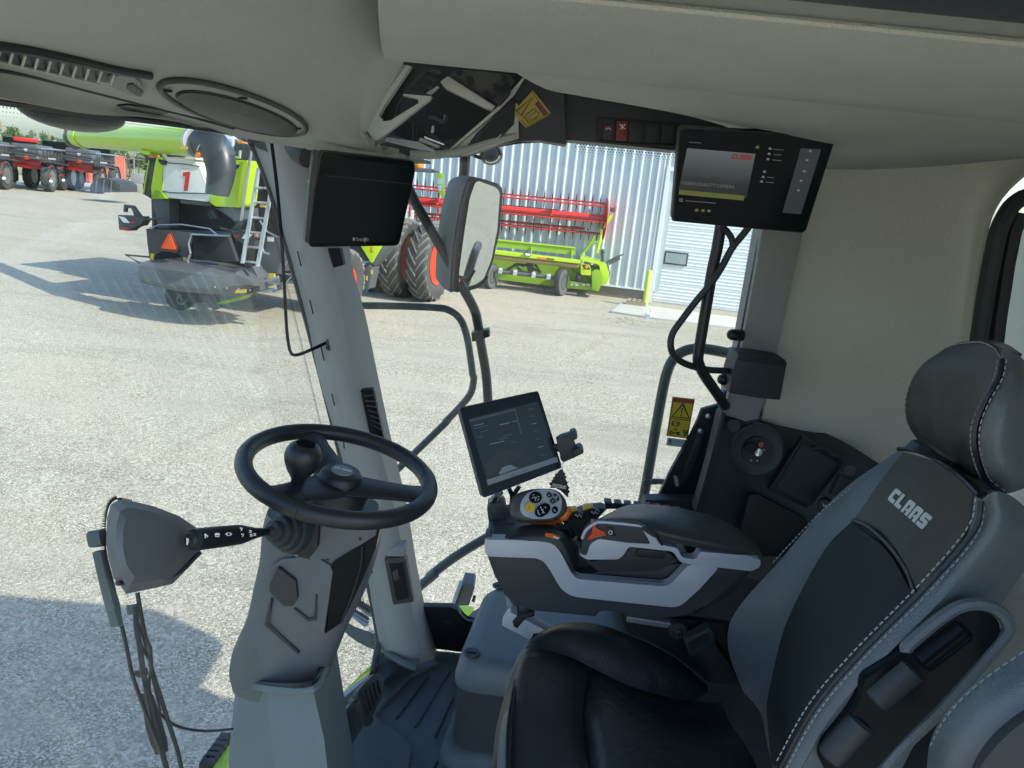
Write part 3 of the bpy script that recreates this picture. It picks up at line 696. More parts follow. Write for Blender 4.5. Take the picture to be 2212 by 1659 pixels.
# tail lamps on outriggers
def lamp(pts_arm, body, white, red, strip, amb=None):
    a = B().tube(rq(pts_arm, -.35), .022, 8).obj('lamp_arm', MT['machine_dark'], cb)
    h = rp('tail_lamp', body, 'machine_dark', -.45, .22, .015)
    rp('reversing_lens', white, 'white_print', -.46, .03, 0, h); rp('stop_lens', red, 'tail_red', -.46, .03, 0, h); rp('reflector_strip', strip, 'tail_red', -.46, .03, 0, h)
    if amb: rp('indicator_lens', amb, 'amber', -.47, .03, 0, h, rr=.02)
lamp([(680, 850), (555, 862)], [(340, 822), (405, 825), (470, 836), (530, 832), (552, 862), (520, 910), (470, 912), (432, 952), (348, 940)], [(345, 832), (395, 840), (435, 888), (385, 884)], [(440, 875), (490, 880), (480, 895), (455, 892)], [(350, 920), (438, 930), (425, 952), (352, 944)])
rp('lamp_bracket', [(388, 735), (465, 745), (528, 832), (475, 836), (452, 765), (404, 760), (408, 800), (384, 798)], 'machine_dark', -.42, .06, .01)
lamp([(1180, 930), (1260, 950)], [(1255, 938), (1300, 945), (1470, 968), (1478, 1010), (1455, 1025), (1450, 1100), (1360, 1090), (1365, 1050), (1300, 1030)], [(1350, 1012), (1380, 975), (1440, 980), (1400, 1022)], [(1280, 990), (1330, 985), (1335, 1005), (1290, 1008)], [(1362, 1065), (1452, 1074), (1446, 1100), (1358, 1088)], [(1456, 975), (1476, 978), (1474, 1003), (1456, 1000)])
rp('lamp_stay', [(1270, 935), (1330, 870), (1385, 865), (1330, 940)], 'machine_dark', -.4, .06)
# aluminium ladder
ld = thing('aluminium_ladder', 'aluminium ladder leaning up the rear right side of the parked combine', 'ladder', RP('D', 1430, 1240, -.7))
LA, LB = (1500, 440), (1368, 1215); RA, RB_ = (1612, 560), (1490, 1240)
for P0, P1 in ((LA, LB), (RA, RB_)):
    p0 = RP('D', *P0, -.5); p1 = RP('D', *P1, -.75); d = (p1 - p0).normalized(); s_ = ce
    B().prism([p0 + s_ * .024, p0 - s_ * .024, p1 - s_ * .024, p1 + s_ * .024], -ch * .07).obj('rail', MT['aluminium'], ld)
for yl, yr in ((600, 605), (718, 726), (842, 852), (962, 972), (1080, 1092), (1200, 1216)):
    def on(a, b_, y): t = (y - a[1]) / (b_[1] - a[1]); return (a[0] + (b_[0] - a[0]) * t, y)
    B().tube([RP('D', *on(LA, LB, yl), -.62), RP('D', *on(RA, RB_, yr), -.62)], .022, 8).obj('rung', MT['aluminium'], ld)
B().tube(rq([(1590, 640), (1545, 900), (1520, 1050), (1530, 1120), (1575, 1140)], -.8), .02, 8, sm=4).obj('ladder_handrail', MT['steel'], ld)
# right flank of the machine
B().tube(rq([(1430, 300), (1390, 560), (1345, 880)], -.1), .03, 8).obj('hood_post', MT['steel'], cb)
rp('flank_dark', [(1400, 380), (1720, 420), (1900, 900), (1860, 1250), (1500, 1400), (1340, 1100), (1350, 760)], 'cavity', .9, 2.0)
rp('side_sheet', [(1490, 1000), (1720, 1010), (1730, 1060), (1640, 1290), (1540, 1310), (1495, 1290), (1510, 1120)], 'machine_grey', -.1, .5, .02)
rp('side_wedge', [(1400, 1260), (1440, 1240), (1505, 1370), (1500, 1440), (1390, 1475), (1300, 1400)], 'machine_grey', -.55, .3, .02)
rp('paper_tag', [(1560, 1003), (1612, 1007), (1612, 1040), (1562, 1038)], 'white_print', -.14, .01)
rp('flank_decal', [(1572, 1300), (1616, 1303), (1614, 1345), (1570, 1340)], 'sticker_yellow', -.4, .05)
rp('ladder_decal', [(1502, 735), (1545, 740), (1543, 762), (1500, 758)], 'sticker_yellow', -.3, .02)
B().tube(rq([(1500, 870), (1560, 960), (1640, 1000)], -.1), .02, 6).tube(rq([(1480, 1390), (1560, 1375), (1660, 1385)], -.3), .02, 6).tube(rq([(1490, 1440), (1600, 1450), (1650, 1440)], -.2), .035, 6).tube(rq([(1640, 1295), (1770, 1310), (1700, 1390)], 0), .02, 6).tube(rq([(1650, 1290), (1740, 1180), (1760, 1250)], .1), .03, 6).obj('pipework', MT['steel'], cb)
rp('pump_block', [(1520, 1425), (1590, 1425), (1595, 1465), (1525, 1462)], 'steel', -.3, .2, .03)
rp('hitch_plate', [(1630, 1380), (1680, 1370), (1675, 1430), (1645, 1440)], 'machine_grey', -.3, .1, .02)
# grain tank and upper body
rp('grain_tank', [(1080, 120), (1225, 110), (1285, 185), (1285, 330), (1180, 320)], 'machine_white', 1.8, 2.6, .03)
rp('tank_mark', [(1140, 178), (1188, 178), (1180, 192), (1150, 190)], 'reel_red', 1.78, .02)
rp('tank_beacon', [(1310, 205), (1360, 215), (1372, 238), (1320, 240)], 'amber', 1.2, .15, .02)
rp('tank_side', [(1290, 200), (1600, 280), (1720, 420), (1400, 385), (1290, 350)], 'machine_dark', 1.6, 3.0, .02)
B().tube(rq([(1285, 350), (1335, 352), (1340, 295)], .3), .03, 8).obj('tank_hinge', MT['aluminium'], cb)
# unloading tube with rubber spout
tl = RP('M', 960, 590, 1.6); tr = RP('D', 985, 228, -.65)
au = B().tube([tl, tl * .5 + tr * .5, tr], [.235, .25, .275], 28).obj('unloading_tube', MT['claas_lime'], cb)
B().tube([tr + (tl - tr).normalized() * .04, tr - (tl - tr).normalized() * .03], .285, 28).obj('tube_collar', MT['aluminium'], au)
td = (tr - tl).normalized()
B().tube([tl - td * .42 + Vector((0, 0, -.02)), tl - td * .34 + Vector((0, 0, -.03)), tl - td * .15 + Vector((0, 0, -.05)), tl - td * .03, tl + td * .02], [.10, .19, .25, .25, .24], 24).obj('tube_end_cap', MT['spout_rubber'], au)
B().box(tl - td * .36 + Vector((0, -.2, .06)), (.05, .04, .16)).obj('end_reflector', MT['red_orange'], au)
B().tube([tl + td * .42, tl + td * .45], .262, 28).obj('tube_flange', MT['claas_lime'], au)
rp('tube_decal', [(850, 258), (912, 262), (912, 288), (850, 282)], 'sticker_yellow', -.93, .004, 0, au)
rp('tube_foot', [(510, 290), (600, 300), (605, 330), (560, 330), (512, 312)], 'claas_lime', -.1, .25, .02, au)
sp0 = RP('D', 1000, 228, -.66)
prof = [((1000, 225), 104), ((1060, 232), 112), ((1130, 275), 124), ((1170, 360), 122), ((1185, 460), 112), ((1172, 560), 100), ((1150, 655), 90)]
rgs = []; cs = [RP('D', *c_, -.66 - .05 * i) for i, (c_, r_) in enumerate(prof)]
for i, (c_, r_) in enumerate(prof):
    d = (cs[min(i + 1, len(cs) - 1)] - cs[max(i - 1, 0)]).normalized(); n_ = d.cross(ch).normalized(); rr_ = r_ * .2645 * cs[i].y * 1.04 / FPX
    rgs.append([cs[i] + (n_ * math.cos(2 * math.pi * k / 28) * rr_ + ch * math.sin(2 * math.pi * k / 28) * rr_ * .9) for k in range(28)])
B().rings([list(r_) for r_ in zip(*[spl(q, 4) for q in zip(*rgs)])]).obj('rubber_spout', MT['spout_rubber'], au, smooth=60)
B().lathe([(.055, 0), (.05, .03)], RP('D', 1000, 333, -1.0), -ch, 16).obj('spout_reflector', MT['amber'], au)
B().tube(rq([(985, 300), (1010, 250), (1040, 265), (1030, 300)], -.98), .014, 6).obj('spout_spring', MT['steel'], au)
rp('work_lamp', [(735, 320), (790, 315), (800, 345), (740, 348)], 'machine_dark', -.15, .2, .01); rp('work_lamp', [(815, 322), (862, 322), (865, 350), (820, 350)], 'machine_grey', -.15, .2, .01)
# wheels
def wheel(c, r, wdt, rimr, lugs, name='wheel'):
    t_ = tyre(B(), c, ce, r, wdt, rimr).obj(name, MT['tyre'], cb, smooth=30)
    treads(B(), c, ce, r, wdt, rimr, lugs).obj('tread_lugs', MT['lug_dust'], t_, smooth=0, kind='stuff')
    rim(B(), c, ce, rimr, wdt * .42, wdt * -.05).obj('rim', MT['rim_red'], t_); return t_
c = at('T', 800, 520, 20.3); c.z = 1.06; wheel(c - ce * .28, 1.05, .56, .60, 22, 'dual_wheel'); wheel(c - ce * 1.10, 1.05, .56, .60, 22, 'dual_wheel')
c2 = at('T', 60, 622, 17.2); c2.z = .74; wheel(c2 - ce * .22, .74, .48, .34, 18, 'rear_wheel')
SPL = Pl(c - ce * 1.55, ce)
FQ = lambda pts, o=0: PY(18.6).q('T', pts, o)
B().prism(FQ([(115, 200), (345, 200), (235, 392)]), ch * .3, .01).obj('flank_panel', MT['claas_lime'], cb)
B().prism(FQ([(240, 255), (262, 255), (260, 295), (240, 295)], -.02), (0, .01, 0)).obj('panel_decal', MT['sticker_yellow'], cb)
B().prism(FQ([(20, 240), (130, 250), (195, 345), (190, 380), (60, 330)], .1), ch * .5, .02).obj('flank_guard', MT['machine_grey'], cb)
B().prism(FQ([(235, 395), (345, 220), (390, 250), (260, 420)], .1), ch * .4, .02).obj('flank_strut', MT['machine_grey'], cb)
B().prism(FQ([(160, 420), (205, 385), (250, 430), (215, 610), (190, 600)], .1), ch * .4, .02).obj('axle_guard', MT['machine_grey'], cb)
for (xx, yy) in ((235, 448), (193, 500)): B().prism(FQ([(xx, yy), (xx + 14, yy), (xx + 12, yy + 38), (xx - 2, yy + 36)], .0), (0, .02, 0)).obj('side_marker', MT['sticker_yellow'], cb)
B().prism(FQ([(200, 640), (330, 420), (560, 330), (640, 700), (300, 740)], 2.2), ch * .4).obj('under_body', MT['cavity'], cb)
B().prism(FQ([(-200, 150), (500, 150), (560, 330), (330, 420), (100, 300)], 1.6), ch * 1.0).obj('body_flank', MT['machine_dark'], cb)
FR = lambda pts, o=0: PY(22.2).q('T', pts, o)
B().prism(FR([(400, -60), (560, -40), (558, 80), (490, 80)], 0), (0, .8, 0), .02).obj('cab_side', MT['machine_white'], cb)
B().prism(FR([(548, -75), (566, -70), (566, 10), (552, 10)], -.02), (0, .01, 0)).obj('number_mark', MT['reel_red'], cb)
B().prism(FR([(490, 78), (560, 80), (650, 95), (640, 130), (490, 110)], -.05), (0, .6, 0), .02).obj('cab_step', MT['machine_dark'], cb)
B().tube(FR([(575, 120), (590, 70), (640, 38)], -.1), .025, 8, sm=3).tube(FR([(720, 90), (730, 70), (820, 70), (818, 100), (800, 125)], -.1), .02, 8).obj('platform_rail', MT['machine_grey'], cb)
B().ell(FR([(778, 92)], -.15)[0], (.11, 0, 0), (0, .05, 0), (0, 0, .13), 16, 8).obj('front_indicator', MT['amber'], cb)
B().prism(FR([(780, 122), (808, 124), (806, 150), (782, 148)], -.15), (0, .1, 0), .01).obj('front_reflector', MT['red_paint'], cb)
B().prism(FR([(520, 130), (660, 128), (880, 200), (880, 225), (640, 165), (520, 150)], .1), (0, .6, 0), .02).obj('front_fender', MT['shaded_lime'], cb)
B().ell(FR([(668, 150)], -.1)[0], (.08, 0, 0), (0, .08, 0), (0, 0, .12), 12, 8).obj('grease_cap', MT['machine_white'], cb)
# front mirror of that combine, seen beyond our own screen
FM = lambda pts, o=0: PY(22.2).q('m', pts, o)
B().prism(FM([(-60, 150), (225, 170), (230, 212), (-60, 195)]), (0, .5, 0), .02).obj('mirror_beam', MT['machine_grey'], cb)
B().tube(FM([(225, 190), (290, 208)]), .02, 6).obj('mirror_arm', MT['machine_dark'], cb)
B().ell(FM([(75, 132)], .1)[0], (.13, 0, 0), (0, .13, 0), (0, 0, .16), 16, 10).obj('cab_beacon', MT['amber'], cb)
mh = B().prism(rnd(FM([(262, 215), (330, 215), (335, 380), (345, 470), (318, 470), (275, 400)], -.1), .06), (0, .12, 0), .02).obj('front_mirror', MT['shaded_lime'], cb)
B().prism(rnd(FM([(270, 270), (322, 272), (318, 330), (270, 328)], -.11), .03), (0, .02, 0)).prism(rnd(FM([(272, 335), (318, 338), (312, 400), (282, 398)], -.11), .03), (0, .02, 0)).obj('mirror_glass', MT['far_roof'], mh)
# ---- three self-propelled sprayers in a row far behind
def sprayer():
    o = Vector((0, 0, 0))
    t = thing('field_sprayer', 'x', 'sprayer', (0, 0, 0), 'red and black sprayers parked in a row')
    for xx in (-1.45, 1.15):
        for yy in (0, 4.4):
            w_ = tyre(B(), (xx, yy, .95), (1, 0, 0), .94, .52, .56, n=28).obj('wheel', MT['tyre'], t, smooth=30)
            treads(B(), (xx, yy, .95), (1, 0, 0), .94, .52, .56, 16, .06).obj('tread_lugs', MT['tyre_grey'], w_, smooth=0, kind='stuff')
            rim(B(), Vector((xx, yy, .95)), (1, 0, 0), .56, .24, -.02).obj('rim', MT['steel'] if xx > 0 else MT['machine_dark'], w_)
            B().rings([[Vector((xx + dx, yy + math.cos(a) * r_, .95 + math.sin(a) * r_)) for dx, r_ in ((-.3, 1.06), (.3, 1.06), (.3, 1.02), (-.3, 1.02))] for a in [R(q) for q in range(-25, 130, 15)]]).obj('fender', MT['black'], t)
            if yy == 0:
                for z in (1.15, 1.75): B().box((xx + .42, -.98, z), (.16, .06, .14)).obj('tail_lamp', MT['tail_red'], t)
                B().lathe([(.11, 0), (.1, .04)], (xx + .44, -.98, .8), (0, -1, 0), 12).obj('reflector', MT['white_print'], t)
    B().box((-.1, 2.9, 1.75), (1.1, 5.0, .35), bev=.04).obj('chassis', MT['machine_dark'], t)
    B().prism([(-.95, -.3, 1.55), (1.0, -.3, 1.45), (1.05, -.3, 2.1), (-.9, -.3, 2.25)], (0, 1.6, 0), .05).obj('rear_cowl', MT['cowl_red_shaded'], t)
    B().prism([(-1.0, -.5, 2.2), (1.05, -.5, 2.1), (.7, -.5, 3.1), (-.9, -.5, 3.15)], (0, 3.0, 0), .12, 3).obj('tank', MT['machine_grey'], t)
    B().box((-.35, .6, 3.42), (1.1, 1.4, .26), bev=.06).obj('tank_lid', MT['reel_red'], t)
    B().prism([(-.18, -.56, 2.12), (.2, -.56, 2.12), (.06, -.56, 2.5), (-.04, -.56, 2.5)], (0, .02, 0)).obj('smv_triangle', MT['smv_orange'], t)
    B().lathe([(.12, 0), (.1, .03)], (-.02, -.56, 2.75), (0, -1, 0), 14).obj('speed_disc', MT['white_print'], t)
    B().box((-.1, 6.0, 2.7), (1.7, 1.6, 1.6), bev=.15, seg=3).obj('cab', MT['gloss_black'], t)
    rn = random.Random(3)
    for sx in (-1, 1):
        for k, (z, dz, ln) in enumerate(((2.35, -.25, 6.5), (2.55, -.2, 6), (2.95, -.1, 6.4), (2.15, -.3, 5.2))):
            x_ = sx * (1.25 + .16 * k); B().tube([(x_, -2.2, z), (x_, -2.2 + ln, z + dz)], .055, 6).obj('boom_rail', MT['steel'] if k % 2 == 0 else MT['machine_dark'], t)
        tb = B()
        for k in range(9):
            y_ = -2 + k * .62; x_ = sx * 1.4; tb.tube([(x_, y_, 2.2), (x_ + .1, y_ + .3, 2.9)], .03, 5).tube([(x_ + .1, y_ + .3, 2.9), (x_, y_ + .6, 2.2)], .03, 5).box((x_, y_, 2.1), (.08, .1, .16))
        tb.obj('boom_lattice', MT['machine_dark'], t)
    B().tube([(-1.3, -.7, 2.5), (.4, -.75, 2.42), (1.4, -.8, 2.36)], .07, 8).tube([(-1.2, -.7, 2.9), (1.2, -.75, 2.85)], .05, 8).obj('rear_boom_section', MT['machine_dark'], t)
    B().box((1.35, -.75, 2.3), (1.1, .1, .12), bev=.02).obj('boom_tip', MT['aluminium'], t)
    return t
sp = sprayer()
g = [PZ(0)('M', 395, 1262), PZ(0)('M', 1035, 1285), PZ(0)('M', -180, 1232)]
sp.scale = (.90, .90, .90); sp.location = g[0]; sp.rotation_euler = (0, 0, R(14)); sp['label'] = 'red and black sprayer with a silver wheel rim, between two other sprayers'
dup(sp, g[1], 'red and black sprayer nearest the black bucket and the combine tube', R(16))
dup(sp, g[2], 'red and black sprayer cut by the left edge of the view', R(12))

# ---- odds and ends along the fence
BK = PY(44)
b = B(); pr = [(1115, 1285), (1120, 1200), (1165, 1130), (1285, 1103), (1410, 1135), (1490, 1190), (1495, 1280)]
b.prism(BK.q('M', pr), (.3, 1.4, 0), .04)
bk = b.obj('bucket_shell', MT['machine_dark']); bt = thing('loader_bucket', 'big black loader bucket resting on gravel beside the sprayers', 'bucket', BK('M', 1300, 1285)); par(bk, bt)
for xx in (1190, 1280, 1375): B().tube([BK('M', xx, 1285, -.03), BK('M', xx + 10, 1180, -.06), BK('M', xx + 18, 1125, .0)], .05, 6).obj('rib', MT['machine_grey'], bt)
CP = PY(64); c0 = CP('M', 905, 1080); c1 = CP('M', 1108, 940); ct = thing('shipping_container', 'faded red shipping container behind the sprayer boom', 'container', (c0 + c1) / 2)
cw = c1.x - c0.x; czt = max(c1.z, 2.4)
B().box(((c0.x + c1.x) / 2, 67, czt / 2), (cw, 6, czt)).obj('container_body', MT['container_red'], ct)
for i in range(9): B().box((c0.x + cw * (i + .5) / 9, 63.97, czt / 2), (cw / 18, .06, czt - .2)).obj('corrugation', MT['container_red'], ct)
cbp = PZ(0)('M', 1700, 1290)
for i, (dx, z, lb_) in enumerate(((-.35, .35, 'lower left concrete barrier block under the stack by the black combine side'), (1.2, .35, 'lower right concrete barrier block under the stack by the black combine side'), (.25, 1.05, 'upper concrete barrier block on top of the two others'))):
    tag(B().box(cbp + Vector((dx * 1.05, .5, z)), (1.5, .75, .69), bev=.03).obj('barrier_block', MT['barrier_grey']), lb_, 'block', 'concrete blocks stacked by the yard edge')
# pipe rings and the pipe rail
FY = 70.0; FP = PY(FY)
b0 = FP('M', 1115, 1045); b1 = FP('M', 1900, 1110)
pr_ = thing('pipe_rail', 'low dark pipe rail along the edge of the grass', 'rail', b0)
rail = B().tube([b0, b1], .07, 8).obj('rail', MT['machine_dark'], pr_)
for f in (.05, .3, .55, .8): q = b0.lerp(b1, f); B().tube([Vector((q.x, q.y, 0)), q], .06, 6).obj('post', MT['machine_dark'], pr_)
for xx, l_ in ((1270, 'leftmost dark pipe ring standing by the rail'), (1505, 'middle dark pipe ring standing by the rail'), (1600, 'rightmost dark pipe ring standing by the rail')):
    c = PY(FY - .3)('M', xx, 1040); c.z = 1.15
    tag(B().tube([c + Vector((math.cos(a) * .95, .1 * math.sin(a), math.sin(a) * 1.1)) for a in [2 * math.pi * q / 28 for q in range(28)]], .045, 6, closed=True).obj('pipe_ring', MT['machine_dark']), l_, 'ring', 'pipe rings by the rail')
lp = PY(FY + 3)('M', 1400, 1035); lp.z = .9
tk = thing('fuel_tank', 'small white tank on a yellow skid beyond the rings', 'tank', (lp.x, lp.y, 0))
B().ell(lp, (1.3, 0, 0), (0, .7, 0), (0, 0, .55), 20, 10).obj('tank_shell', MT['far_white'], tk)
B().box((lp.x, lp.y, .2), (2, .9, .4)).obj('skid', MT['sticker_yellow'], tk)
fn = thing('chain_link_fence', 'thin metal chain link fence with pale posts at the field edge', 'fence', (-40, 66, 0))
px_ = [FP('M', x, 1000).x for x in (1200, 1318, 1430, 1538, 1650, 1765, 1880)]
for x in px_: B().tube([(x, 67, 0), (x, 67, 2.3), (x + .3, 66.7, 2.6)], .045, 6).obj('post', MT['fence_metal'], fn)
B().tube([(px_[0] - 6, 67, 2.25), (px_[-1] + 3, 67, 2.25)], .025, 5).tube([(px_[0] - 6, 67, .1), (px_[-1] + 3, 67, .1)], .02, 5).obj('fence_rail', MT['fence_metal'], fn)
# utility poles
for (x, yb, yt, D_, l_) in ((1222, 880, 655, 110, 'brown utility pole rising between the trees behind the sprayers'), (612, 700, 540, 160, 'thin far utility pole above the tree line'), (16, 560, 405, 120, 'utility pole at the left edge of the sky')):
    Pq = PY(D_); p1 = Pq('M', x, yt); t = thing('utility_pole', l_, 'pole', (p1.x, D_, 0), 'utility poles beyond the yard')
    B().tube([(p1.x, D_, 0), p1], [.2, .13], 8).obj('pole', MT['pole_wood'], t)
    B().box(p1 - Vector((0, 0, .7)), (2.2, .12, .14)).obj('crossarm', MT['pole_wood'], t)
# far white building and cars
WB = PY(150); a = WB('M', 1690, 905); c = WB('M', 1900, 780)
fb = thing('far_building', 'far white building with a grey-green roof behind the trees', 'building', (a.x, 150, 0))
wdt = 26; B().box((a.x + wdt / 2, 160, c.z / 2 - .5), (wdt, 20, c.z)).obj('wall', MT['far_white'], fb)
B().prism([(a.x - .5, 149, c.z - .6), (a.x + wdt, 149, c.z - .6), (a.x + wdt, 149, c.z + 1.6), (a.x - .5, 149, c.z + 1.6)], (0, 22, 0)).obj('roof', MT['far_roof'], fb)
for i in range(3): B().box((a.x + 4 + i * 6, 149.9, 2.2), (2.2, .3, 1.5)).obj('window', MT['far_roof'], fb)
def car(loc, label):
    t = thing('parked_car', label, 'car', loc, 'white cars parked far beyond the fence'); o = Vector(loc)
    B().prism([o + Vector(q) for q in ((-2.1, 0, .35), (2.1, 0, .35), (2.15, 0, .8), (1.3, 0, .95), (.7, 0, 1.45), (-1.1, 0, 1.48), (-1.9, 0, 1.0), (-2.15, 0, .85))], (0, 1.7, 0), .08).obj('body', MT['far_white'], t)
    B().prism([o + Vector(q) for q in ((1.1, -.02, .98), (.62, -.02, 1.38), (-1.0, -.02, 1.4), (-1.6, -.02, 1.02))], (0, .05, 0)).obj('side_window', MT['gloss_black'], t)
    for x in (-1.35, 1.35): B().lathe([(.1, 0), (.33, 0), (.33, .2), (.1, .2)], o + Vector((x, -.05, .33)), (0, 1, 0), 16).obj('wheel', MT['black'], t)
for x, l_ in ((1690, 'left white car parked far off under the trees'), (1765, 'right white car parked far off by the white building')):
    p = PY(118)('M', x, 960); car((p.x, 118, 0), l_)

# ---- trees
def tree(loc, h, wd_, seed, label, n=950, cat='tree'):
    rn = random.Random(seed); t = thing('leafy_tree', label, cat, loc, 'trees beyond the yard'); o = Vector(loc)
    tb = B(); tb.tube([o, o + Vector((rn.uniform(-.2, .2), 0, h * .4)), o + Vector((rn.uniform(-.5, .5), 0, h * .8))], [h * .03, h * .02, h * .006], 7)
    cl = []
    for k in range(11):
        a = rn.uniform(0, 6.28); z = rn.uniform(.35, .92); rr = wd_ * .5 * (1 - abs(z - .55) * 1.1) * rn.uniform(.45, 1)
        c = o + Vector((math.cos(a) * rr, math.sin(a) * rr, z * h)); cl.append((c, h * rn.uniform(.10, .19)))
        tb.tube([o + Vector((0, 0, h * .3 * z + .5)), c], [h * .012, h * .003], 5)
    tb.obj('trunk', MT['bark'], t)
    for mi, mm in enumerate(('leaf_a', 'leaf_b')):
        b = B(); s_ = h * .028
        for k in range(n // 2):
            c, r_ = cl[rn.randrange(len(cl))]
            d = Vector((rn.gauss(0, 1), rn.gauss(0, 1), rn.gauss(0, .8))).normalized() * r_ * rn.uniform(.5, 1.12); p = c + d
            u = Vector((rn.gauss(0, 1), rn.gauss(0, 1), rn.gauss(0, 1))).normalized(); v = u.orthogonal().normalized() * s_ * rn.uniform(.6, 1.4); u = u * s_ * rn.uniform(.6, 1.4)
            b.face([p - u - v * .4, p + u * .2 - v, p + u + v * .3, p - u * .3 + v])
        b.obj('crown', MT[mm], t, smooth=0)
def tpx(x, ytop, D_, wd_, seed, label):
    p = PY(D_)('M', x, ytop); tree((p.x, D_, 0), p.z, wd_, seed, label)
ADJ = ['small', 'rounded', 'broad', 'thin', 'tall', 'low', 'dense', 'loose']
L = [(10, 455, 110, 9), (110, 560, 150, 14), (200, 545, 150, 14), (310, 520, 150, 16), (400, 545, 150, 14), (470, 590, 160, 14), (560, 575, 150, 16), (640, 620, 160, 14), (740, 650, 150, 16), (830, 640, 150, 18), (920, 660, 140, 16), (1010, 660, 130, 16), (1110, 640, 120, 16), (-120, 520, 120, 14)]
N_ = ['leafy tree at the left edge of the yard view', 'small rounded tree left of the red sprayer lid', 'broad tree just behind the red sprayer lid', 'tallest tree of the far row, right of the red lid', 'rounded tree right of the tallest one', 'low tree in the dip of the far tree row', 'rounded tree by the thin far pole', 'last low tree before the grey gap of sky', 'low tree below the tube end cap', 'tree right of the tube end cap', 'tree behind the boom of the nearest sprayer', 'tree left of the brown utility pole', 'tree right behind the brown utility pole', 'tree beyond the left edge of the view']
for i, (x, y, D_, w_) in enumerate(L): tpx(x, y, D_, w_, i + 5, N_[i])
for i, (x, y, D_, w_, l_) in enumerate(((1320, 690, 100, 12, 'big dense tree under the lime tube, left one'), (1470, 700, 96, 13, 'big dense tree under the lime tube, middle one'), (1600, 745, 92, 11, 'big dense tree under the lime tube, right one'))): tpx(x, y, D_, w_, 40 + i, l_)
# ================================================================== OUR OWN CAB
cab = thing('combine_cab', 'interior shell of the combine cab with beige headliner, grey pillars and big windows', 'cab', (.3, 1.35, 1.69))
WS = Pl((-.74, 0, 3.36), (.966, 0, .258))          # windscreen plane, normal points into the cab
def g(pts, c='D0'):                                 # [(x, y, depth), ...] -> points
    return [at(c, x, y, d) for x, y, d in pts]
def yp(name, pts, c, Y, dep, m, parent=None, bev=0, rr=0, label=None, sm=38):
    p = PY(Y).q(c, pts)
    if rr: p = rnd(p, rr)
    return B().prism(p, (0, dep, 0), bev).obj(name, MT[m] if isinstance(m, str) else m, parent or cab, smooth=sm, label=label)

# ---- headliner: front roof module that curves down to the windscreen
rows = [
 [(-90, 201, .95), (150, 236, 1.22), (350, 260, 1.5), (500, 283, 1.85), (660, 313, 1.99), (800, 341, 2.06), (930, 349, 2.10)],
 [(-90, 134, .97), (150, 192, 1.2), (350, 238, 1.5), (510, 272, 1.8), (670, 296, 1.95), (795, 325, 2.03), (890, 338, 2.08)],
 [(-90, 85, .95), (150, 135, 1.1), (350, 195, 1.33), (520, 230, 1.6), (680, 272, 1.8), (775, 305, 1.95), (810, 322, 2.02)],
 [(-90, 20, .88), (150, 50, .98), (350, 95, 1.15), (530, 130, 1.35), (690, 170, 1.55), (775, 225, 1.78), (782, 300, 1.95)],
 [(-90, -60, .78), (150, -60, .82), (350, -60, .88), (540, -40, .98), (700, 0, 1.15), (800, 65, 1.4), (862, 130, 1.62)],
 [(-90, -160, .68), (150, -160, .7), (350, -160, .74), (540, -150, .8), (700, -120, .95), (830, -60, 1.2), (930, 60, 1.45)]]
hl = B().patch([g(r) for r in rows], 6, 6, thick=.012).obj('headliner', MT['headliner'], cab, smooth=70)
# recess shelf, dark trim line, windscreen top frame
def strip(name, pts, r, m, parent=hl, sm=6): return B().tube(g(pts), r, 6, sm=sm).obj(name, MT[m], parent)
strip('windscreen_top_seal', [(-90, 205, .96), (150, 239, 1.22), (350, 264, 1.5), (500, 286, 1.84), (590, 305, 1.95)], .007, 'black', cab)
from mathutils.bvhtree import BVHTree
_bv = BVHTree.FromPolygons([v.co.copy() for v in hl.data.vertices], [tuple(p.vertices) for p in hl.data.polygons])
def on(c, x, y, k=.0):
    "point of the headliner skin seen at that photo point, k metres in front of it"
    d = ray(*px(c, x, y)).normalized(); h = _bv.ray_cast(CAM, d)
    p = h[0] if h[0] is not None else CAM + d * 1.3
    n = h[1] if h[0] is not None else -d
    if n.dot(d) > 0: n = -n
    return p + n * k
def skin(pts, k=0, c='D0'): return [on(c, x, y, k) for x, y in pts]
def plate(name, pts, m, k0, k1, parent=hl, c='D0', closed_spline=0):
    if closed_spline: pts = [(p.x, p.y) for p in spl([Vector((x, y, 0)) for x, y in pts], closed_spline, True)]
    lo = skin(pts, k0, c); b = B(); n = len(lo); mx_, my_ = sum(x for x, y in pts) / n, sum(y for x, y in pts) / n
    rs = [lo] + [skin([(mx_ + (x - mx_) * f, my_ + (y - my_) * f) for x, y in pts], k1, c) for f in (1, .8, .6, .4, .2, .02)]
    b.rings(rs, cap=False)
    return b.obj(name, MT[m], parent, smooth=60)
B().tube(skin([(-40, 146), (80, 168), (260, 214), (400, 249), (505, 278)], .0), .003, 6, sm=6).obj('trim_gap', MT['black'], hl)
plate('grab_recess', [(252, 226), (275, 223), (350, 236), (364, 241), (346, 250), (275, 240)], 'black', -.002, .003)
B().tube(skin([(300, 225), (350, 233)], .004), .002, 5).obj('recess_edge', MT['taupe_plastic'], hl)
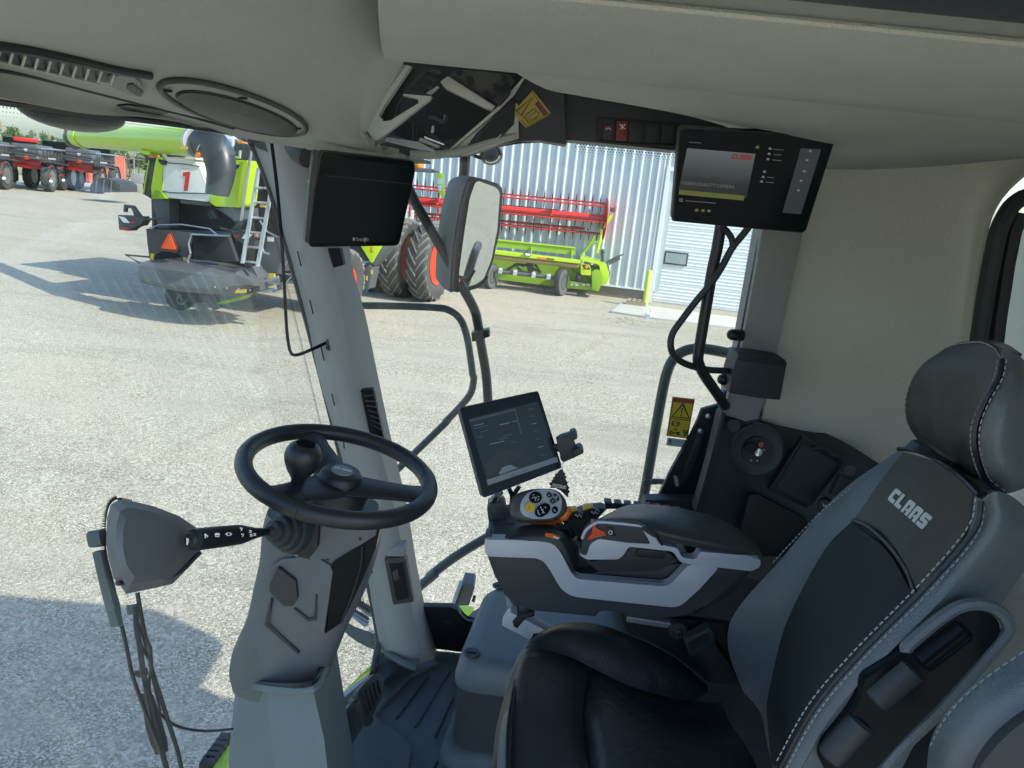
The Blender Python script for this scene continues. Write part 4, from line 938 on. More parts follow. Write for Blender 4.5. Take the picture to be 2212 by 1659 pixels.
# long demister vent with slats
B().tube(skin([(-40, 87), (60, 102), (160, 124), (250, 146), (322, 158)], .004), .0065, 8, sm=4).obj('vent_lip', MT['dark_plastic'], hl)
vent = plate('air_vent', [(-40, 96), (40, 108), (120, 124), (190, 142), (262, 156), (240, 170), (230, 176), (150, 160), (80, 145), (20, 130), (-40, 118)], 'black', -.002, .002)
for i in range(10):
    x = -8 + i * 27.5; y = 102 + (x + 8) * .205
    B().tube([on('D0', x + 6, y, .004), on('D0', x - 3, y + 12, .009), on('D0', x - 2, y + 24, .004)], .0017, 6, sm=4).obj('slat', MT['bay_silver'], hl)
B().tube(skin([(-40, 120), (60, 143), (150, 163), (212, 178)], .003), .0022, 6, sm=4).obj('vent_lower_lip', MT['bay_silver'], hl)
plate('vent_end_cover', [(232, 172), (238, 160), (262, 154), (290, 162), (306, 182), (304, 200), (280, 198), (250, 184)], 'pillar_grey', 0, .006, closed_spline=3)
plate('vent_thumb_slot', [(272, 172), (282, 170), (305, 188), (302, 198), (290, 195), (270, 181)], 'black', .005, .008)
# loudspeaker with oval bezel
def ovl(cx_, cy_, ax_, bx_, rot, n=40):
    out = []
    for q in range(n):
        a = 2 * math.pi * q / n; dx = math.cos(a) * ax_; dy = math.sin(a) * bx_
        out.append((cx_ + dx * math.cos(rot) - dy * math.sin(rot), cy_ + dx * math.sin(rot) + dy * math.cos(rot)))
    return out
rt = math.atan2(98, 322)
plate('speaker_plate', ovl(502, 228, 166, 37, rt), 'headliner', 0, .004)
spk = B().tube(skin(ovl(502, 228, 166, 37, rt), .004), .0055, 8, closed=True).obj('speaker_bezel', MT['taupe_plastic'], hl)
plate('speaker_grille', ovl(510, 238, 136, 27, rt), 'taupe_plastic', .002, .0085)
B().tube(skin(ovl(510, 238, 137, 28, rt), .0045), .0022, 6, closed=True).obj('grille_rim', MT['dark_plastic'], hl)
for q in ((355, 188), (520, 205), (640, 272)): B().box(on('D0', *q, .006), (.02, .006, .004)).obj('bezel_clip', MT['black'], hl)

# ---- longitudinal roof duct and ceiling behind it
prof = [(1.62, 3.66), (1.60, 3.56), (1.555, 3.522), (1.50, 3.503), (1.38, 3.499), (1.22, 3.502), (1.11, 3.510), (1.068, 3.519), (1.050, 3.533), (1.050, 3.56), (1.10, 3.66)]
b = B(); rg = []
yc, zc = 1.32, 3.58
for xx, k in ((-.195, .70), (-.222, .84), (-.225, .93), (-.212, .98), (-.18, 1.0), (.2, 1), (.8, 1), (2.1, 1)):
    rg.append([Vector((xx - (.17 * (y - 1.05) if k < 1 or xx < 0 else 0), yc + (y - yc) * (1 if k == 1 else .5 + .5 * k), zc + (z - zc) * k)) for y, z in prof])
rg = [list(q) for q in zip(*[spl(q, 3) for q in zip(*rg)])]
b.rings(rg); b.obj('roof_duct', MT['headliner'], cab, smooth=50)
B().box((.6, .72, 3.575), (2.7, .72, .03)).obj('ceiling_panel', MT['headliner'], cab)
B().tube([(-.3, 1.047, 3.537), (2.1, 1.047, 3.537)], .005, 6).obj('ceiling_seam', MT['weave'], cab)
B().box((.9, .445, 3.50), (2.6, .09, .165), bev=.02).obj('door_header', MT['dark_plastic'], cab)
srows = [[(1040, 95, 1.5), (1300, 122, 1.45), (1600, 150, 1.42), (1900, 180, 1.42), (2300, 222, 1.42)],
         [(1180, 180, 1.85), (1400, 214, 1.75), (1650, 252, 1.72), (1950, 300, 1.75), (2300, 312, 1.75)],
         [(1260, 195, 2.2), (1480, 238, 2.15), (1650, 290, 2.15), (1800, 352, 2.2), (2300, 322, 2.15)],
         [(1290, 205, 2.34), (1500, 250, 2.34), (1650, 330, 2.34), (1800, 372, 2.32), (2300, 338, 2.3)]]
B().patch([g(r) for r in srows], 5, 5, thick=.012).obj('side_roof_lining', MT['headliner'], cab, smooth=70)
# outer roof widened to shade the yard, rear bulkhead raised against sun, left sill
ro = B(); ro.prism(rnd([Vector(q) for q in ((-1.12, .35, 3.72), (2.1, .30, 3.72), (2.1, 2.85, 3.72), (-.85, 2.8, 3.72), (-1.15, 2.1, 3.72))], .25, 6), (0, 0, .50), .06, 3)
ro.obj('outer_roof', MT['machine_white'], cab)
B().box((1.62, 1.35, 2.75), (.05, 2.3, 2.2)).obj('rear_bulkhead', MT['weave'], cab)

B().box((1.42, .36, 2.7), (.75, .06, 2.0), bev=.02).obj('unseen_quarter_panel', MT['machine_white'], cab)  # unseen panel added to keep sun off the rear corner
B().tube([at('Q', *q) for q in ((640, 1105, 2.05), (900, 1104, 2.07), (1000, 1095, 2.08), (1180, 1068, 2.09), (1330, 1020, 2.095), (1500, 965, 2.10), (1760, 905, 2.105))], [.012, .0075], 12, sm=4).obj('nose_lip', MT['headliner'], cab)
# ---- dark overhead corner: radio bay, sticker, switches
yp('bay_cavity', [(430, -40), (2000, 100), (1900, 300), (1560, 620), (1180, 1070), (985, 1130), (640, 1120), (250, 1040), (100, 900), (400, 500)], 'Q', 2.36, .02, 'black')
bay = yp('bay_frame', [(590, 150), (645, 163), (470, 420), (332, 600), (290, 690), (340, 762), (430, 752), (740, 560), (725, 505), (555, 480), (560, 455), (860, 482), (840, 520), (380, 880), (250, 964), (148, 800), (300, 560)], 'Q', 1.98, .03, 'bay_silver', bev=.004)
yp('bay_side', [(420, 105), (590, 150), (300, 560), (148, 800), (45, 720), (110, 590)], 'Q', 2.0, .06, 'headliner', bay, bev=.006)
yp('bay_inner_ring', [(645, 163), (800, 176), (590, 400), (480, 560), (462, 650), (480, 675), (430, 752), (345, 765), (285, 690), (332, 600)], 'Q', 2.03, .05, 'dark_plastic', bay, bev=.004)
for i in range(4):
    y_ = 190 + i * 80; x_ = 900 - i * 45
    yp('shelf_step', [(x_ - 170, y_ + 18), (x_ - 20, y_), (x_ + 60 - i * 10, y_ + 28), (x_ + 20, y_ + 52), (x_ - 60, y_ + 34)], 'Q', 2.1 + i * .01, .02, 'taupe_plastic', bay)
yp('bay_tab', [(800, 450), (920, 375), (940, 385), (850, 465)], 'Q', 2.06, .015, 'bay_silver', bay)
flap = yp('bay_flap', [(950, 325), (1035, 265), (1540, 588), (1505, 627), (1440, 612), (1000, 395)], 'Q', 2.08, .05, 'bay_silver', bev=.004)
yp('flap_gap', [(1040, 268), (1050, 262), (1548, 580), (1540, 590)], 'Q', 2.075, .004, 'black', flap)
yp('flap_panel', [(1055, 262), (1110, 188), (1690, 252), (1742, 322), (1548, 578)], 'Q', 2.1, .02, 'taupe_plastic', flap)
for x_, y_ in ((1258, 315), (1450, 470), (1545, 395), (1630, 290), (1130, 205)): yp('flap_hole', [(x_ - 42, y_ - 42), (x_ + 12, y_ - 45), (x_ + 46, y_ + 8), (x_ + 40, y_ + 48), (x_ - 5, y_ + 40)], 'Q', 2.092, .006, 'black', flap)
yp('bay_connector', [(1650, 335), (1705, 380), (1690, 460), (1580, 590), (1500, 530), (1560, 420)], 'Q', 2.07, .03, 'black', flap, bev=.008)
yp('bay_sill', [(380, 915), (720, 965), (905, 1062), (895, 1090), (360, 955)], 'Q', 2.06, .06, 'sticker_grey', bay, bev=.005)
hs = yp('heat_sink', [(450, 760), (690, 735), (690, 968), (370, 892)], 'Q', 2.22, .03, 'dark_plastic', bay)
for i in range(11): yp('fin', [(470 + i * 19, 772 - i * 2), (478 + i * 19, 772 - i * 2), (470 + i * 19, 905 + i * 5), (462 + i * 19, 903 + i * 5)], 'Q', 2.2, .03, 'taupe_plastic', hs)
yp('bay_socket', [(780, 905), (1000, 992), (985, 1000), (790, 930)], 'Q', 2.1, .02, 'chrome', bay); yp('socket_body', [(740, 918), (945, 1008), (938, 1032), (715, 962)], 'Q', 2.08, .03, 'bay_silver', bay, bev=.003)
yp('wire_clip', [(868, 795), (885, 795), (885, 860), (865, 875), (850, 865)], 'Q', 2.15, .01, 'aluminium', bay)
B().tube(PY(2.2).q('Q', [(830, 700), (900, 715), (970, 750), (1005, 735), (1010, 680)]), .006, 6, sm=4).tube(PY(2.22).q('Q', [(800, 830), (840, 890), (900, 910), (980, 985)]), .004, 6, sm=4).obj('loose_wire', MT['tube_grey'], bay)
# dark console running along the right roof edge
oc = yp('overhead_console', [(1830, 272), (2260, 310), (2300, 1000), (2010, 950), (1780, 940), (1500, 1010), (1230, 1108), (985, 1122), (950, 1100), (1560, 620)], 'Q', 2.12, .12, 'console_dark', bev=.006)
yp('console_run', [(1185, 168), (1330, 205), (1480, 238), (1602, 256), (1600, 268), (1480, 300), (1470, 327), (1240, 303), (1130, 301), (1180, 230)], 'D0', 2.15, .14, 'dark_plastic', oc, bev=.006)
yp('bay_right_edge', [(1560, 600), (1700, 430), (1830, 285), (1850, 290), (1740, 470), (1590, 620), (1010, 1112), (965, 1115)], 'Q', 2.10, .03, 'bay_silver', oc, bev=.003)
yp('console_shoulder', [(1010, 1112), (1590, 640), (1700, 540), (1780, 560), (1790, 930), (1500, 1012), (1230, 1108)], 'Q', 2.108, .02, 'bay_silver', oc, bev=.005)
yp('roof_speaker_ring', [(1240, 1010), (1330, 880), (1700, 525), (1755, 545), (1735, 780), (1620, 900), (1340, 1005), (1330, 1040), (1260, 1050)], 'Q', 2.102, .02, 'dark_plastic', oc, bev=.004)
yp('roof_speaker_mesh', [(1345, 990), (1400, 880), (1540, 730), (1690, 630), (1720, 690), (1700, 800), (1600, 895), (1520, 955)], 'Q', 2.099, .01, 'black', oc)
yp('speaker_clip', [(1535, 945), (1600, 880), (1608, 890), (1550, 950)], 'Q', 2.09, .008, 'bay_silver', oc)
B().tube(PY(2.145).q('Q', [(2010, 945), (2212, 800), (2280, 740)]), .0018, 5).obj('panel_seam', MT['console_dark'], oc)
# switch bank
sw = yp('switch_bank', [(335, 150), (1085, 195), (1060, 385), (345, 345)], 'U', 2.142, .01, 'black', oc)
def swt(name, pts, m, Y=2.134): return yp(name, pts, 'U', Y, .012, m, oc, bev=.002)
swt('hazard_switch', [(400, 150), (495, 156), (490, 345), (390, 340)], 'dark_plastic'); swt('hazard_stripe', [(404, 212), (488, 216), (486, 250), (402, 246)], 'dark_red', 2.131)
B().tube(PY(2.129).q('U', [(420, 252), (442, 232), (466, 254)]), .0012, 4).obj('hazard_mark', MT['white_print'], oc)
swt('red_switch', [(524, 172), (618, 178), (606, 352), (508, 346)], 'switch_red', 2.13); swt('red_switch_slot', [(535, 276), (592, 280), (590, 308), (533, 304)], 'dark_red', 2.127)
B().tube(PY(2.126).q('U', [(545, 205), (595, 245)]), .001, 4).tube(PY(2.126).q('U', [(595, 205), (545, 245)]), .001, 4).tube(PY(2.126).q('U', [(570, 202), (570, 248)]), .001, 4).tube(PY(2.126).q('U', [(552, 200), (558, 218)]), .001, 4).tube(PY(2.126).q('U', [(588, 200), (582, 218)]), .001, 4).obj('red_switch_mark', MT['white_print'], oc)
for a in ((634, 185), (790, 190), (922, 200)): swt('blank_switch', [(a[0], a[1]), (a[0] + 110, a[1] + 6), (a[0] + 104, a[1] + 176), (a[0] - 8, a[1] + 170)], 'dark_plastic', 2.136)
B().tube(PY(2.14).q('U', [(345, 352), (640, 378), (1060, 400)]), .003, 5).obj('switch_trim', MT['console_dark'], oc)
# yellow warning sticker on the overhead console (faded)
SPL_ = Pl(at('S', 1050, 850, 2.112), (.15, -.98, -.1))
st = thing('overhead_warning_sticker', 'faded yellow warning sticker with a cabinet drawing on the dark overhead console', 'sticker', SPL_('S', 1050, 850))
def sp_(name, pts, m, o=0, parent=st): return B().prism(SPL_.q('S', pts, o), (0, .0008, 0)).obj(name, MT[m], parent, smooth=0)
sp_('sticker_sheet', [(1085, 135), (1730, 950), (1725, 1010), (890, 1500), (830, 1500), (345, 1000), (350, 960)], 'sticker_yellow_old')
sp_('red_band', [(1290, 520), (1665, 1000), (1500, 1085), (1180, 640)], 'dark_red', .0015)
def ln(pts, r, m='black', o=.002, pl=None, c='S', parent=st, name='printed_line'): return B().tube((pl or SPL_).q(c, pts, o), r, 4).obj(name, MT[m], parent, smooth=0)
ln([(1050, 210), (1300, 520), (1180, 640), (1500, 1085), (890, 1465), (670, 1230)], .0006)
ln([(500, 880), (1100, 390), (660, 1060), (500, 880)], .0012)
ln([(1060, 850), (1140, 810), (1200, 900), (1300, 960), (1310, 1030), (1240, 1100), (1270, 1150), (950, 1350), (740, 1120), (1060, 850)], .0007)
ln([(1200, 920), (960, 1090)], .0006); ln([(800, 1100), (930, 1300)], .0006); ln([(880, 1080), (990, 1240), (1250, 1100)], .0006)
o1 = SPL_('S', 1230, 610, .003); text('WARNING', .0042, o1, SPL_('S', 1560, 1040, .003) - o1, SPL_('S', 1290, 530, .003) - o1, MT['black'], st, .0002)
for o__ in [o for o in st.children]: pass

# ---- glass
gl = B(); gp = [WS('D0', *q) for q in ((-700, 120), (545, 292), (812, 1440))]
yA = 2.21
c_ = [Vector((-.74, .30, 3.36)), Vector((-.74, yA, 3.36)), Vector((-.74 + .267 * 1.70, yA, 1.66)), Vector((-.74 + .267 * 1.70, .30, 1.66))]
gl.prism([q + Vector((-.006, 0, 0)) for q in c_], WS.n * .006); gl.obj('windscreen', MT['cab_glass'], cab, smooth=0)
SW = PY(2.30)
B().prism(SW.q('D0', [(600, 290), (1690, 318), (1655, 860), (1420, 1500), (868, 1500)]), (0, .005, 0)).obj('side_window', MT['cab_glass'], cab, smooth=0)
# printed dots along the glass edges
def dots(a, c, inward, plane_n, rows=5, pitch=.011, r0=.0042, parent=None, offn=.004, name='frit_dots'):
    b = B(); L = (c - a).length; d = (c - a).normalized(); n = int(L / pitch); u = inward.normalized()
    for j in range(rows):
        rr = r0 * (1 - j / (rows + .6))
        for i in range(n):
            p = a + d * ((i + .5 * (j % 2)) * pitch) + u * (j * pitch * .8) + plane_n * offn
            b.face([p + (d * math.cos(t) + u * math.sin(t)) * rr for t in [math.pi * 2 * k / 6 for k in range(6)]])
    return b.obj(name, MT['black'], parent or cab, smooth=0, kind='stuff')
ia = WS('D0', -60, 213, -.004); ib = WS('D0', 545, 296, -.004)
dots(ia, ib, Vector((.267, 0, -1)), Vector((0, 0, 0)), 4, .0075, .0018)
ja = WS('D0', 548, 312, -.004); jb = WS('D0', 810, 1400, -.004)
dots(ja, jb, Vector((0, -1, 0)), Vector((0, 0, 0)), 4, .009, .0034)
sa = SW('D0', 1015, 322); sb_ = SW('D0', 1480, 335); dots(SW('D0', 1245, 305, -.003), SW('D0', 1640, 340, -.003), Vector((0, 0, -1)), Vector((0, 0, 0)), 6, .009, .0034)
dots(SW('D0', 1640, 500, -.003), SW('D0', 1575, 880, -.003), Vector((-1, 0, -.1)), Vector((0, 0, 0)), 5, .009, .0034)

# ---- right front pillar
pr = [((540, 296), (640, 312), (720, 322)), ((588, 416), (672, 440), (735, 460)), ((619, 525), (705, 550), (744, 574)), ((662, 686), (737, 700), (775, 690)),
      ((687, 809), (757, 815), (800, 809)), ((734, 973), (817, 973), (832, 960)), ((770, 1120), (851, 1111), (868, 1110)), ((793, 1241), (871, 1222), (890, 1240)), ((808, 1330), (887, 1329), (911, 1345)), ((823, 1408), (901, 1442), (937, 1430))]
rg = []
for l, m_, r_ in pr:
    P0 = at('D0', *l, 2.19); P2 = at('D0', *m_, 2.07); P3 = at('D0', *r_, 2.2)
    P1 = P0.lerp(P2, .5) + Vector((0, -.014, 0)); P15 = P0.lerp(P2, .85) + Vector((0, -.011, 0)); P25 = P2.lerp(P3, .2) + Vector((.004, -.012, 0))
    rg.append([P0, P1, P15, P25, P3, P3 + Vector((.0, .09, 0)), P0 + Vector((0, .09, 0))])
rg = [list(q) for q in zip(*[spl(q, 4) for q in zip(*rg)])]
ap = B().rings(rg).obj('front_pillar', MT['pillar_grey'], cab, smooth=55)
for c, a, d in (('D', (1808, 1120), (1838, 1240)), ('D', (1908, 1515), (1936, 1632)), ('E', (108, 1470), (130, 1565)), ('G', (1485, 0), (1500, 68)), ('G', (1552, 262), (1556, 318)), ('P', (485, 240), (503, 320))):
    A = at(c, *a, 2.128); D_ = at(c, *d, 2.128); B().tube([A, D_], .0022, 5).obj('pillar_slot', MT['black'], ap)
strip('pillar_seal', [(536, 296, 2.19), (584, 416, 2.195), (660, 690, 2.195), (733, 980, 2.2), (792, 1250, 2.2), (818, 1408, 2.2), (800, 1460, 2.2)], .007, 'black', cab)
# vents on the pillar's right face
yp('pillar_vent', [(150, 812), (238, 812), (262, 925), (190, 945)], 'E', 2.055, .03, 'gloss_black', ap, bev=.004)
pv = yp('pillar_vent', [(1648, -20), (1722, -25), (1790, 280), (1702, 232)], 'G', 2.06, .03, 'gloss_black', ap, bev=.004)
for i in range(7): yp('vent_rib', [(1668 + i * 9, 10 + i * 28), (1722 + i * 9, 6 + i * 34), (1724 + i * 9, 14 + i * 34), (1670 + i * 9, 18 + i * 28)], 'G', 2.056, .01, 'dark_plastic', ap)
# latch recess
yp('latch_frame', [(640, 155), (880, 130), (905, 180), (992, 665), (760, 700), (742, 680)], 'P', 2.05, .03, 'taupe_plastic', ap, bev=.006)
yp('latch_pocket', [(703, 218), (868, 205), (935, 620), (790, 650)], 'P', 2.046, .01, 'black', ap)
yp('latch_hook', [(760, 300), (800, 270), (825, 395), (760, 420), (735, 320)], 'P', 2.04, .015, 'taupe_plastic', ap, bev=.003)
yp('pillar_brow', [(650, 130), (800, 20), (880, 0), (915, 60), (880, 132)], 'P', 2.045, .05, 'pillar_grey', ap, bev=.01)
# dark header above the pillar with the mount
yp('pillar_cap', [(1215, 92), (1290, 80), (1590, 140), (1640, 340), (1500, 285), (1440, 252), (1310, 200), (1225, 130)], 'D', 2.14, .08, 'dark_plastic', bev=.01)
yp('pillar_cap_side', [(1580, 130), (1700, 150), (1740, 360), (1640, 340)], 'D', 2.12, .1, 'taupe_plastic', bev=.008)
yp('mount_bracket', [(1690, 150), (1745, 160), (1760, 250), (1800, 300), (1860, 365), (1790, 372), (1725, 345)], 'D', 2.09, .03, 'dark_plastic', bev=.004)
for q in ((1745, 200), (1775, 335)): B().lathe([(.008, 0), (.008, .005), (.004, .008)], at('D', *q, 2.085), (0, -1, 0), 10).obj('mount_bolt', MT['steel'], cab)

# ---- rear right pillar, rear corner upholstery, rear window
yp('rear_pillar', [(1649, 480), (1700, 485), (1736, 500), (1724, 549), (1676, 772), (1655, 860), (1640, 905), (1612, 912), (1566, 898), (1575, 850), (1600, 762), (1637, 560)], 'D0', 2.17, .1, 'pillar_grey', bev=.012)
yp('pillar_backing', [(1590, 850), (1790, 850), (1790, 990), (1590, 960)], 'D0', 2.33, .02, 'dark_plastic')
strip('rear_pillar_seal', [(1648, 480, 2.2), (1634, 560, 2.2), (1598, 745, 2.2), (1572, 850, 2.2)], .008, 'black', cab)
rr_ = [[(1740, 385, 2.24), (1790, 358, 2.25), (1950, 345, 2.26), (2080, 336, 2.26), (2300, 315, 2.22)],
       [(1718, 500, 2.22), (1800, 480, 2.25), (1950, 470, 2.27), (2090, 460, 2.25), (2165, 430, 2.16), (2300, 380, 2.1)][:5],
       [(1680, 690, 2.21), (1780, 680, 2.25), (1940, 670, 2.27), (2075, 650, 2.25), (2125, 560, 2.16)],
       [(1655, 830, 2.21), (1740, 840, 2.25), (1900, 850, 2.27), (2050, 830, 2.25), (2105, 760, 2.17)],
       [(1646, 893, 2.22), (1720, 920, 2.26), (1850, 980, 2.28), (1990, 1080, 2.27), (2110, 1100, 2.2)],
       [(1650, 905, 2.30), (1720, 935, 2.32), (1850, 1000, 2.32), (1990, 1110, 2.3), (2110, 1200, 2.25)]]
B().patch([g(r) for r in rr_], 6, 6, thick=.012).obj('rear_corner_upholstery', MT['weave'], cab, smooth=70)
strip('lining_seam', [(1786, 361, 2.235), (1950, 350, 2.24), (2080, 341, 2.24), (2300, 322, 2.2)], .004, 'weave', cab)
wsl = [(640, 60), (560, 80), (470, 150), (395, 270), (340, 400), (290, 620), (240, 880), (190, 1180), (140, 1500), (120, 1700)]
sp2 = [(640, 250), (610, 330), (570, 440), (545, 560), (505, 760), (470, 1000), (430, 1250), (400, 1500), (380, 1700)]
for nm, pts, Y_, r_, m_ in (('rear_window_seal', [(x + 40, y + 30) for x, y in wsl], 2.13, .024, 'dark_plastic'), ('rear_window_frame', [(x - 45, y) for x, y in sp2], 2.15, .022, 'black')):
    B().tube([at('s', x, y, Y_) for x, y in pts], r_, 8, sm=3).obj(nm, MT[m_], cab)
B().prism([at('s', x, y, 2.2) for x, y in [(640, 250), (570, 440), (505, 760), (430, 1250), (380, 1700), (700, 1700), (700, 250)]], (0, .005, 0)).obj('rear_window', MT['cab_glass'], cab, smooth=0)
B().tube([at('s', x, y, 2.5) for x, y in [(660, 1030), (600, 1180), (560, 1350), (525, 1560)]], .014, 8, sm=3).obj('rear_wiper_arm', MT['tube_grey'], cab)
# ---- lower right corner: black plate, side console
yp('black_corner_plate', [(380, 882), (495, 850), (520, 880), (420, 1200), (345, 1475), (110, 1425), (200, 1240), (330, 1020)], 'F', 2.27, .02, 'black', bev=.004)
yp('plate_strut', [(365, 1010), (395, 1005), (360, 1140), (290, 1290), (240, 1330), (225, 1270), (280, 1265)], 'F', 2.25, .02, 'dark_plastic', bev=.004)
for q in ((415, 922), (370, 1005), (470, 1035)): B().lathe([(.009, 0), (.008, .006), (.003, .008)], at('F', *q, 2.245), (0, -1, 0), 8).obj('plate_bolt', MT['steel'], cab)
yp('plate_latch', [(224, 1270), (242, 1268), (250, 1315), (235, 1322)], 'F', 2.24, .02, 'steel')
sc = [[(505, 895, 2.2), (640, 935, 2.22), (740, 920, 2.26), (900, 962, 2.27), (1060, 1010, 2.26), (1210, 1080, 2.2), (1400, 1200, 2.1)],
      [(480, 1000, 2.16), (610, 1020, 2.19), (740, 1010, 2.22), (900, 1060, 2.22), (1050, 1110, 2.2), (1200, 1180, 2.14), (1400, 1300, 2.05)],
      [(420, 1230, 2.13), (560, 1250, 2.16), (680, 1290, 2.18), (850, 1360, 2.17), (1000, 1440, 2.13), (1120, 1480, 2.08), (1300, 1560, 2.0)],
      [(345, 1480, 2.12), (500, 1520, 2.15), (620, 1560, 2.16), (800, 1640, 2.14), (950, 1700, 2.1), (1100, 1750, 2.02), (1300, 1800, 1.95)],
      [(280, 1750, 2.1), (450, 1800, 2.12), (600, 1830, 2.14), (800, 1880, 2.12), (950, 1900, 2.06), (1100, 1950, 2.0), (1300, 2000, 1.9)]]
cs_ = B().patch([[at('F', *q) for q in r] for r in sc], 5, 5, thick=.01).obj('side_console', MT['console_dark'], cab, smooth=60)
def cp(name, pts, Y, dep, m, bev=0, rr=0): return yp(name, pts, 'F', Y, dep, m, cs_, bev, rr)
cp('console_left_edge', [(488, 905), (520, 905), (470, 1120), (385, 1470), (340, 1470), (430, 1160)], 2.12, .06, 'dark_plastic', .008)
cp('phone_tray', [(955, 1035), (1185, 1180), (1010, 1465), (760, 1340)], 2.135, .02, 'black', .004)
cp('tray_floor', [(950, 1075), (1150, 1190), (1000, 1430), (800, 1330)], 2.13, .006, 'dark_plastic')
B().tube([at('F', *q, 2.125) for q in ((1000, 1110), (1080, 1105), (1110, 1140), (1160, 1150))], .006, 6, sm=3).obj('tray_lip', MT['dark_plastic'], cs_)
cp('lower_bin', [(650, 1370), (700, 1365), (960, 1500), (985, 1560), (960, 1640), (850, 1720), (560, 1720)], 2.105, .02, 'black', .006)
yp('lower_side_wall', [(1395, 1080), (1700, 1080), (2230, 1200), (2230, 1700), (1270, 1700), (1290, 1330), (1330, 1240)], 'D0', 2.2, .05, 'dark_plastic')
igc = at('F', 690, 1115, 2.165); ign = Vector((-.1, -.98, .12))
B().lathe([(.085, -.01), (.083, .004), (.075, .008), (.06, .002), (.045, .004)], igc, ign, 32).obj('ignition_housing', MT['console_dark'], cs_)
igs = B().lathe([(.046, 0), (.045, .012), (.02, .012)], igc + ign * .004, ign, 28).obj('ignition_switch', MT['black'], cs_)
B().lathe([(.012, 0), (.012, .016), (.004, .017)], igc + ign * .014, ign, 16).obj('key_barrel', MT['chrome'], cs_)
B().prism(rnd([at('F', *q, 2.125) for q in ((612, 1108), (640, 1085), (690, 1075), (700, 1110), (672, 1135))], .006), (0, .012, 0), .003).obj('key', MT['black'], cs_)
B().lathe([(.008, 0), (.008, .002)], at('F', 716, 1082, 2.14), ign, 12).obj('stop_symbol', MT['sticker_red'], cs_)
for q in ((733, 1112), (695, 1172), (660, 1170)): B().tube([at('F', q[0] - 6, q[1], 2.14), at('F', q[0] + 6, q[1] + 4, 2.14)], .0016, 4).obj('ignition_mark', MT['white_print'], cs_)
B().lathe([(.02, 0), (.019, .003), (.004, .003)], at('F', 562, 975, 2.15), ign, 20).obj('blank_plug', MT['dark_plastic'], cs_)
B().lathe([(.018, 0), (.017, .003), (.004, .003)], at('F', 1220, 1230, 2.09), (-.3, -.95, .1), 20).obj('blank_plug', MT['dark_plastic'], cs_)
cp('socket_cover', [(1165, 1255), (1215, 1270), (1165, 1385), (1110, 1370)], 2.075, .02, 'dark_plastic', .004)
lt = at('F', 1080, 1425, 2.07); ltn = Vector((-.45, -.85, .2))
B().lathe([(.021, -.02), (.021, .018), (.017, .022), (.003, .022)], lt, ltn, 24).obj('cigarette_lighter', MT['black'], cs_)
B().tube([lt + ltn.normalized() * .024 + Vector(q) for q in ((-.006, 0, .006), (0, 0, -.002), (.004, 0, .004))], .0015, 4).obj('lighter_mark', MT['white_print'], cs_)
# ---- floor
FZ = PZ(1.69)
fl = FZ.q('J', [(1195, 600), (1140, 765), (900, 965), (500, 1270), (150, 1550)]) + [Vector((-.55, .42, 1.69)), Vector((1.6, .42, 1.69)), Vector((1.6, 2.28, 1.69)), Vector((-.18, 2.28, 1.69))]
floor = B().prism(fl, (0, 0, -.06)).obj('floor', MT['rubber_mat'], cab)
def fz(name, pts, h, m='rubber_mat', z=1.694, bev=.004, rr=.02): return B().prism(rnd(PZ(z).q('J', pts), rr), (0, 0, h), bev).obj(name, MT[m], floor)
fz('mat_inset', [(1000, 1050), (1140, 1080), (1200, 1120), (1300, 1180), (1385, 1260), (1390, 1330), (1360, 1460), (900, 1500)], .012)
fz('mat_step', [(1190, 630), (1300, 690), (1330, 720), (1230, 830), (1205, 860), (1150, 765)], .02, z=1.70)
for a, d in (((1510, 790), (1295, 1072)), ((1655, 755), (1420, 1132)), ((1675, 935), (1555, 1198)), ((1570, 1360), (1540, 1420))):
    B().tube([PZ(1.692)('J', *a), PZ(1.692)('J', *d)], .0035, 5).obj('mat_groove', MT['black'], floor)
B().tube(PZ(1.697).q('J', [(1560, 690), (1540, 720), (1420, 770), (1370, 800), (1200, 980), (1150, 1040), (1145, 1080), (1180, 1110)]), .008, 6, sm=4).obj('mat_ridge', MT['rubber_mat'], floor)
B().tube([at('J', 1235, 640, 2.13), at('J', 1425, 730, 2.03), at('J', 1540, 700, 2.14)], .012, 8, sm=4).obj('pillar_skirt', MT['rubber_mat'], floor)
yp('lower_side_panel', [(1450, 322), (1660, 325), (1710, 345), (1735, 400), (1765, 425), (1900, 440), (1900, 640), (1690, 622), (1515, 602)], 'J', 2.27, .03, 'black', bev=.005)
B().lathe([(.008, 0), (.006, .005)], at('J', 1640, 418, 2.265), (0, -1, 0), 8).obj('panel_bolt', MT['dark_plastic'], cab)
# lower front frame, seen under the pillar
B().tube([at('J', 1185, 510, 2.22), at('J', 1160, 650, 2.15), at('J', 1140, 770, 2.08)], .012, 8).obj('windscreen_lower_seal', MT['black'], cab)
# outside bodywork in view below the glass
fen = thing('front_bodywork', 'lime green front bodywork of our own combine below the windscreen', 'bodywork', (-.9, 2.2, 1.2))
B().prism(PZ(1.35).q('J', [(1160, 680), (1145, 740), (1080, 770), (910, 925), (880, 950), (1000, 830)]), (0, 0, -.05), .004).obj('fender_edge', MT['claas_lime'], fen)
B().prism(PZ(1.40).q('J', [(1140, 745), (1120, 790), (1000, 900), (905, 965), (895, 940), (1010, 840)]), (0, 0, -.05), .004).obj('fender_strip', MT['sticker_grey'], fen)
B().prism(PZ(1.2).q('J', [(-60, 1500), (180, 1190), (200, 1250), (120, 1600)]), (0, 0, -.3), .02).obj('left_fender', MT['claas_lime'], fen)
for i in range(5): B().box(PZ(1.2)('J', 35 + i * 28, 1368 - i * 38), (.05, .05, .03), bev=.006).obj('fender_cleat', MT['black'], fen)
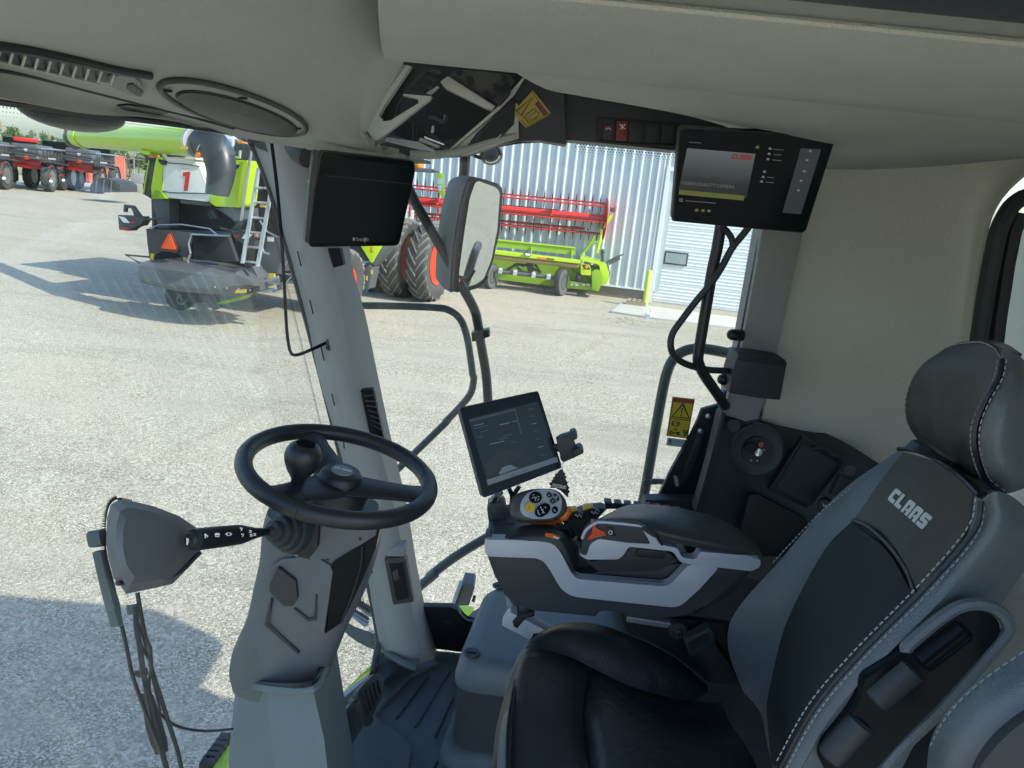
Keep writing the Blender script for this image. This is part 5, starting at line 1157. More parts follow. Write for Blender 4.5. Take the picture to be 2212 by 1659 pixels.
B().prism(PZ(1.3).q('J', [(1660, 325), (1690, 312), (1815, 318), (1790, 350), (1730, 395), (1720, 355)]), (0, 0, -.06), .005).obj('side_fender', MT['lime_lit'], fen)
B().prism(PZ(1.28).q('J', [(1735, 395), (1860, 320), (1860, 400), (1750, 425)]), (0, 0, -.06), .005).obj('side_step', MT['cover_grey'], fen)
# ================================================================== THINGS IN THE CAB
def dash(pts, r=.0016, ln_=.006, gap=.004, name='stitching', m='stitch', parent=None):
    pts = spl(pts, 14); b = B(); acc = 0; on = True; seg = [pts[0]]
    for a, c in zip(pts, pts[1:]):
        L = (c - a).length
        if L < 1e-6: continue
        t = 0
        while t < L:
            need = (ln_ if on else gap) - acc
            if t + need > L: acc += L - t; break
            t += need; acc = 0; p = a.lerp(c, t / L)
            if on: b.tube([seg0 if False else q0, p], r, 5) if (q0 := locals().get('q0_', pts[0])) is not None else None
            q0_ = p; on = not on
    return b.obj(name, MT[m], parent, smooth=0, kind='stuff')
def yt(parent):
    def f(name, pts, c, Y, dep, m, bev=0, rr=0, par_=None): return yp(name, pts, c, Y, dep, m, par_ or parent, bev, rr)
    return f
# ---- steering column and wheel
col = thing('steering_column', 'dark grey steering column with a black steering wheel and spinner knob', 'steering wheel', at('D0', 610, 1640, 1.4))
def sec(L, Rr, Y=1.40, hd=.085, skew=.0, k=5):
    a, c = at('D0', *L, Y), at('D0', *Rr, Y); m_ = (a + c) / 2; u = (c - a) / 2; v = Vector((skew, hd, 0)); out = []
    for q in range(28):
        t = 2 * math.pi * q / 28; cx_, sy_ = math.cos(t), math.sin(t)
        ex = .55; out.append(m_ + u * (math.copysign(abs(cx_) ** ex, cx_)) + v * (math.copysign(abs(sy_) ** ex, sy_)))
    return out
up = [((590, 1085), (812, 1112)), ((580, 1120), (819, 1140)), ((573, 1190), (816, 1190)), ((560, 1250), (790, 1272)), ((546, 1312), (754, 1345)), ((517, 1380), (728, 1408)), ((510, 1420), (712, 1452)), ((516, 1450), (700, 1480))]
rg = [sec(a, c) for a, c in up]; rg = [list(q) for q in zip(*[spl(q, 4) for q in zip(*rg)])]
cu_ = B().rings(rg).obj('column_cover', MT['column_grey'], col, smooth=50)
lo = [((512, 1464), (712, 1428)), ((500, 1560), (734, 1560)), ((490, 1700), (760, 1690))]
def fac(i):
    T = [[(511, 1462, 1.46), (520, 1480, 1.36), (600, 1492, 1.29), (676, 1490, 1.27), (700, 1450, 1.36), (716, 1423, 1.47)],
         [(500, 1570, 1.46), (508, 1590, 1.34), (600, 1600, 1.26), (700, 1596, 1.24), (722, 1570, 1.35), (738, 1560, 1.48)],
         [(488, 1720, 1.46), (498, 1730, 1.33), (600, 1740, 1.24), (716, 1740, 1.22), (745, 1720, 1.34), (764, 1710, 1.5)]][i]
    p = g(T); return p + [p[-1] + Vector((-.02, .1, 0)), p[0] + Vector((.02, .12, 0))]
bs = B().rings([fac(0), fac(1), fac(2)]).obj('column_base', MT['base_teal'], col, smooth=30)
B().tube([at('D0', *q) for q in ((513, 1458, 1.42), (545, 1478, 1.33), (600, 1488, 1.285), (676, 1487, 1.262), (700, 1448, 1.34), (714, 1425, 1.45))], .009, 8, sm=4).obj('base_rim', MT['base_teal'], bs)
B().tube([at('D0', *q) for q in ((520, 1462, 1.40), (560, 1474, 1.32), (610, 1480, 1.28), (672, 1476, 1.26), (695, 1445, 1.33))], .006, 6, sm=4).obj('rim_gap', MT['black'], bs)
cyt = yt(col)
PCL = 1.300
cyt('side_plate', [(1130, 1000), (1200, 960), (1380, 940), (1475, 1000), (1490, 1040), (1440, 1390), (1400, 1400), (1180, 1180)], 'G', 1.308, .02, 'column_grey', .005)
cyt('access_cover', [(1170, 1008), (1275, 1090), (1285, 1190), (1255, 1240), (1200, 1235), (1118, 1150), (1120, 1110)], 'G', 1.298, .02, 'dark_plastic', .006)
cyt('plate_groove', [(1128, 1190), (1140, 1195), (1115, 1340), (1300, 1500), (1290, 1518), (1092, 1345)], 'G', 1.312, .01, 'dark_plastic', .002)
cyt('plate_groove', [(1270, 1245), (1350, 1310), (1385, 1300), (1390, 1170), (1398, 1172), (1395, 1318), (1345, 1325), (1262, 1252)], 'G', 1.304, .006, 'dark_plastic', .001)
cyt('shaded_driver_face', [(1480, 990), (1500, 985), (1660, 890), (1765, 780), (1740, 900), (1650, 1110), (1545, 1330), (1440, 1400), (1500, 1040)], 'G', 1.312, .03, 'gloss_black', .01)  # shade on the column's driver side painted as a black sheet
cyt('head_housing', [(1160, 680), (1290, 650), (1560, 750), (1755, 770), (1740, 830), (1650, 880), (1480, 985), (1380, 940), (1270, 960), (1230, 900), (1290, 720)], 'G', 1.305, .05, 'column_grey', .012)
cyt('column_screw', [(1640, 842), (1650, 838), (1655, 850), (1643, 854)], 'G', 1.302, .006, 'black')
B().tube([at('G', *q, 1.303) for q in ((1660, 885), (1655, 1000), (1600, 1180), (1540, 1330))], .0022, 5, sm=3).obj('panel_joint', MT['black'], col)
# stalk with rubber gaiter
sA = at('G', 684, 848, 1.06); sB = at('G', 950, 818, 1.16); sC = at('G', 1040, 810, 1.19); sD = at('G', 1115, 800, 1.225); sE = at('G', 1330, 790, 1.30)
stk = B().tube([sA, sA.lerp(sB, .04), sA.lerp(sB, .5), sB, sC, sD], [.0165, .0178, .0178, .0170, .0095, .0060], 20).obj('control_stalk', MT['black'], col)
sd = (sE - sA).normalized()
B().lathe([(.0168, 0), (.0168, .004), (.0120, .005), (.0120, .011), (.0105, .013), (.002, .0135)], sA + sd * .003, -sd, 24).obj('horn_button', MT['dark_plastic'], stk)
gd = (sE - sD).normalized()
B().lathe([(.008, 0), (.010, .008), (.019, .010), (.021, .015), (.019, .022), (.028, .024), (.030, .030), (.028, .036), (.036, .038), (.038, .046), (.036, .051), (.043, .053), (.045, .066), (.04, .075)], sD - gd * .002, gd, 28).obj('rubber_gaiter', MT['dark_plastic'], col)
cyt('gaiter_mount', [(1220, 690), (1300, 665), (1410, 730), (1400, 900), (1350, 965), (1260, 930), (1290, 760)], 'G', 1.288, .03, 'black', .008)
PS = Pl(sA - Vector((0, .020, 0)), (.28, -.96, 0))
def sy(shape): return B().tube(PS.q('G', shape), .0011, 4)
sy([(748, 815), (765, 828), (750, 838), (748, 815)]).obj('stalk_symbol', MT['white_print'], stk)
B().tube(PS.q('G', [(808, 812), (830, 812), (828, 830), (812, 830), (808, 812)]), .001, 4).tube(PS.q('G', [(805, 818), (833, 818)]), .001, 4).obj('stalk_symbol', MT['white_print'], stk)
B().tube(PS.q('G', [(882, 807), (868, 815), (882, 824)]), .001, 4).tube(PS.q('G', [(890, 807), (903, 815), (890, 824)]), .001, 4).obj('stalk_symbol', MT['white_print'], stk)
PS2 = PS
for x_ in (950, 958): B().tube(PS2.q('G', [(x_, 780 if x_ == 950 else 815), (x_ + 14, 781 if x_ == 950 else 816), (x_ + 8, 795 if x_ == 950 else 830)]), .001, 4).obj('stalk_symbol', MT['white_print'], stk)
PS3 = PS
for q in ((1010, 800), (1015, 822), (1036, 818)): B().tube(PS3.q('G', [(q[0] - 6, q[1] - 5), (q[0] + 6, q[1] - 5), (q[0] + 6, q[1] + 5), (q[0] - 6, q[1] + 5)]), .0009, 4).obj('stalk_symbol', MT['white_print'], stk)
B().tube([sA - sd * .012 + Vector(q) for q in ((0, -.004, -.006), (0, .002, .0), (0, -.004, .006), (0, -.004, -.006))], .0012, 4).obj('horn_symbol', MT['white_print'], stk)
# the wheel
WC = at('D0', 734, 1019, 1.36); wnrm = Vector((.17, -.04, .985)).normalized(); WR = .181
wu, wv = frame(wnrm)
wu = (Vector((1, 0, 0)) - wnrm * wnrm.x).normalized(); wv = wnrm.cross(wu)
def wpt(a, r, h=0): return WC + (wu * math.cos(a) + wv * math.sin(a)) * r + wnrm * h
n = 72
wh = B().tube([wpt(2 * math.pi * q / n, WR) for q in range(n)], .0168, 14, closed=True).obj('steering_wheel', MT['wheel_black'], col, smooth=60)
for d_ in (20, 62, 140, 188, 262, 330):
    a = R(d_); c = wpt(a, WR); t = (wu * -math.sin(a) + wv * math.cos(a)); B().lathe([(.0160, -.001), (.01735, 0), (.0160, .001)], c, t, 16).obj('rim_seam', MT['black'], wh)
# spokes aimed where the photo shows them
WPL = Pl(WC, wnrm)
def sp3(p0, p1, w0, w1, h0, h1):
    a, c = WPL('G', *p0), WPL('G', *p1); d = (c - a).normalized(); s_ = wnrm.cross(d)
    rg = []
    for t in range(7):
        f = t / 6; w_ = w0 + (w1 - w0) * (f ** .8) + (.012 * max(0, f - .8) / .2); h = h0 + (h1 - h0) * f; c_ = a.lerp(c, f); th_ = .011 - .002 * f
        rg.append([c_ + wnrm * h + s_ * w_ * math.cos(q) + wnrm * th_ * math.sin(q) for q in [2 * math.pi * k / 16 for k in range(16)]])
    return B().rings(rg).obj('spoke', MT['wheel_black'], wh, smooth=60)
hubp = (1535, 470)
sp3(hubp, (1345, 215), .044, .024, -.022, .0); sp3(hubp, (2010, 590), .050, .027, -.022, .0); sp3(hubp, (1140, 590), .052, .026, -.022, -.002)
HC = WPL('G', 1540, 465); 
B().lathe([(.062, -.055), (.064, -.035), (.054, -.018), (.043, -.010), (.041, -.001), (.036, .006), (.002, .007)], HC, wnrm, 32).obj('hub', MT['wheel_black'], wh, smooth=60)
B().lathe([(.05, -.14), (.052, -.05)], HC, (wnrm + Vector((.1, 0, 0))), 24).obj('hub_stem', MT['black'], wh)
em = B().lathe([(.0215, .006), (.021, .009), (.002, .0095)], HC, wnrm, 28).obj('hub_emblem', MT['dim_print'], wh)
vx = (WPL('G', 1600, 410) - WPL('G', 1505, 385)).normalized(); vy = wnrm.cross(vx)
logo(HC + wnrm * .010 - vx * .0155 - vy * .004, vx, vy, .0082, MT['white_print'], em, off=.0005)
kb = WPL('G', 1285, 510); kd = wnrm
B().lathe([(.012, -.012), (.013, .006), (.018, .014), (.026, .026), (.0325, .042), (.034, .052), (.033, .062), (.0285, .072), (.020, .078), (.001, .0785)], kb, kd + Vector((.02, 0, 0)), 28).obj('spinner_knob', MT['wheel_black'], wh, smooth=60)
B().lathe([(.018, 0), (.0175, .002), (.001, .0022)], kb + kd * .0775 + Vector((.0015, 0, 0)), kd, 24).obj('knob_cap', MT['screen'], wh)

# ---- driver's seat
seat = thing('driver_seat', "black and grey leather driver's seat with a lettered backrest and headrest", 'seat', at('D0', 1500, 1650, 1.35))
def dg(rows, c): return [[at(c, *q) for q in r] for r in rows]
fp = [[(632, 842, 1.60), (655, 812, 1.60), (830, 738, 1.62), (1100, 750, 1.63), (1500, 922, 1.62), (1765, 1132, 1.6)],
      [(615, 870, 1.57), (640, 840, 1.56), (820, 800, 1.555), (1100, 860, 1.55), (1520, 1040, 1.55), (1752, 1180, 1.55)],
      [(588, 905, 1.535), (640, 885, 1.52), (880, 950, 1.51), (1060, 1040, 1.50), (1300, 1150, 1.50), (1640, 1236, 1.5)]]
B().patch(dg(fp, 'K'), 5, 5, thick=.02).obj('far_bolster', MT['leather_black'], seat, smooth=70)
f1 = [[(590, 905, 1.53), (645, 880, 1.525), (800, 925, 1.52), (905, 965, 1.515), (1010, 1012, 1.52)],
      [(520, 1040, 1.44), (575, 1010, 1.42), (740, 1050, 1.405), (880, 1085, 1.41), (985, 1120, 1.435)],
      [(455, 1240, 1.33), (512, 1200, 1.30), (690, 1250, 1.275), (860, 1290, 1.28), (965, 1310, 1.31)],
      [(405, 1480, 1.24), (480, 1460, 1.215), (700, 1480, 1.19), (880, 1500, 1.19), (975, 1500, 1.22)],
      [(385, 1760, 1.14), (480, 1760, 1.12), (700, 1740, 1.11), (900, 1720, 1.11), (1010, 1700, 1.13)]]
B().patch(dg(f1, 'K'), 6, 6, thick=.02).obj('cushion_front', MT['leather_black'], seat, smooth=70)
f2 = [[(1005, 1010, 1.53), (1100, 1050, 1.52), (1300, 1145, 1.51), (1560, 1225, 1.51), (1850, 1240, 1.52)],
      [(975, 1120, 1.45), (1100, 1150, 1.42), (1300, 1230, 1.415), (1600, 1320, 1.43), (1900, 1360, 1.46)],
      [(958, 1310, 1.32), (1100, 1310, 1.28), (1320, 1360, 1.28), (1650, 1440, 1.31), (1980, 1480, 1.35)],
      [(968, 1500, 1.23), (1120, 1490, 1.19), (1360, 1520, 1.19), (1700, 1580, 1.22), (2060, 1620, 1.26)],
      [(1005, 1700, 1.14), (1150, 1720, 1.10), (1400, 1740, 1.10), (1750, 1760, 1.14), (2100, 1800, 1.18)]]
B().patch(dg(f2, 'K'), 6, 6, thick=.02).obj('cushion_rear', MT['leather_black'], seat, smooth=70)
fr_ = [[(625, 835, 1.61), (660, 805, 1.60)], [(545, 955, 1.55), (600, 925, 1.53)], [(500, 1060, 1.47), (556, 1030, 1.43)], [(452, 1240, 1.35), (514, 1205, 1.30)], [(405, 1450, 1.26), (484, 1440, 1.21)], [(382, 1760, 1.15), (482, 1760, 1.11)]]
B().patch([[at('K', a, y_, d_ + .02), at('K', (a + c2) / 2 - 6, (y_ + e) / 2, (d_ + f_) / 2 - .008), at('K', c2, e, f_)] for (a, y_, d_), (c2, e, f_) in fr_], 4, 6, thick=.01).obj('cushion_edge', MT['leather_grey'], seat, smooth=70)
for dx in (0, 16): B().tube([at('K', c2 - 4 + dx, e - 2, f_ - .006) for (a, y_, d_), (c2, e, f_) in fr_], .0028, 6, sm=5).obj('piping', MT['leather_black'], seat)
dash([at('K', *q) for q in ((680, 800, 1.59), (840, 735, 1.61), (1100, 752, 1.62), (1500, 920, 1.61), (1755, 1128, 1.59))], .0010, .005, .005, m='tube_grey', parent=seat)
# black seat base under cushion
yp('seat_base', [(1300, 790), (1560, 950), (1780, 1120), (2000, 1150), (2080, 1000), (1980, 760), (1850, 740), (1500, 700), (1250, 700)], 'K', 1.64, .02, 'black', seat)
# backrest
Rw = [[(1941, 973, 1.60), (1960, 980, 1.55), (2025, 1005, 1.37), (2090, 1055, 1.20), (2119, 1079, 1.13)],
      [(1812, 1066, 1.61), (1850, 1080, 1.565), (1962, 1128, 1.38), (2058, 1190, 1.19), (2100, 1140, 1.12)],
      [(1690, 1205, 1.61), (1782, 1182, 1.555), (1898, 1240, 1.385), (1972, 1292, 1.17), (1998, 1266, 1.10)],
      [(1575, 1350, 1.61), (1700, 1345, 1.54), (1800, 1400, 1.38), (1842, 1432, 1.15), (1853, 1414, 1.09)],
      [(1600, 1482, 1.60), (1657, 1505, 1.54), (1715, 1545, 1.38), (1742, 1565, 1.14), (1757, 1527, 1.09)],
      [(1650, 1535, 1.58), (1652, 1580, 1.54), (1670, 1660, 1.38), (1684, 1680, 1.14), (1684, 1655, 1.08)]]
bk_ = B().patch([g(r) for r in Rw], 7, 6, thick=.03).obj('backrest', MT['leather_grey'], seat, smooth=75)
pd = [[(1951, 976, 1.525), (2025, 1000, 1.36), (2104, 1058, 1.165)],
      [(1900, 1042, 1.525), (1990, 1092, 1.35), (2086, 1150, 1.155)],
      [(1862, 1098, 1.525), (1955, 1150, 1.35), (2030, 1222, 1.155)],
      [(1845, 1122, 1.53), (1925, 1182, 1.36), (1979, 1284, 1.17)]]
up_ = B().patch([g(r) for r in pd], 6, 6, thick=.02).obj('upper_pad', MT['leather_olive'], seat, smooth=75)
ins = [[(1838, 1128, 1.528), (1912, 1186, 1.36), (1974, 1288, 1.175)],
       [(1785, 1182, 1.525), (1868, 1248, 1.362), (1918, 1346, 1.155)],
       [(1728, 1282, 1.52), (1800, 1352, 1.355), (1846, 1424, 1.145)],
       [(1690, 1370, 1.53), (1745, 1440, 1.355), (1780, 1500, 1.14)],
       [(1662, 1490, 1.53), (1690, 1580, 1.36), (1712, 1610, 1.14)],
       [(1655, 1530, 1.54), (1670, 1680, 1.37), (1690, 1690, 1.14)]]
B().patch([g(r) for r in ins], 6, 6, thick=.012).obj('lower_insert', MT['seat_cloth'], seat, smooth=75)
B().tube(g([(1843, 1124, 1.526), (1880, 1142, 1.445), (1925, 1184, 1.355), (1961, 1236, 1.25), (1979, 1287, 1.165)]), .006, 6, sm=5).obj('pad_seam', MT['leather_black'], seat)
A0, A1, A2 = at('D0', 1900, 1042, 1.55), at('D0', 2086, 1150, 1.155), at('D0', 1862, 1098, 1.55); npad = (A1 - A0).cross(A2 - A0).normalized()
if npad.dot(CAM - A0) < 0: npad = -npad
SPD = Pl(at('D0', 1990, 1092, 1.355), npad)
_pb = BVHTree.FromPolygons([v.co.copy() for v in up_.data.vertices], [tuple(p.vertices) for p in up_.data.polygons])
q0 = SPD('I', 1316, 1186); q1 = SPD('I', 1545, 1388); q2 = SPD('I', 1366, 1106)
xw = q1 - q0; lx = xw.length / (5 * .72 + 4 * .1); xw.normalize(); yd_ = (q2 - q0) - xw * (q2 - q0).dot(xw)
b = B(); x0 = 0
for ch_ in 'CLAAS':
    for poly in LOGO[ch_]:
        vs = []
        for x, y in poly:
            p = q0 + xw * ((x0 + x * .72 + y * .12) * lx) + yd_ * y; d = (p - CAM).normalized(); h = _pb.ray_cast(CAM, d)
            vs.append((h[0] if h[0] is not None else p) - d * .0025)
        b.face(vs)
    x0 += .82
b.obj('lettering', MT['logo_grey'], seat, smooth=0)
# outer side of backrest
sd_ = [[(2119, 1079, 1.13), (2150, 1062, 1.10), (2190, 1075, 1.12), (2240, 1120, 1.16)],
       [(2108, 1140, 1.12), (2150, 1140, 1.085), (2200, 1160, 1.10), (2260, 1190, 1.15)],
       [(1998, 1268, 1.105), (2060, 1262, 1.085), (2130, 1260, 1.10), (2200, 1250, 1.14)],
       [(1853, 1416, 1.095), (1905, 1420, 1.075), (1980, 1440, 1.085), (2080, 1440, 1.12)],
       [(1757, 1530, 1.09), (1800, 1550, 1.07), (1870, 1580, 1.08), (1980, 1600, 1.11)],
       [(1684, 1660, 1.085), (1725, 1690, 1.07), (1800, 1720, 1.08), (1900, 1760, 1.11)]]
B().patch([g(r) for r in sd_], 6, 6, thick=.02).obj('backrest_side', MT['leather_grey'], seat, smooth=75)
for dx, dy, k in ((-11, -9, .004), (9, 8, .006)):
    dash([p for p in g([(2119 + dx, 1085 + dy, 1.125 - k), (2100 + dx, 1150 + dy, 1.11 - k), (1998 + dx, 1270 + dy, 1.095 - k), (1853 + dx, 1418 + dy, 1.082 - k), (1757 + dx, 1532 + dy, 1.078 - k), (1684 + dx, 1662 + dy, 1.075 - k)])], .0012, .0075, .0045, parent=seat)
B().tube(g([(2119, 1082, 1.122), (2104, 1146, 1.108), (1999, 1269, 1.094), (1854, 1417, 1.081), (1758, 1531, 1.077), (1685, 1661, 1.073)]), .004, 6, sm=5).obj('piping', MT['leather_black'], seat)
dash(g([(1838, 1055, 1.60), (1780, 1100, 1.60), (1735, 1145, 1.60), (1665, 1220, 1.6)]), .0013, .007, .004, parent=seat)
dash(g([(1948, 972, 1.55), (2000, 985, 1.44), (2065, 1025, 1.26), (2108, 1068, 1.15)]), .0013, .007, .004, parent=seat)
B().tube(g([(1941, 970, 1.57), (1990, 976, 1.44), (2060, 1018, 1.25), (2115, 1070, 1.14)]), .005, 6, sm=5).obj('piping', MT['leather_black'], seat)
# neck bridge + headrest
yp('headrest_bridge', [(1480, 880), (1530, 835), (1570, 830), (1760, 960), (1960, 1060), (2090, 1160), (1940, 1200), (1890, 1120), (1700, 950), (1500, 870)], 'I', 1.30, .03, 'leather_black', seat, bev=.01)
hr = [[(1690, 205, 1.50), (1780, 172, 1.44), (1890, 165, 1.36), (1990, 195, 1.27), (2062, 272, 1.205)],
      [(1520, 335, 1.55), (1640, 300, 1.46), (1800, 310, 1.35), (1940, 350, 1.25), (2034, 400, 1.19)],
      [(1436, 520, 1.56), (1560, 510, 1.465), (1730, 520, 1.345), (1870, 530, 1.24), (1955, 540, 1.18)],
      [(1440, 660, 1.56), (1560, 690, 1.465), (1700, 700, 1.345), (1810, 690, 1.24), (1895, 680, 1.18)],
      [(1490, 765, 1.55), (1590, 810, 1.46), (1710, 850, 1.345), (1810, 840, 1.24), (1886, 820, 1.18)],
      [(1540, 815, 1.53), (1640, 870, 1.46), (1750, 950, 1.35), (1850, 980, 1.25), (1918, 960, 1.19)],
      [(1560, 830, 1.52), (1660, 890, 1.46), (1770, 985, 1.36), (1880, 1050, 1.26), (1965, 1062, 1.21)]]
B().patch(dg(hr, 'I'), 6, 6, thick=.03).obj('headrest_pad', MT['leather_olive'], seat, smooth=75)
hs_ = [[(2050, 262, 1.21), (2080, 205, 1.21), (2150, 230, 1.20), (2230, 300, 1.22), (2320, 420, 1.26)],
       [(2040, 400, 1.185), (2085, 390, 1.165), (2160, 400, 1.155), (2250, 430, 1.17), (2340, 480, 1.22)],
       [(1962, 540, 1.178), (2010, 545, 1.15), (2100, 560, 1.13), (2210, 580, 1.145), (2340, 600, 1.2)],
       [(1902, 690, 1.178), (1950, 700, 1.145), (2060, 720, 1.12), (2190, 740, 1.135), (2340, 760, 1.19)],
       [(1892, 830, 1.178), (1940, 850, 1.145), (2050, 870, 1.12), (2180, 890, 1.135), (2340, 900, 1.19)],
       [(1925, 965, 1.185), (1975, 990, 1.155), (2080, 1010, 1.13), (2200, 1010, 1.145), (2340, 1000, 1.2)],
       [(1970, 1066, 1.205), (2030, 1100, 1.19), (2090, 1150, 1.185), (2200, 1120, 1.2), (2340, 1060, 1.23)]]
B().patch(dg(hs_, 'I'), 6, 6, thick=.03).obj('headrest_side', MT['leather_grey'], seat, smooth=75)
B().patch(dg([[(1680, 215, 1.52), (1780, 165, 1.45), (1890, 155, 1.38), (2000, 170, 1.29), (2085, 205, 1.22)], [(1800, 180, 1.56), (1900, 150, 1.5), (2000, 150, 1.42), (2100, 175, 1.32), (2200, 240, 1.25)]], 'I'), 6, 4, thick=.02).obj('headrest_top', MT['leather_black'], seat, smooth=75)
for pts in ([(2066, 275, 1.192), (2038, 400, 1.172), (1958, 542, 1.165), (1898, 690, 1.163), (1888, 830, 1.163), (1920, 968, 1.173), (1968, 1068, 1.19), (2085, 1152, 1.18)],):
    B().tube([at('I', *q) for q in pts], .005, 6, sm=6).obj('piping', MT['leather_black'], seat)
    dash([at('I', x + 30, y, d - .010) for x, y, d in pts], .0011, .0075, .0045, parent=seat)
    dash([at('I', x - 26, y + 4, d + .008) for x, y, d in pts[:-1]], .0012, .008, .004, parent=seat)
dash([at('I', *q) for q in ((1445, 700, 1.545), (1432, 590, 1.545), (1455, 460, 1.545), (1525, 330, 1.54), (1690, 200, 1.49), (1890, 160, 1.35), (2000, 192, 1.26), (2062, 268, 1.2))], .0012, .008, .004, parent=seat)
# backrest adjuster panel on the near side
APL = Pl(at('L', 1500, 1100, 1.045), (-.12, -.98, .15))
def ad(name, pts, m, o=0, dep=.02, bev=0, rr=0, parent=None):
    p = APL.q('L', pts, o); p = rnd(p, rr) if rr else p
    return B().prism(p, -APL.n * (-dep) if False else Vector((0, dep, 0)), bev).obj(name, MT[m], parent or seat)
pan = ad('adjuster_panel', [(1430, 860), (1650, 680), (1800, 600), (1940, 600), (2040, 660), (2060, 760), (1880, 960), (1600, 1260), (1350, 1520), (1200, 1690), (860, 1690), (880, 1560), (1040, 1340), (1120, 1200), (1140, 1080)], 'gloss_black', 0, .03, .006, .02)
B().tube([p for p in APL.q('L', [(1425, 870), (1440, 830), (1650, 655), (1800, 570), (1950, 565), (2060, 620), (2110, 720), (2060, 800), (1900, 990), (1640, 1280), (1380, 1530), (1250, 1690)], -.004)], .0105, 8, sm=5).obj('panel_bezel', MT['leather_grey'], pan)
def grip(name, a, c, r, m, o=-.012):
    p0 = APL('L', *a, o); p1 = APL('L', *c, o); return B().tube([p0, p0.lerp(p1, .06), p0.lerp(p1, .5), p0.lerp(p1, .94), p1], [r * .7, r, r * 1.02, r, r * .75], 18).obj(name, MT[m], pan)
grip('backrest_lever', (1190, 1200), (1460, 970), .026, 'dark_plastic'); grip('armrest_knob', (1490, 940), (1800, 700), .024, 'gloss_black')
grip('lower_lever', (900, 1600), (1130, 1340), .022, 'dark_plastic', -.006)
B().tube(APL.q('L', [(1125, 1212), (1150, 1245), (1190, 1275)], -.036), .0035, 8).obj('chrome_tip', MT['chrome'], pan)
B().prism(APL.q('L', [(985, 1412), (1045, 1355), (1055, 1368), (995, 1425)], -.028), (0, .004, 0)).obj('white_tab', MT['white_print'], pan)
for c_ in ((1760, 965), (1805, 990), (1515, 1300), (1285, 1500)):
    x_, y_ = c_; B().tube(APL.q('L', [(x_ - 14, y_ + 14), (x_ + 2, y_ - 16), (x_ + 10, y_ + 4), (x_ + 20, y_ + 20)], -.006), .0011, 4).tube(APL.q('L', [(x_ - 18, y_), (x_ + 14, y_ + 8)], -.006), .0010, 4).obj('adjuster_symbol', MT['dim_print'], pan)
# seat belt buckle
bu = thing('seat_belt_buckle', 'black seat belt buckle standing between the cushion and backrest', 'buckle', at('K', 1720, 850, 1.6))
yp('buckle_body', [(1610, 855), (1640, 830), (1770, 765), (1800, 790), (1810, 850), (1700, 930), (1650, 960)], 'K', 1.585, .03, 'dark_plastic', bu, bev=.006)
yp('buckle_slot', [(1635, 862), (1765, 795), (1780, 835), (1690, 890), (1660, 905)], 'K', 1.583, .004, 'black', bu)
yp('buckle_stalk', [(1650, 950), (1800, 850), (1900, 1000), (1980, 1130), (1760, 1120), (1700, 1040)], 'K', 1.60, .03, 'black', bu, bev=.006)
# near folding seat at the lower right corner
ins_ = thing('instructor_seat', 'grey and dark brown instructor seat at the lower right corner of the view', 'seat', at('D0', 2150, 1640, .85))
ir = [[(2000, 1680, .93), (2010, 1600, .93), (2040, 1545, .92), (2090, 1490, .92), (2150, 1445, .92), (2240, 1385, .92)],
      [(2030, 1700, .89), (2045, 1630, .885), (2085, 1570, .88), (2135, 1515, .88), (2200, 1470, .88), (2290, 1420, .88)],
      [(2080, 1720, .87), (2100, 1660, .865), (2130, 1610, .86), (2180, 1560, .86), (2250, 1510, .86), (2330, 1460, .86)]]
B().patch([g(r) for r in ir], 6, 5, thick=.02).obj('seat_side', MT['leather_grey'], ins_, smooth=75)
ic = [[(2075, 1730, .872), (2098, 1660, .866), (2128, 1607, .861), (2178, 1557, .861), (2250, 1508, .861), (2330, 1455, .861)],
      [(2200, 1800, .85), (2230, 1740, .84), (2260, 1680, .84), (2300, 1640, .84), (2360, 1600, .84), (2420, 1560, .84)]]
B().patch([g(r) for r in ic], 6, 4, thick=.02).obj('seat_centre', MT['console_dark'], ins_, smooth=75)
dash(g([(2010, 1610, .925), (2045, 1548, .912), (2095, 1493, .912), (2155, 1446, .912), (2240, 1388, .912)]), .0012, .008, .005, m='dim_print', parent=ins_)

# ---- armrest console
AY = 1.62
arm = thing('armrest_console', 'dark armrest console with a silver trim band and black padded top', 'armrest', at('H', 1200, 1550, 1.7))
ah = yt(arm)
ah('console_body', [(335, 1085), (350, 1175), (395, 1300), (450, 1410), (520, 1475), (640, 1512), (1020, 1548), (1060, 1490), (1180, 1495), (1195, 1560), (1420, 1560), (1600, 1545), (1720, 1470), (1930, 1290), (1990, 1250), (1785, 1240), (1620, 1225), (1500, 1350), (905, 1312), (860, 1230), (790, 1125), (700, 1075), (370, 1065)], 'H', AY + .012, .21, 'console_dark', .012)
ah('recess_back', [(780, 1120), (960, 1160), (1560, 1180), (1640, 1240), (1480, 1360), (900, 1320)], 'H', AY + .075, .02, 'dark_plastic')
ah('recess_floor', [(900, 1290), (1240, 1245), (1560, 1215), (1590, 1225), (1485, 1345), (1440, 1358), (905, 1316)], 'H', AY + .035, .05, 'console_dark', .01)
ah('trim_band', [(327, 1082), (345, 1066), (690, 1073), (745, 1088), (790, 1125), (830, 1200), (872, 1280), (905, 1312), (1440, 1358), (1485, 1345), (1600, 1222), (1788, 1240), (1660, 1380), (1565, 1465), (1530, 1483), (1490, 1487), (905, 1425), (850, 1408), (800, 1368), (735, 1255), (700, 1205), (655, 1182), (352, 1172), (332, 1150)], 'H', AY - .006, .03, 'silver', .006, .01)
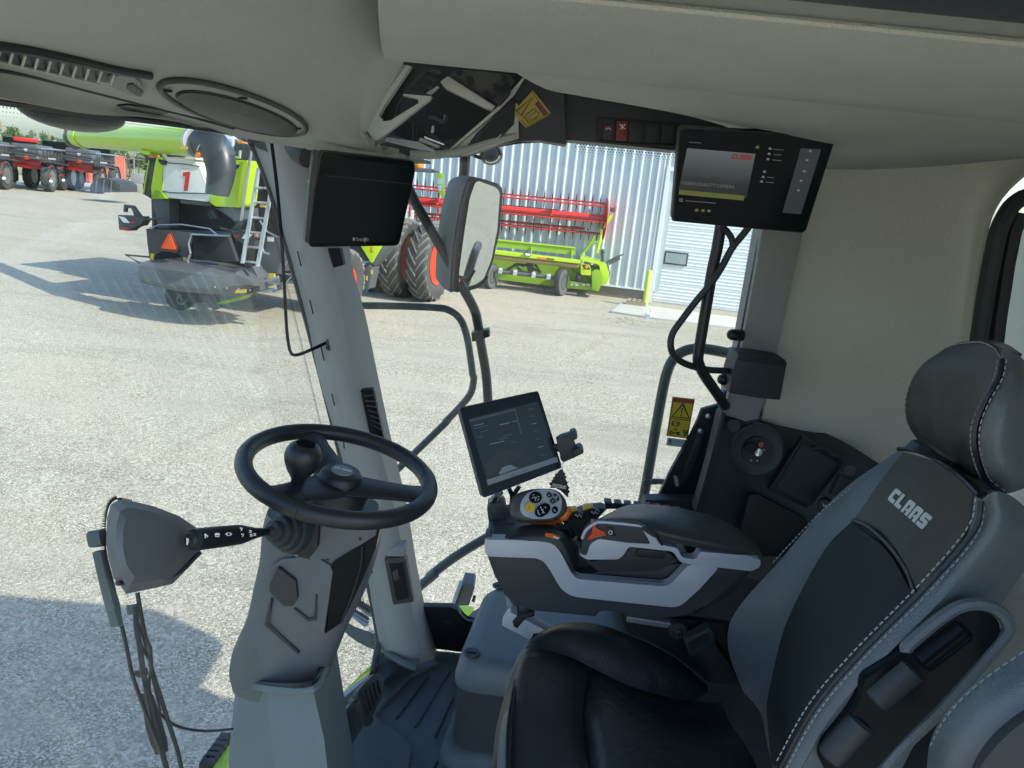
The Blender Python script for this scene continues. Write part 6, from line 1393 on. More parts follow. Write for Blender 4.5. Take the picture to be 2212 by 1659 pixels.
ah('upper_trim', [(912, 1152), (962, 1168), (990, 1090), (1040, 1062), (1225, 1088), (1362, 1095), (1345, 1060), (1310, 1000), (1300, 972), (1345, 985), (1380, 1030), (1418, 1096), (1530, 1120), (1556, 1178), (1640, 1190), (1672, 1142), (1960, 1165), (2048, 1195), (2042, 1238), (1990, 1262), (1785, 1240), (1640, 1228), (1545, 1205), (1500, 1140), (1225, 1110), (1195, 1160), (1160, 1190), (960, 1190)], 'H', AY - .008, .03, 'silver', .005, .006)
ah('front_housing', [(925, 1150), (945, 1030), (990, 985), (1060, 962), (1330, 985), (1365, 1030), (1372, 1096), (1225, 1086), (1040, 1058), (985, 1085), (962, 1170)], 'H', AY - .004, .03, 'console_dark', .008, .01)
B().tube(PY(AY - .006).q('H', [(935, 1060), (960, 1008), (1010, 970), (1070, 958), (1340, 983)]), .004, 8, sm=5).obj('housing_edge', MT['silver'], arm)
ah('under_housing', [(955, 1190), (1160, 1190), (1225, 1112), (1440, 1130), (1490, 1160), (1540, 1200), (1400, 1265), (1040, 1270), (1000, 1240)], 'H', AY + .02, .1, 'dark_plastic', .006)
ah('under_latch', [(1270, 1150), (1290, 1125), (1440, 1140), (1452, 1170), (1440, 1188), (1275, 1175)], 'H', AY + .012, .02, 'black', .003)
ah('orange_lever', [(958, 1082), (985, 1040), (1005, 1022), (995, 985), (1015, 980), (1040, 1010), (1070, 1012), (1088, 1045), (1010, 1050), (985, 1062)], 'H', AY - .012, .04, 'red_orange', .004)
ah('brake_switch', [(1085, 990), (1128, 995), (1148, 1045), (1100, 1040)], 'H', AY - .008, .01, 'black', .002)
B().tube([PY(AY - .0095)('H', 1112 + 11 * math.cos(a), 1022 + 11 * math.sin(a)) for a in [q * .52 for q in range(13)]], .0011, 4).obj('brake_symbol', MT['white_print'], arm)
padr = [[(985, 985, 1.628), (1080, 958, 1.615), (1250, 970, 1.612), (1400, 1060, 1.61), (1650, 1115, 1.61), (1900, 1160, 1.612), (2040, 1190, 1.63)],
        [(1000, 965, 1.645), (1090, 935, 1.625), (1270, 935, 1.62), (1430, 1000, 1.615), (1680, 1060, 1.613), (1910, 1115, 1.615), (2052, 1165, 1.65)],
        [(1060, 925, 1.72), (1150, 890, 1.71), (1330, 890, 1.71), (1520, 920, 1.70), (1740, 970, 1.70), (1930, 1050, 1.69), (2050, 1140, 1.70)],
        [(1130, 890, 1.82), (1220, 852, 1.82), (1370, 848, 1.82), (1580, 878, 1.82), (1780, 928, 1.82), (1930, 1012, 1.80), (2030, 1110, 1.76)],
        [(1150, 915, 1.86), (1240, 880, 1.86), (1390, 880, 1.86), (1600, 905, 1.86), (1790, 960, 1.86), (1930, 1040, 1.84), (2020, 1130, 1.8)]]
B().patch(dg(padr, 'H'), 6, 5, thick=.012).obj('arm_pad', MT['leather_pad'], arm, smooth=75)
dash([at('H', *q) for q in ((1010, 960, 1.634), (1085, 938, 1.618), (1265, 940, 1.612), (1380, 985, 1.606), (1430, 1060, 1.604))], .0011, .005, .004, m='tube_grey', parent=arm)
B().tube([at('H', *q) for q in ((1340, 985, 1.606), (1385, 1020, 1.604), (1415, 1070, 1.603), (1435, 1100, 1.603))], .003, 6, sm=4).obj('pad_seam', MT['leather_black'], arm)
# cover under the joystick and the sliding slot
top = [[(345, 1075, 1.62), (480, 1078, 1.615), (640, 1075, 1.613), (740, 1090, 1.612), (800, 1130, 1.612), (880, 1270, 1.614)],
       [(362, 1060, 1.64), (500, 1040, 1.63), (650, 1030, 1.625), (760, 1040, 1.622), (830, 1090, 1.622), (895, 1240, 1.63)],
       [(400, 1020, 1.70), (520, 985, 1.69), (650, 975, 1.69), (780, 985, 1.69), (860, 1040, 1.69), (920, 1200, 1.70)],
       [(450, 985, 1.79), (560, 962, 1.79), (680, 958, 1.79), (800, 965, 1.79), (880, 1020, 1.79), (935, 1150, 1.79)]]
B().patch(dg(top, 'H'), 6, 5, thick=.01).obj('front_cover', MT['dark_plastic'], arm, smooth=70)
B().prism([at('H', *q) for q in ((600, 1012, 1.655), (620, 1000, 1.68), (770, 1000, 1.68), (765, 1025, 1.65), (610, 1030, 1.64))], (0, .002, .006)).obj('joystick_slot', MT['black'], arm)
B().prism([at('H', *q) for q in ((706, 1032, 1.622), (752, 1036, 1.621), (798, 1058, 1.62), (792, 1068, 1.616), (750, 1058, 1.615), (704, 1045, 1.616))], (0, -.002, .004)).obj('orange_label', MT['orange'], arm)
B().prism([at('H', *q) for q in ((760, 1046, 1.614), (788, 1058, 1.614), (784, 1063, 1.613), (756, 1054, 1.612))], (0, -.0025, .002)).obj('label_print', MT['white_print'], arm)
B().tube([at('H', *q) for q in ((775, 985, 1.68), (850, 1000, 1.68), (870, 1055, 1.67))], .009, 6, sm=3).obj('slot_rail', MT['gloss_black'], arm)
yp('front_lip', [(325, 1075), (335, 1030), (365, 1020), (375, 1055), (350, 1080)], 'H', 1.63, .03, 'dark_plastic', arm, bev=.004)
ah('rear_bracket', [(1620, 1225), (1800, 1240), (1990, 1262), (1900, 1380), (1740, 1480), (1640, 1530), (1540, 1545), (1580, 1480)], 'H', AY + .02, .15, 'dark_plastic', .01)
ah('slide_rail', [(1213, 1545), (1510, 1590), (1515, 1625), (1213, 1580)], 'H', AY + .01, .02, 'steel', .002)
B().lathe([(.022, 0), (.022, .02), (.009, .021), (.008, .026)], at('H', 1522, 1608, AY + .02), (0, -1, 0), 20).obj('pivot_bolt', MT['dark_plastic'], arm)
B().lathe([(.006, .02), (.005, .03)], at('H', 1524, 1612, AY + .02), (0, -1, 0), 10).obj('bolt_head', MT['chrome'], arm)
ah('support_post', [(445, 1360), (490, 1450), (545, 1540), (490, 1545), (465, 1470)], 'H', AY + .05, .05, 'pillar_grey', .005)
B().box(at('K', 640, 765, 1.66), (.15, .04, .045), Matrix.Rotation(R(24), 3, 'Y'), bev=.005).obj('support_arm', MT['silver'], arm)
ah('arm_joint', [(500, 1580), (530, 1545), (620, 1520), (645, 1545), (560, 1560), (535, 1625), (510, 1610)], 'H', AY + .015, .05, 'black', .006)
# switch block between joystick and pad
sb = ah('switch_block', [(810, 960), (820, 930), (900, 905), (960, 880), (1060, 870), (1090, 880), (1010, 960), (985, 985), (940, 1060), (880, 1050), (860, 1000)], 'H', 1.76, .04, 'console_dark', .008)
for x_ in (0, 100):
    y_ = -x_ * .18
    yp('yellow_rocker', [(838 + x_, 890 + y_), (850 + x_, 878 + y_), (900 + x_, 874 + y_), (908 + x_, 884 + y_), (890 + x_, 896 + y_), (842 + x_, 908 + y_)], 'H', 1.735, .02, 'button_yellow', arm, bev=.003)
    yp('rocker_base', [(845 + x_, 905 + y_), (900 + x_, 888 + y_), (945 + x_, 915 + y_), (952 + x_, 928 + y_), (890 + x_, 940 + y_)], 'H', 1.732, .02, 'black', arm, bev=.002)
    for j in range(4): yp('rocker_mark', [(892 + x_ + j * 11, 912 + y_ + (j % 2) * 8), (898 + x_ + j * 11, 909 + y_ + (j % 2) * 8), (901 + x_ + j * 11, 915 + y_ + (j % 2) * 8), (895 + x_ + j * 11, 919 + y_ + (j % 2) * 8)], 'H', 1.730, .002, 'white_print', arm)
for i in range(8):
    x_ = 1100 + i * 62; y_ = 842 + i * 6 + max(0, i - 4) * 3
    yp('row_button', [(x_ - 22, y_ - 8), (x_ + 22, y_ - 6), (x_ + 24, y_ + 12), (x_ - 24, y_ + 12)], 'H', 1.84, .03, 'dark_plastic', arm, bev=.003)
B().tube([at('H', *q) for q in ((1070, 868, 1.85), (1120, 856, 1.86), (1400, 872, 1.86), (1590, 892, 1.86))], .008, 6, sm=4).obj('button_ledge', MT['console_dark'], arm)
# ---- joystick
JP = Pl(at('Y', 620, 430, 1.70), (.16, -.80, .58))
joy = thing('joystick', 'grey multifunction joystick with silver face, black buttons and an orange collar', 'joystick', at('Y', 720, 880, 1.70))
def jq(pts, o=0): return JP.q('Y', pts, o)
jo = [(50, 480), (60, 360), (130, 240), (260, 170), (480, 120), (700, 112), (860, 125), (1000, 200), (1090, 320), (1128, 450), (1110, 560), (1010, 650), (900, 700), (760, 740), (560, 745), (330, 740), (150, 700), (70, 620)]
jm = sum(jq(jo), Vector()) / len(jo)
rg = []
for o_, k in ((.05, .55), (.045, .78), (.03, .93), (.012, 1.0), (.0, .99), (-.008, .94), (-.011, .86)):
    rg.append([jm + (p - jm) * k + JP.n * (-o_ if False else 0) - (-JP.n) * 0 + JP.n * (-o_) for p in spl(jq(jo), 3, True)])
B().rings(rg).obj('grip', MT['taupe_plastic'], joy, smooth=60)
jf = [(218, 500), (235, 390), (300, 280), (400, 190), (560, 150), (720, 145), (850, 165), (950, 230), (1000, 340), (995, 460), (970, 560), (900, 640), (780, 690), (600, 700), (430, 690), (300, 640), (240, 580)]
def up3(pts, o): return [p + JP.n * o for p in pts]
JN = JP.n if JP.n.dot(CAM - JP.p) > 0 else -JP.n
def jprism(name, pts, m, h0, h1, bev=0, parent=None, smooth_=True):
    p = spl(jq(pts), 3, True) if smooth_ else jq(pts)
    # keep the outline where it is drawn although it stands proud of the reference plane
    p = [CAM + (q - CAM) * (1 - (h0 / max((CAM - q).dot(JN), .1))) for q in p]
    return B().prism(p, JN * (h1 - h0), bev).obj(name, MT[m], parent or joy)
for o in [o for o in joy.children]: pass
face = jprism('face_plate', jf, 'silver', .006, .016, .003)
def ell2(cx_, cy_, a, c, rot=0, n=16): return [(cx_ + a * math.cos(t) * math.cos(rot) - c * math.sin(t) * math.sin(rot), cy_ + a * math.cos(t) * math.sin(rot) + c * math.sin(t) * math.cos(rot)) for t in [2 * math.pi * q / n for q in range(n)]]
b1 = jprism('round_button', ell2(510, 290, 116, 108), 'gloss_black', .014, .024, .003)
b2 = jprism('oval_button', ell2(645, 533, 158, 108, R(-38)), 'gloss_black', .014, .024, .003)
b3 = jprism('yellow_button', ell2(405, 485, 88, 88), 'button_yellow', .014, .026, .003)
b4 = jprism('small_button', ell2(880, 527, 56, 68), 'gloss_black', .014, .022, .002)
b5 = jprism('arrow_up_button', [(718, 225), (755, 185), (800, 195), (842, 262), (770, 300), (735, 270)], 'dark_plastic', .014, .021, .002, None, False)
b6 = jprism('arrow_down_button', [(780, 330), (845, 285), (905, 365), (880, 400), (830, 405), (795, 380)], 'dark_plastic', .014, .021, .002, None, False)
b7 = jprism('star_button', [(838, 205), (905, 225), (960, 290), (965, 340), (930, 368)], 'dark_plastic', .014, .021, .002, None, False)
def jline(pts, r=.0009, m='white_print', h=.0245, parent=None):
    p = [CAM + (q - CAM) * (1 - (h / max((CAM - q).dot(JN), .1))) for q in jq(pts)]
    return B().tube(p, r, 4).obj('button_symbol', MT[m], parent or joy)
jline([(498, 280), (545, 278), (525, 320), (498, 280)]); jline([(560, 255), (578, 275), (590, 260)]); jline([(470, 240), (500, 225)]); jline([(455, 300), (480, 270)]); jline([(560, 340), (590, 300)]); jline([(510, 330), (530, 345)])
jline([(615, 455), (632, 495)]); jline([(640, 500), (668, 520), (648, 535), (640, 500)]); jline([(690, 470), (715, 460), (720, 490)]); jline([(660, 540), (690, 575), (655, 580), (660, 540)]); jline([(565, 520), (575, 590), (610, 610)])
jline([(380, 475), (400, 445), (415, 480)], .0007, 'sticker_yellow_old', .0265); jline([(370, 510), (440, 490)], .001, 'sticker_yellow_old', .0265)
jline([(865, 520), (885, 500), (880, 540), (910, 545)], .0009, 'white_print', .0225); jline([(768, 245), (778, 232), (790, 240)], .0008, 'white_print', .0215); jline([(838, 345), (848, 355), (855, 342)], .0008, 'white_print', .0215)
jline([(905, 270), (915, 258), (930, 272), (925, 292), (908, 292), (905, 270)], .0007, 'white_print', .0215)
oc1 = at('Y', 712, 790, 1.715)
ocr = []
for (l, r_, y_, d_) in ((420, 1000, 745, .055), (425, 1002, 790, .055), (445, 985, 835, .05), (560, 860, 872, .035)):
    a, c = at('Y', l, y_, 1.715), at('Y', r_, y_ - 25, 1.715); m_ = (a + c) / 2; u = (c - a) / 2
    ocr.append([m_ + u * math.cos(t) + Vector((0, d_ * math.sin(t), .012 * math.sin(t))) for t in [2 * math.pi * q / 24 for q in range(24)]])
B().rings(ocr).obj('orange_collar', MT['orange'], joy, smooth=60)
B().tube([at('Y', 1080, 480, 1.72), at('Y', 1110, 560, 1.715), at('Y', 1050, 650, 1.71), at('Y', 990, 700, 1.71)], [.012, .014, .013, .008], 10).obj('orange_finger_rest', MT['orange'], joy)
B().tube([at('Y', 820, 860, 1.71), at('Y', 790, 940, 1.70)], .012, 10).obj('joystick_stem', MT['chrome'], joy)

# ---- touch terminal on the armrest
TP = Pl(at('H', 480, 450, 1.76), (.22, -.92, .32))
TN = TP.n if TP.n.dot(CAM - TP.p) > 0 else -TP.n
tm_ = thing('armrest_terminal', 'black touch terminal with a dim screen standing on the armrest front', 'terminal', at('H', 400, 830, 1.76))
def tp(name, pts, m, h0, h1, c='H', bev=0, rr=0, parent=None):
    p = TP.q(c, pts, 0); p = rnd(p, rr) if rr else p
    p = [CAM + (q - CAM) * (1 - h0 / max((CAM - q).dot(TN), .1)) for q in p]
    return B().prism(p, TN * (h1 - h0), bev).obj(name, MT[m], parent or tm_)
tp('terminal_housing', [(172, 246), (662, 140), (812, 618), (322, 808)], 'dark_plastic', 0, -.045, bev=.004, rr=.006)
tp('terminal_bezel', [(176, 250), (660, 143), (808, 616), (324, 803)], 'screen', 0, .003, rr=.005)
scr = tp('terminal_screen', [(228, 315), (658, 205), (790, 583), (352, 730)], 'screen_dim', .003, .0036)
for poly, m in (([(352, 675), (555, 545), (600, 490), (480, 510), (430, 500), (360, 560), (325, 600)], 'dark_plastic'), ([(415, 655), (440, 615), (490, 600), (535, 620), (430, 660)], 'dim_print'), ([(388, 398), (460, 366), (464, 382), (392, 416)], 'black'), ([(340, 695), (780, 550), (788, 580), (350, 728)], 'dim_print'), ([(300, 490), (324, 476), (326, 492), (302, 503)], 'black'), ([(546, 288), (566, 270), (568, 286), (550, 296)], 'black'), ([(512, 250), (520, 248), (560, 410), (552, 412)], 'tube_grey'), ([(230, 322), (520, 252), (522, 262), (234, 334)], 'tube_grey')):
    tp('screen_graphic', poly, m, .004, .0042, parent=tm_)
for i, (x_, y_, l_) in enumerate(((262, 355, 60), (262, 372, 90), (300, 395, 50), (420, 350, 70), (440, 420, 60), (420, 440, 50), (360, 470, 90), (600, 255, 30), (605, 300, 36), (620, 345, 30), (632, 390, 34), (645, 440, 30), (660, 490, 34), (680, 540, 40), (280, 430, 40), (500, 330, 30), (495, 460, 26), (560, 640, 40), (640, 612, 44), (480, 668, 50))):
    tp('screen_graphic', [(x_, y_), (x_ + l_, y_ - l_ * .22), (x_ + l_ + 1, y_ - l_ * .22 + 5), (x_ + 1, y_ + 5)], 'tube_grey' if i % 3 else 'dim_print', .004, .0042, parent=tm_)
for i in range(4): tp('screen_graphic', [(534 + i * 9, 378 + i * 26), (542 + i * 9, 376 + i * 26), (545 + i * 9, 386 + i * 26), (537 + i * 9, 388 + i * 26)], 'black', .004, .0042, parent=tm_)
B().tube([at('H', 385, 845, 1.75), at('H', 395, 800, 1.77), at('H', 420, 770, 1.79)], .012, 10).obj('terminal_stem', MT['chrome'], tm_)
yp('terminal_foot', [(342, 870), (365, 848), (430, 838), (452, 862), (470, 945), (455, 965), (360, 970), (350, 940)], 'H', 1.74, .06, 'dark_plastic', tm_, bev=.01)
B().tube([at('H', 480, 745, 1.80), at('H', 500, 800, 1.8), at('H', 490, 880, 1.79)], .006, 8, sm=3).tube([at('H', 545, 735, 1.8), at('H', 510, 790, 1.8), at('H', 500, 850, 1.79)], .006, 8, sm=3).obj('terminal_cable', MT['black'], tm_)
yp('foot_plate', [(350, 985), (380, 965), (470, 955), (520, 962), (470, 990), (370, 1020)], 'H', 1.72, .1, 'console_dark', tm_, bev=.006)
ph = thing('phone_holder', 'empty black phone clamp fixed to the right edge of the terminal', 'phone holder', at('H', 850, 520, 1.76))
yp('clamp_back', [(772, 445), (800, 430), (870, 405), (885, 430), (878, 470), (890, 505), (920, 500), (942, 505), (940, 530), (880, 560), (820, 588), (800, 570), (795, 500)], 'H', 1.745, .025, 'dark_plastic', ph, bev=.005)
yp('clamp_jaw', [(862, 408), (895, 400), (908, 415), (905, 440), (880, 455), (868, 440)], 'H', 1.72, .04, 'dark_plastic', ph, bev=.006)
yp('clamp_jaw', [(885, 510), (930, 492), (948, 515), (942, 532), (900, 552), (885, 535)], 'H', 1.72, .04, 'dark_plastic', ph, bev=.006)
B().tube([at('H', 770, 490, 1.77), at('H', 800, 500, 1.76)], .010, 8).obj('clamp_arm', MT['black'], ph)
af = thing('air_freshener', 'black tree-shaped air freshener hanging below the phone clamp', 'air freshener', at('H', 800, 640, 1.75))
yp('paper_tree', [(805, 628), (815, 628), (822, 650), (832, 655), (828, 668), (840, 676), (832, 686), (838, 700), (848, 712), (842, 722), (858, 745), (850, 750), (860, 770), (850, 778), (848, 806), (800, 760), (770, 745), (735, 745), (745, 730), (730, 725), (735, 712), (750, 706), (742, 700), (758, 690), (752, 682), (768, 672), (764, 664), (778, 655), (790, 640)], 'H', 1.75, .0012, 'black', af)
yp('name_strip', [(752, 716), (837, 732), (835, 752), (748, 738)], 'H', 1.7492, .0006, 'paper', af)
o1 = at('H', 754, 733, 1.7486); text('Little Trees', .0098, o1, at('H', 834, 747, 1.7486) - o1, at('H', 757, 716, 1.7486) - o1, MT['black'], af, .0002, wx=.92)
B().tube([at('H', *q, 1.75) for q in ((808, 632), (806, 600), (812, 585), (820, 575), (815, 600), (808, 632))], .0007, 4, sm=3).obj('hanging_thread', MT['white_print'], af)

# ---- black display under the headliner, near the right front pillar
DP = Pl(at('E', 380, 480, 1.96), (.42, -.88, -.08)); DN = DP.n if DP.n.dot(CAM - DP.p) > 0 else -DP.n
dt = thing('guidance_display', 'switched-off black guidance display hanging at the right front pillar', 'display', at('E', 380, 480, 1.96))
def dq(name, pts, m, h0, h1, bev=0, rr=0, parent=None):
    p = DP.q('E', pts); p = rnd(p, rr) if rr else p
    p = [CAM + (q - CAM) * (1 - h0 / max((CAM - q).dot(DN), .1)) for q in p]
    return B().prism(p, DN * (h1 - h0), bev).obj(name, MT[m], parent or dt)
dq('display_housing', [(108, 158), (736, 226), (738, 300), (630, 795), (40, 805), (22, 780), (62, 440)], 'taupe_plastic', 0, -.04, .006, .012)
dq('display_bezel', [(118, 162), (734, 230), (736, 300), (628, 792), (46, 802), (28, 780), (66, 440)], 'screen', 0, .004, .001, .012)
dq('display_glass', [(140, 200), (712, 262), (700, 400), (600, 770), (70, 775), (90, 480)], 'screen', .004, .0046, 0, .01)
dq('screen_line', [(140, 322), (706, 380), (705, 386), (140, 328)], 'black', .005, .0052)
dq('display_side_grip', [(60, 160), (105, 158), (62, 440), (24, 780), (0, 770), (30, 400)], 'taupe_plastic', -.006, -.04, .006, .01)
B().lathe([(.006, 0), (.005, .003)], at('E', 36, 368, 1.93), DN, 10).obj('side_screw', MT['steel'], dt)
o1 = DP('E', 340, 765, 0); o1 = CAM + (o1 - CAM) * (1 - .008 / (CAM - o1).dot(DN)); text('Trimble', .0135, o1, DP('E', 392, 764) - DP('E', 340, 765), DP('E', 340, 740) - DP('E', 340, 765), MT['sticker_grey'], dt, .0003, wx=.8)
dq('maker_emblem', [(322, 742), (332, 740), (336, 755), (330, 764), (322, 760)], 'sticker_grey', .0055, .0058); dq('yellow_tick', [(403, 742), (410, 742), (406, 772), (400, 772)], 'sticker_yellow', .0055, .0058)
B().tube([at('D', 1780, 250, 2.05), at('D', 1830, 300, 2.02), at('D', 1900, 350, 2.0)], [.028, .032, .03], 12).obj('display_mount', MT['dark_plastic'], dt)

# ---- lit overhead display
LP_ = Pl(at('X', 1000, 650, 1.88), (-.06, -.97, -.22)); LN = LP_.n if LP_.n.dot(CAM - LP_.p) > 0 else -LP_.n
mat('lit_panel', (.02, .025, .028), .3, emit=((.17, .22, .24), .08)); mat('lit_side', (.02, .025, .028), .3, emit=((.20, .24, .26), .035)); mat('lit_text', (.02, .02, .02), .3, emit=((.55, .6, .6), .08)); mat('lit_green', (.02, .02, .02), .3, emit=((.30, .34, .04), .10)); mat('lit_red', (.02, .005, .005), .3, emit=((.45, .02, .02), .14))
ldp = thing('grain_camera_display', 'lit black overhead display showing a grain quality camera page', 'display', at('X', 1000, 1250, 1.88))
def lq(name, pts, m, h0, h1, bev=0, rr=0, parent=None):
    p = LP_.q('X', pts); p = rnd(p, rr) if rr else p
    p = [CAM + (q - CAM) * (1 - h0 / max((CAM - q).dot(LN), .1)) for q in p]
    return B().prism(p, LN * (h1 - h0), bev).obj(name, MT[m], parent or ldp)
lq('display_housing', [(85, -60), (2130, 48), (2175, 85), (1770, 1355), (1130, 1300), (0, 1195), (-20, 1170)], 'dark_plastic', 0, -.045, .006, .012)
lq('display_bezel', [(95, -45), (2120, 58), (2160, 92), (1760, 1340), (1130, 1290), (5, 1185)], 'screen', 0, .003, 0, .012)
# picture panel: brighter at its top edge
def vgrad(name, pts, c0, c1, s_):
    m = bpy.data.materials.new(name); m.use_nodes = True; t = m.node_tree; p = t.nodes['Principled BSDF']; p.inputs['Base Color'].default_value = (.01, .012, .013, 1); p.inputs['Roughness'].default_value = .3
    a = t.nodes.new('ShaderNodeAttribute'); a.attribute_name = 'v'; r_ = t.nodes.new('ShaderNodeValToRGB'); r_.color_ramp.elements[0].color = (*c1, 1); r_.color_ramp.elements[1].color = (*c0, 1); r_.color_ramp.elements[0].position = .25
    t.links.new(a.outputs['Fac'], r_.inputs[0]); t.links.new(r_.outputs[0], p.inputs['Emission Color']); p.inputs['Emission Strength'].default_value = s_
    q = LP_.q('X', pts); q = [CAM + (k - CAM) * (1 - .004 / (CAM - k).dot(LN)) for k in q]
    me = bpy.data.meshes.new('screen_picture'); me.from_pydata([tuple(k) for k in q], [], [(0, 1, 2, 3)]); at_ = me.attributes.new('v', 'FLOAT', 'POINT')
    for i, v in enumerate((1, 1, 0, 0)): at_.data[i].value = v
    return link('screen_picture', me, m, ldp, smooth=0)
vgrad('screen_gradient', [(190, 215), (1105, 292), (985, 880), (75, 770)], (.22, .28, .30), (.008, .012, .014), .14)
lq('status_bar', [(1715, 215), (1985, 235), (1715, 1100), (1465, 1080)], 'lit_side', .004, .0042)
lq('green_bar', [(85, 772), (962, 852), (945, 918), (75, 835)], 'lit_green', .0045, .0047)
def lt_(s_, a, xr_, yr_, sz, m, sh=0, wx_=1.0):
    def L(q): k = LP_('X', *q); return CAM + (k - CAM) * (1 - .0052 / (CAM - k).dot(LN))
    o_ = L(a); text(s_, sz, o_, L(xr_) - o_, L(yr_) - o_, MT[m], ldp, .0002, shear=sh, wx=wx_)
lt_('GRAIN QUALITY CAMERA', (108, 698), (820, 758), (120, 640), .0118, 'lit_text', .25, .93)
def L(q, h=.0055): k = LP_('X', *q); return CAM + (k - CAM) * (1 - h / (CAM - k).dot(LN))
ow = L((775, 355)); logo(ow, L((1050, 380)) - ow, L((788, 305)) - ow, (L((1050, 380)) - ow).length / 4.15, MT['lit_red'], ldp, off=.0003)
lq('tick_box', [(88, 888), (132, 892), (128, 935), (84, 930)], 'lit_text', .0046, .0048); lq('tick_box_inner', [(98, 898), (122, 900), (120, 925), (95, 922)], 'black', .005, .0052)
for x_, y_, w_ in ((1340, 225, 140), (1350, 295, 100), (1330, 368, 120), (1260, 600, 90), (1240, 665, 110), (165, 915, 410), (215, 130, 160)): lq('screen_caption', [(x_, y_), (x_ + w_, y_ + w_ * .08), (x_ + w_ - 2, y_ + w_ * .08 + 10), (x_ - 2, y_ + 10)], 'dim_print', .0046, .0048)
for x_, y_ in ((1300, 220), (1285, 290), (1270, 362), (1225, 530), (1205, 600), (1185, 662), (1838, 255), (1795, 375), (1755, 525), (1715, 650), (1680, 780), (480, 1055)): lq('screen_icon', [(x_ - 24, y_ + 4), (x_ - 4, y_ - 18), (x_ + 22, y_ - 8), (x_ + 18, y_ + 18), (x_ - 10, y_ + 14)], 'lit_text', .0046, .0048)
for x_, y_ in ((315, 1045), (400, 1050), (1130, 200)): lq('screen_icon', [(x_ - 30, y_ + 16), (x_ - 10, y_ - 18), (x_ + 26, y_ - 14), (x_ + 22, y_ + 22)], 'lit_green', .0046, .0048)

# ---- storage box, pedals
bx = thing('storage_box', 'grey lidded storage box standing on the cab floor beside the seat', 'box', PZ(1.69)('J', 1900, 1200))
def bring(z, grow, pts):
    p = [Vector((x, y, z)) for x, y in pts]; c = sum(p, Vector()) / len(p); p = [c + (q - c) * grow for q in p]; return rnd(p, .07, 6)
Zt = 2.02
tl_ = PZ(Zt)('J', 1690, 690); fl_ = PZ(Zt)('J', 1905, 165)
rx_ = PZ(Zt)('K', 1250, 740).x; foot = [(tl_.x, tl_.y), (rx_, tl_.y - .02), (rx_, fl_.y), (fl_.x, fl_.y)]
B().rings([bring(1.69, 1.0, foot), bring(1.70, 1.0, foot), bring(1.93, .995, foot)]).obj('box_body', MT['console_dark'], bx)
B().rings([bring(1.925, 1.0, foot), bring(1.935, 1.03, foot), bring(1.955, 1.035, foot), bring(2.0, 1.0, foot), bring(Zt, .93, foot), bring(Zt + .004, .8, foot)]).obj('box_lid', MT['box_grey'], bx, smooth=60)
for q in ((1800, 632), (1985, 182)):
    c = PZ(Zt + .004)('J', *q); B().lathe([(.024, 0), (.022, .003), (.002, .003)], c, (0, 0, 1), 20).obj('lid_catch', MT['dark_plastic'], bx); B().box(c + Vector((0, 0, .004)), (.03, .006, .003)).obj('catch_slot', MT['black'], bx)
B().rings([bring(1.69, 1.12, foot), bring(1.72, 1.10, foot), bring(1.735, 1.02, foot)]).obj('box_plinth', MT['rubber_mat'], bx, smooth=60)
pe = thing('pedal_pair', 'two black ribbed brake pedals side by side at the column foot', 'pedals', PZ(1.7)('J', 1080, 1080))
PP = Pl(PZ(1.82)('J', 1100, 950), (.78, -.15, .60))
def pq(name, pts, m, o=0, dep=.02, bev=0, rr=0): 
    p = PP.q('J', pts, o); p = rnd(p, rr) if rr else p
    return B().prism(p, -PP.n * dep, bev).obj(name, MT[m], pe)
pq('pedal_pad', [(1150, 762), (1190, 800), (1218, 855), (1205, 905), (1135, 1062), (1095, 1078), (1075, 1050), (1030, 900), (1050, 870)], 'dark_plastic', 0, .02, .004, .012)
pq('pedal_pad', [(1005, 952), (1050, 990), (1078, 1070), (1072, 1120), (985, 1270), (955, 1330), (925, 1200), (920, 1060)], 'dark_plastic', 0, .02, .004, .012)
for i in range(5):
    f = i / 4; pq('pedal_rib', [(1060 + f * 110, 890 - f * 80), (1070 + f * 110, 885 - f * 80), (1115 + f * 85, 1040 - f * 140), (1105 + f * 85, 1048 - f * 140)], 'black', .004, .006)
    pq('pedal_rib', [(935 + f * 75, 1060 - f * 70), (944 + f * 75, 1055 - f * 70), (968 + f * 90, 1250 - f * 140), (958 + f * 90, 1258 - f * 140)], 'black', .004, .006)
B().tube([PP('J', 1010, 930, -.02), PP('J', 1060, 1000, -.02), PP('J', 1100, 1080, -.06)], .02, 8).obj('pedal_lever', MT['black'], pe)
# ---- window stickers
VS = PY(2.292)
ws_ = thing('window_warning_sticker', 'yellow warning sticker with key and parking symbols on the right side window', 'sticker', VS('V', 600, 1200))
def vq(name, pts, m, o=0, parent=None): return B().prism(VS.q('V', pts, o), (0, .0008, 0)).obj(name, MT[m], parent or ws_, smooth=0)
def vl(pts, r=.0011, m='black', o=-.001, parent=None): return B().tube(VS.q('V', pts, o), r, 4).obj('printed_line', MT[m], parent or ws_, smooth=0)
vq('sticker_sheet', [(470, 148), (1078, 215), (885, 1298), (302, 1220)], 'sticker_yellow'); vq('red_band', [(504, 178), (1052, 242), (1030, 340), (490, 280)], 'sticker_red', -.0012)
vl([(498, 176), (1055, 240), (865, 1262), (335, 1195), (498, 176)]); vl([(415, 738), (945, 800)]); vl([(490, 280), (1030, 342)])
vl([(752, 345), (925, 745), (455, 690), (752, 345)], .0024); vq('exclamation_mark', [(722, 452), (755, 452), (722, 620), (702, 618)], 'black', -.0012); vq('exclamation_dot', ell2(700, 665, 22, 22), 'black', -.0012)
vq('warning_triangle', [(562, 205), (602, 262), (522, 255)], 'black', -.002)
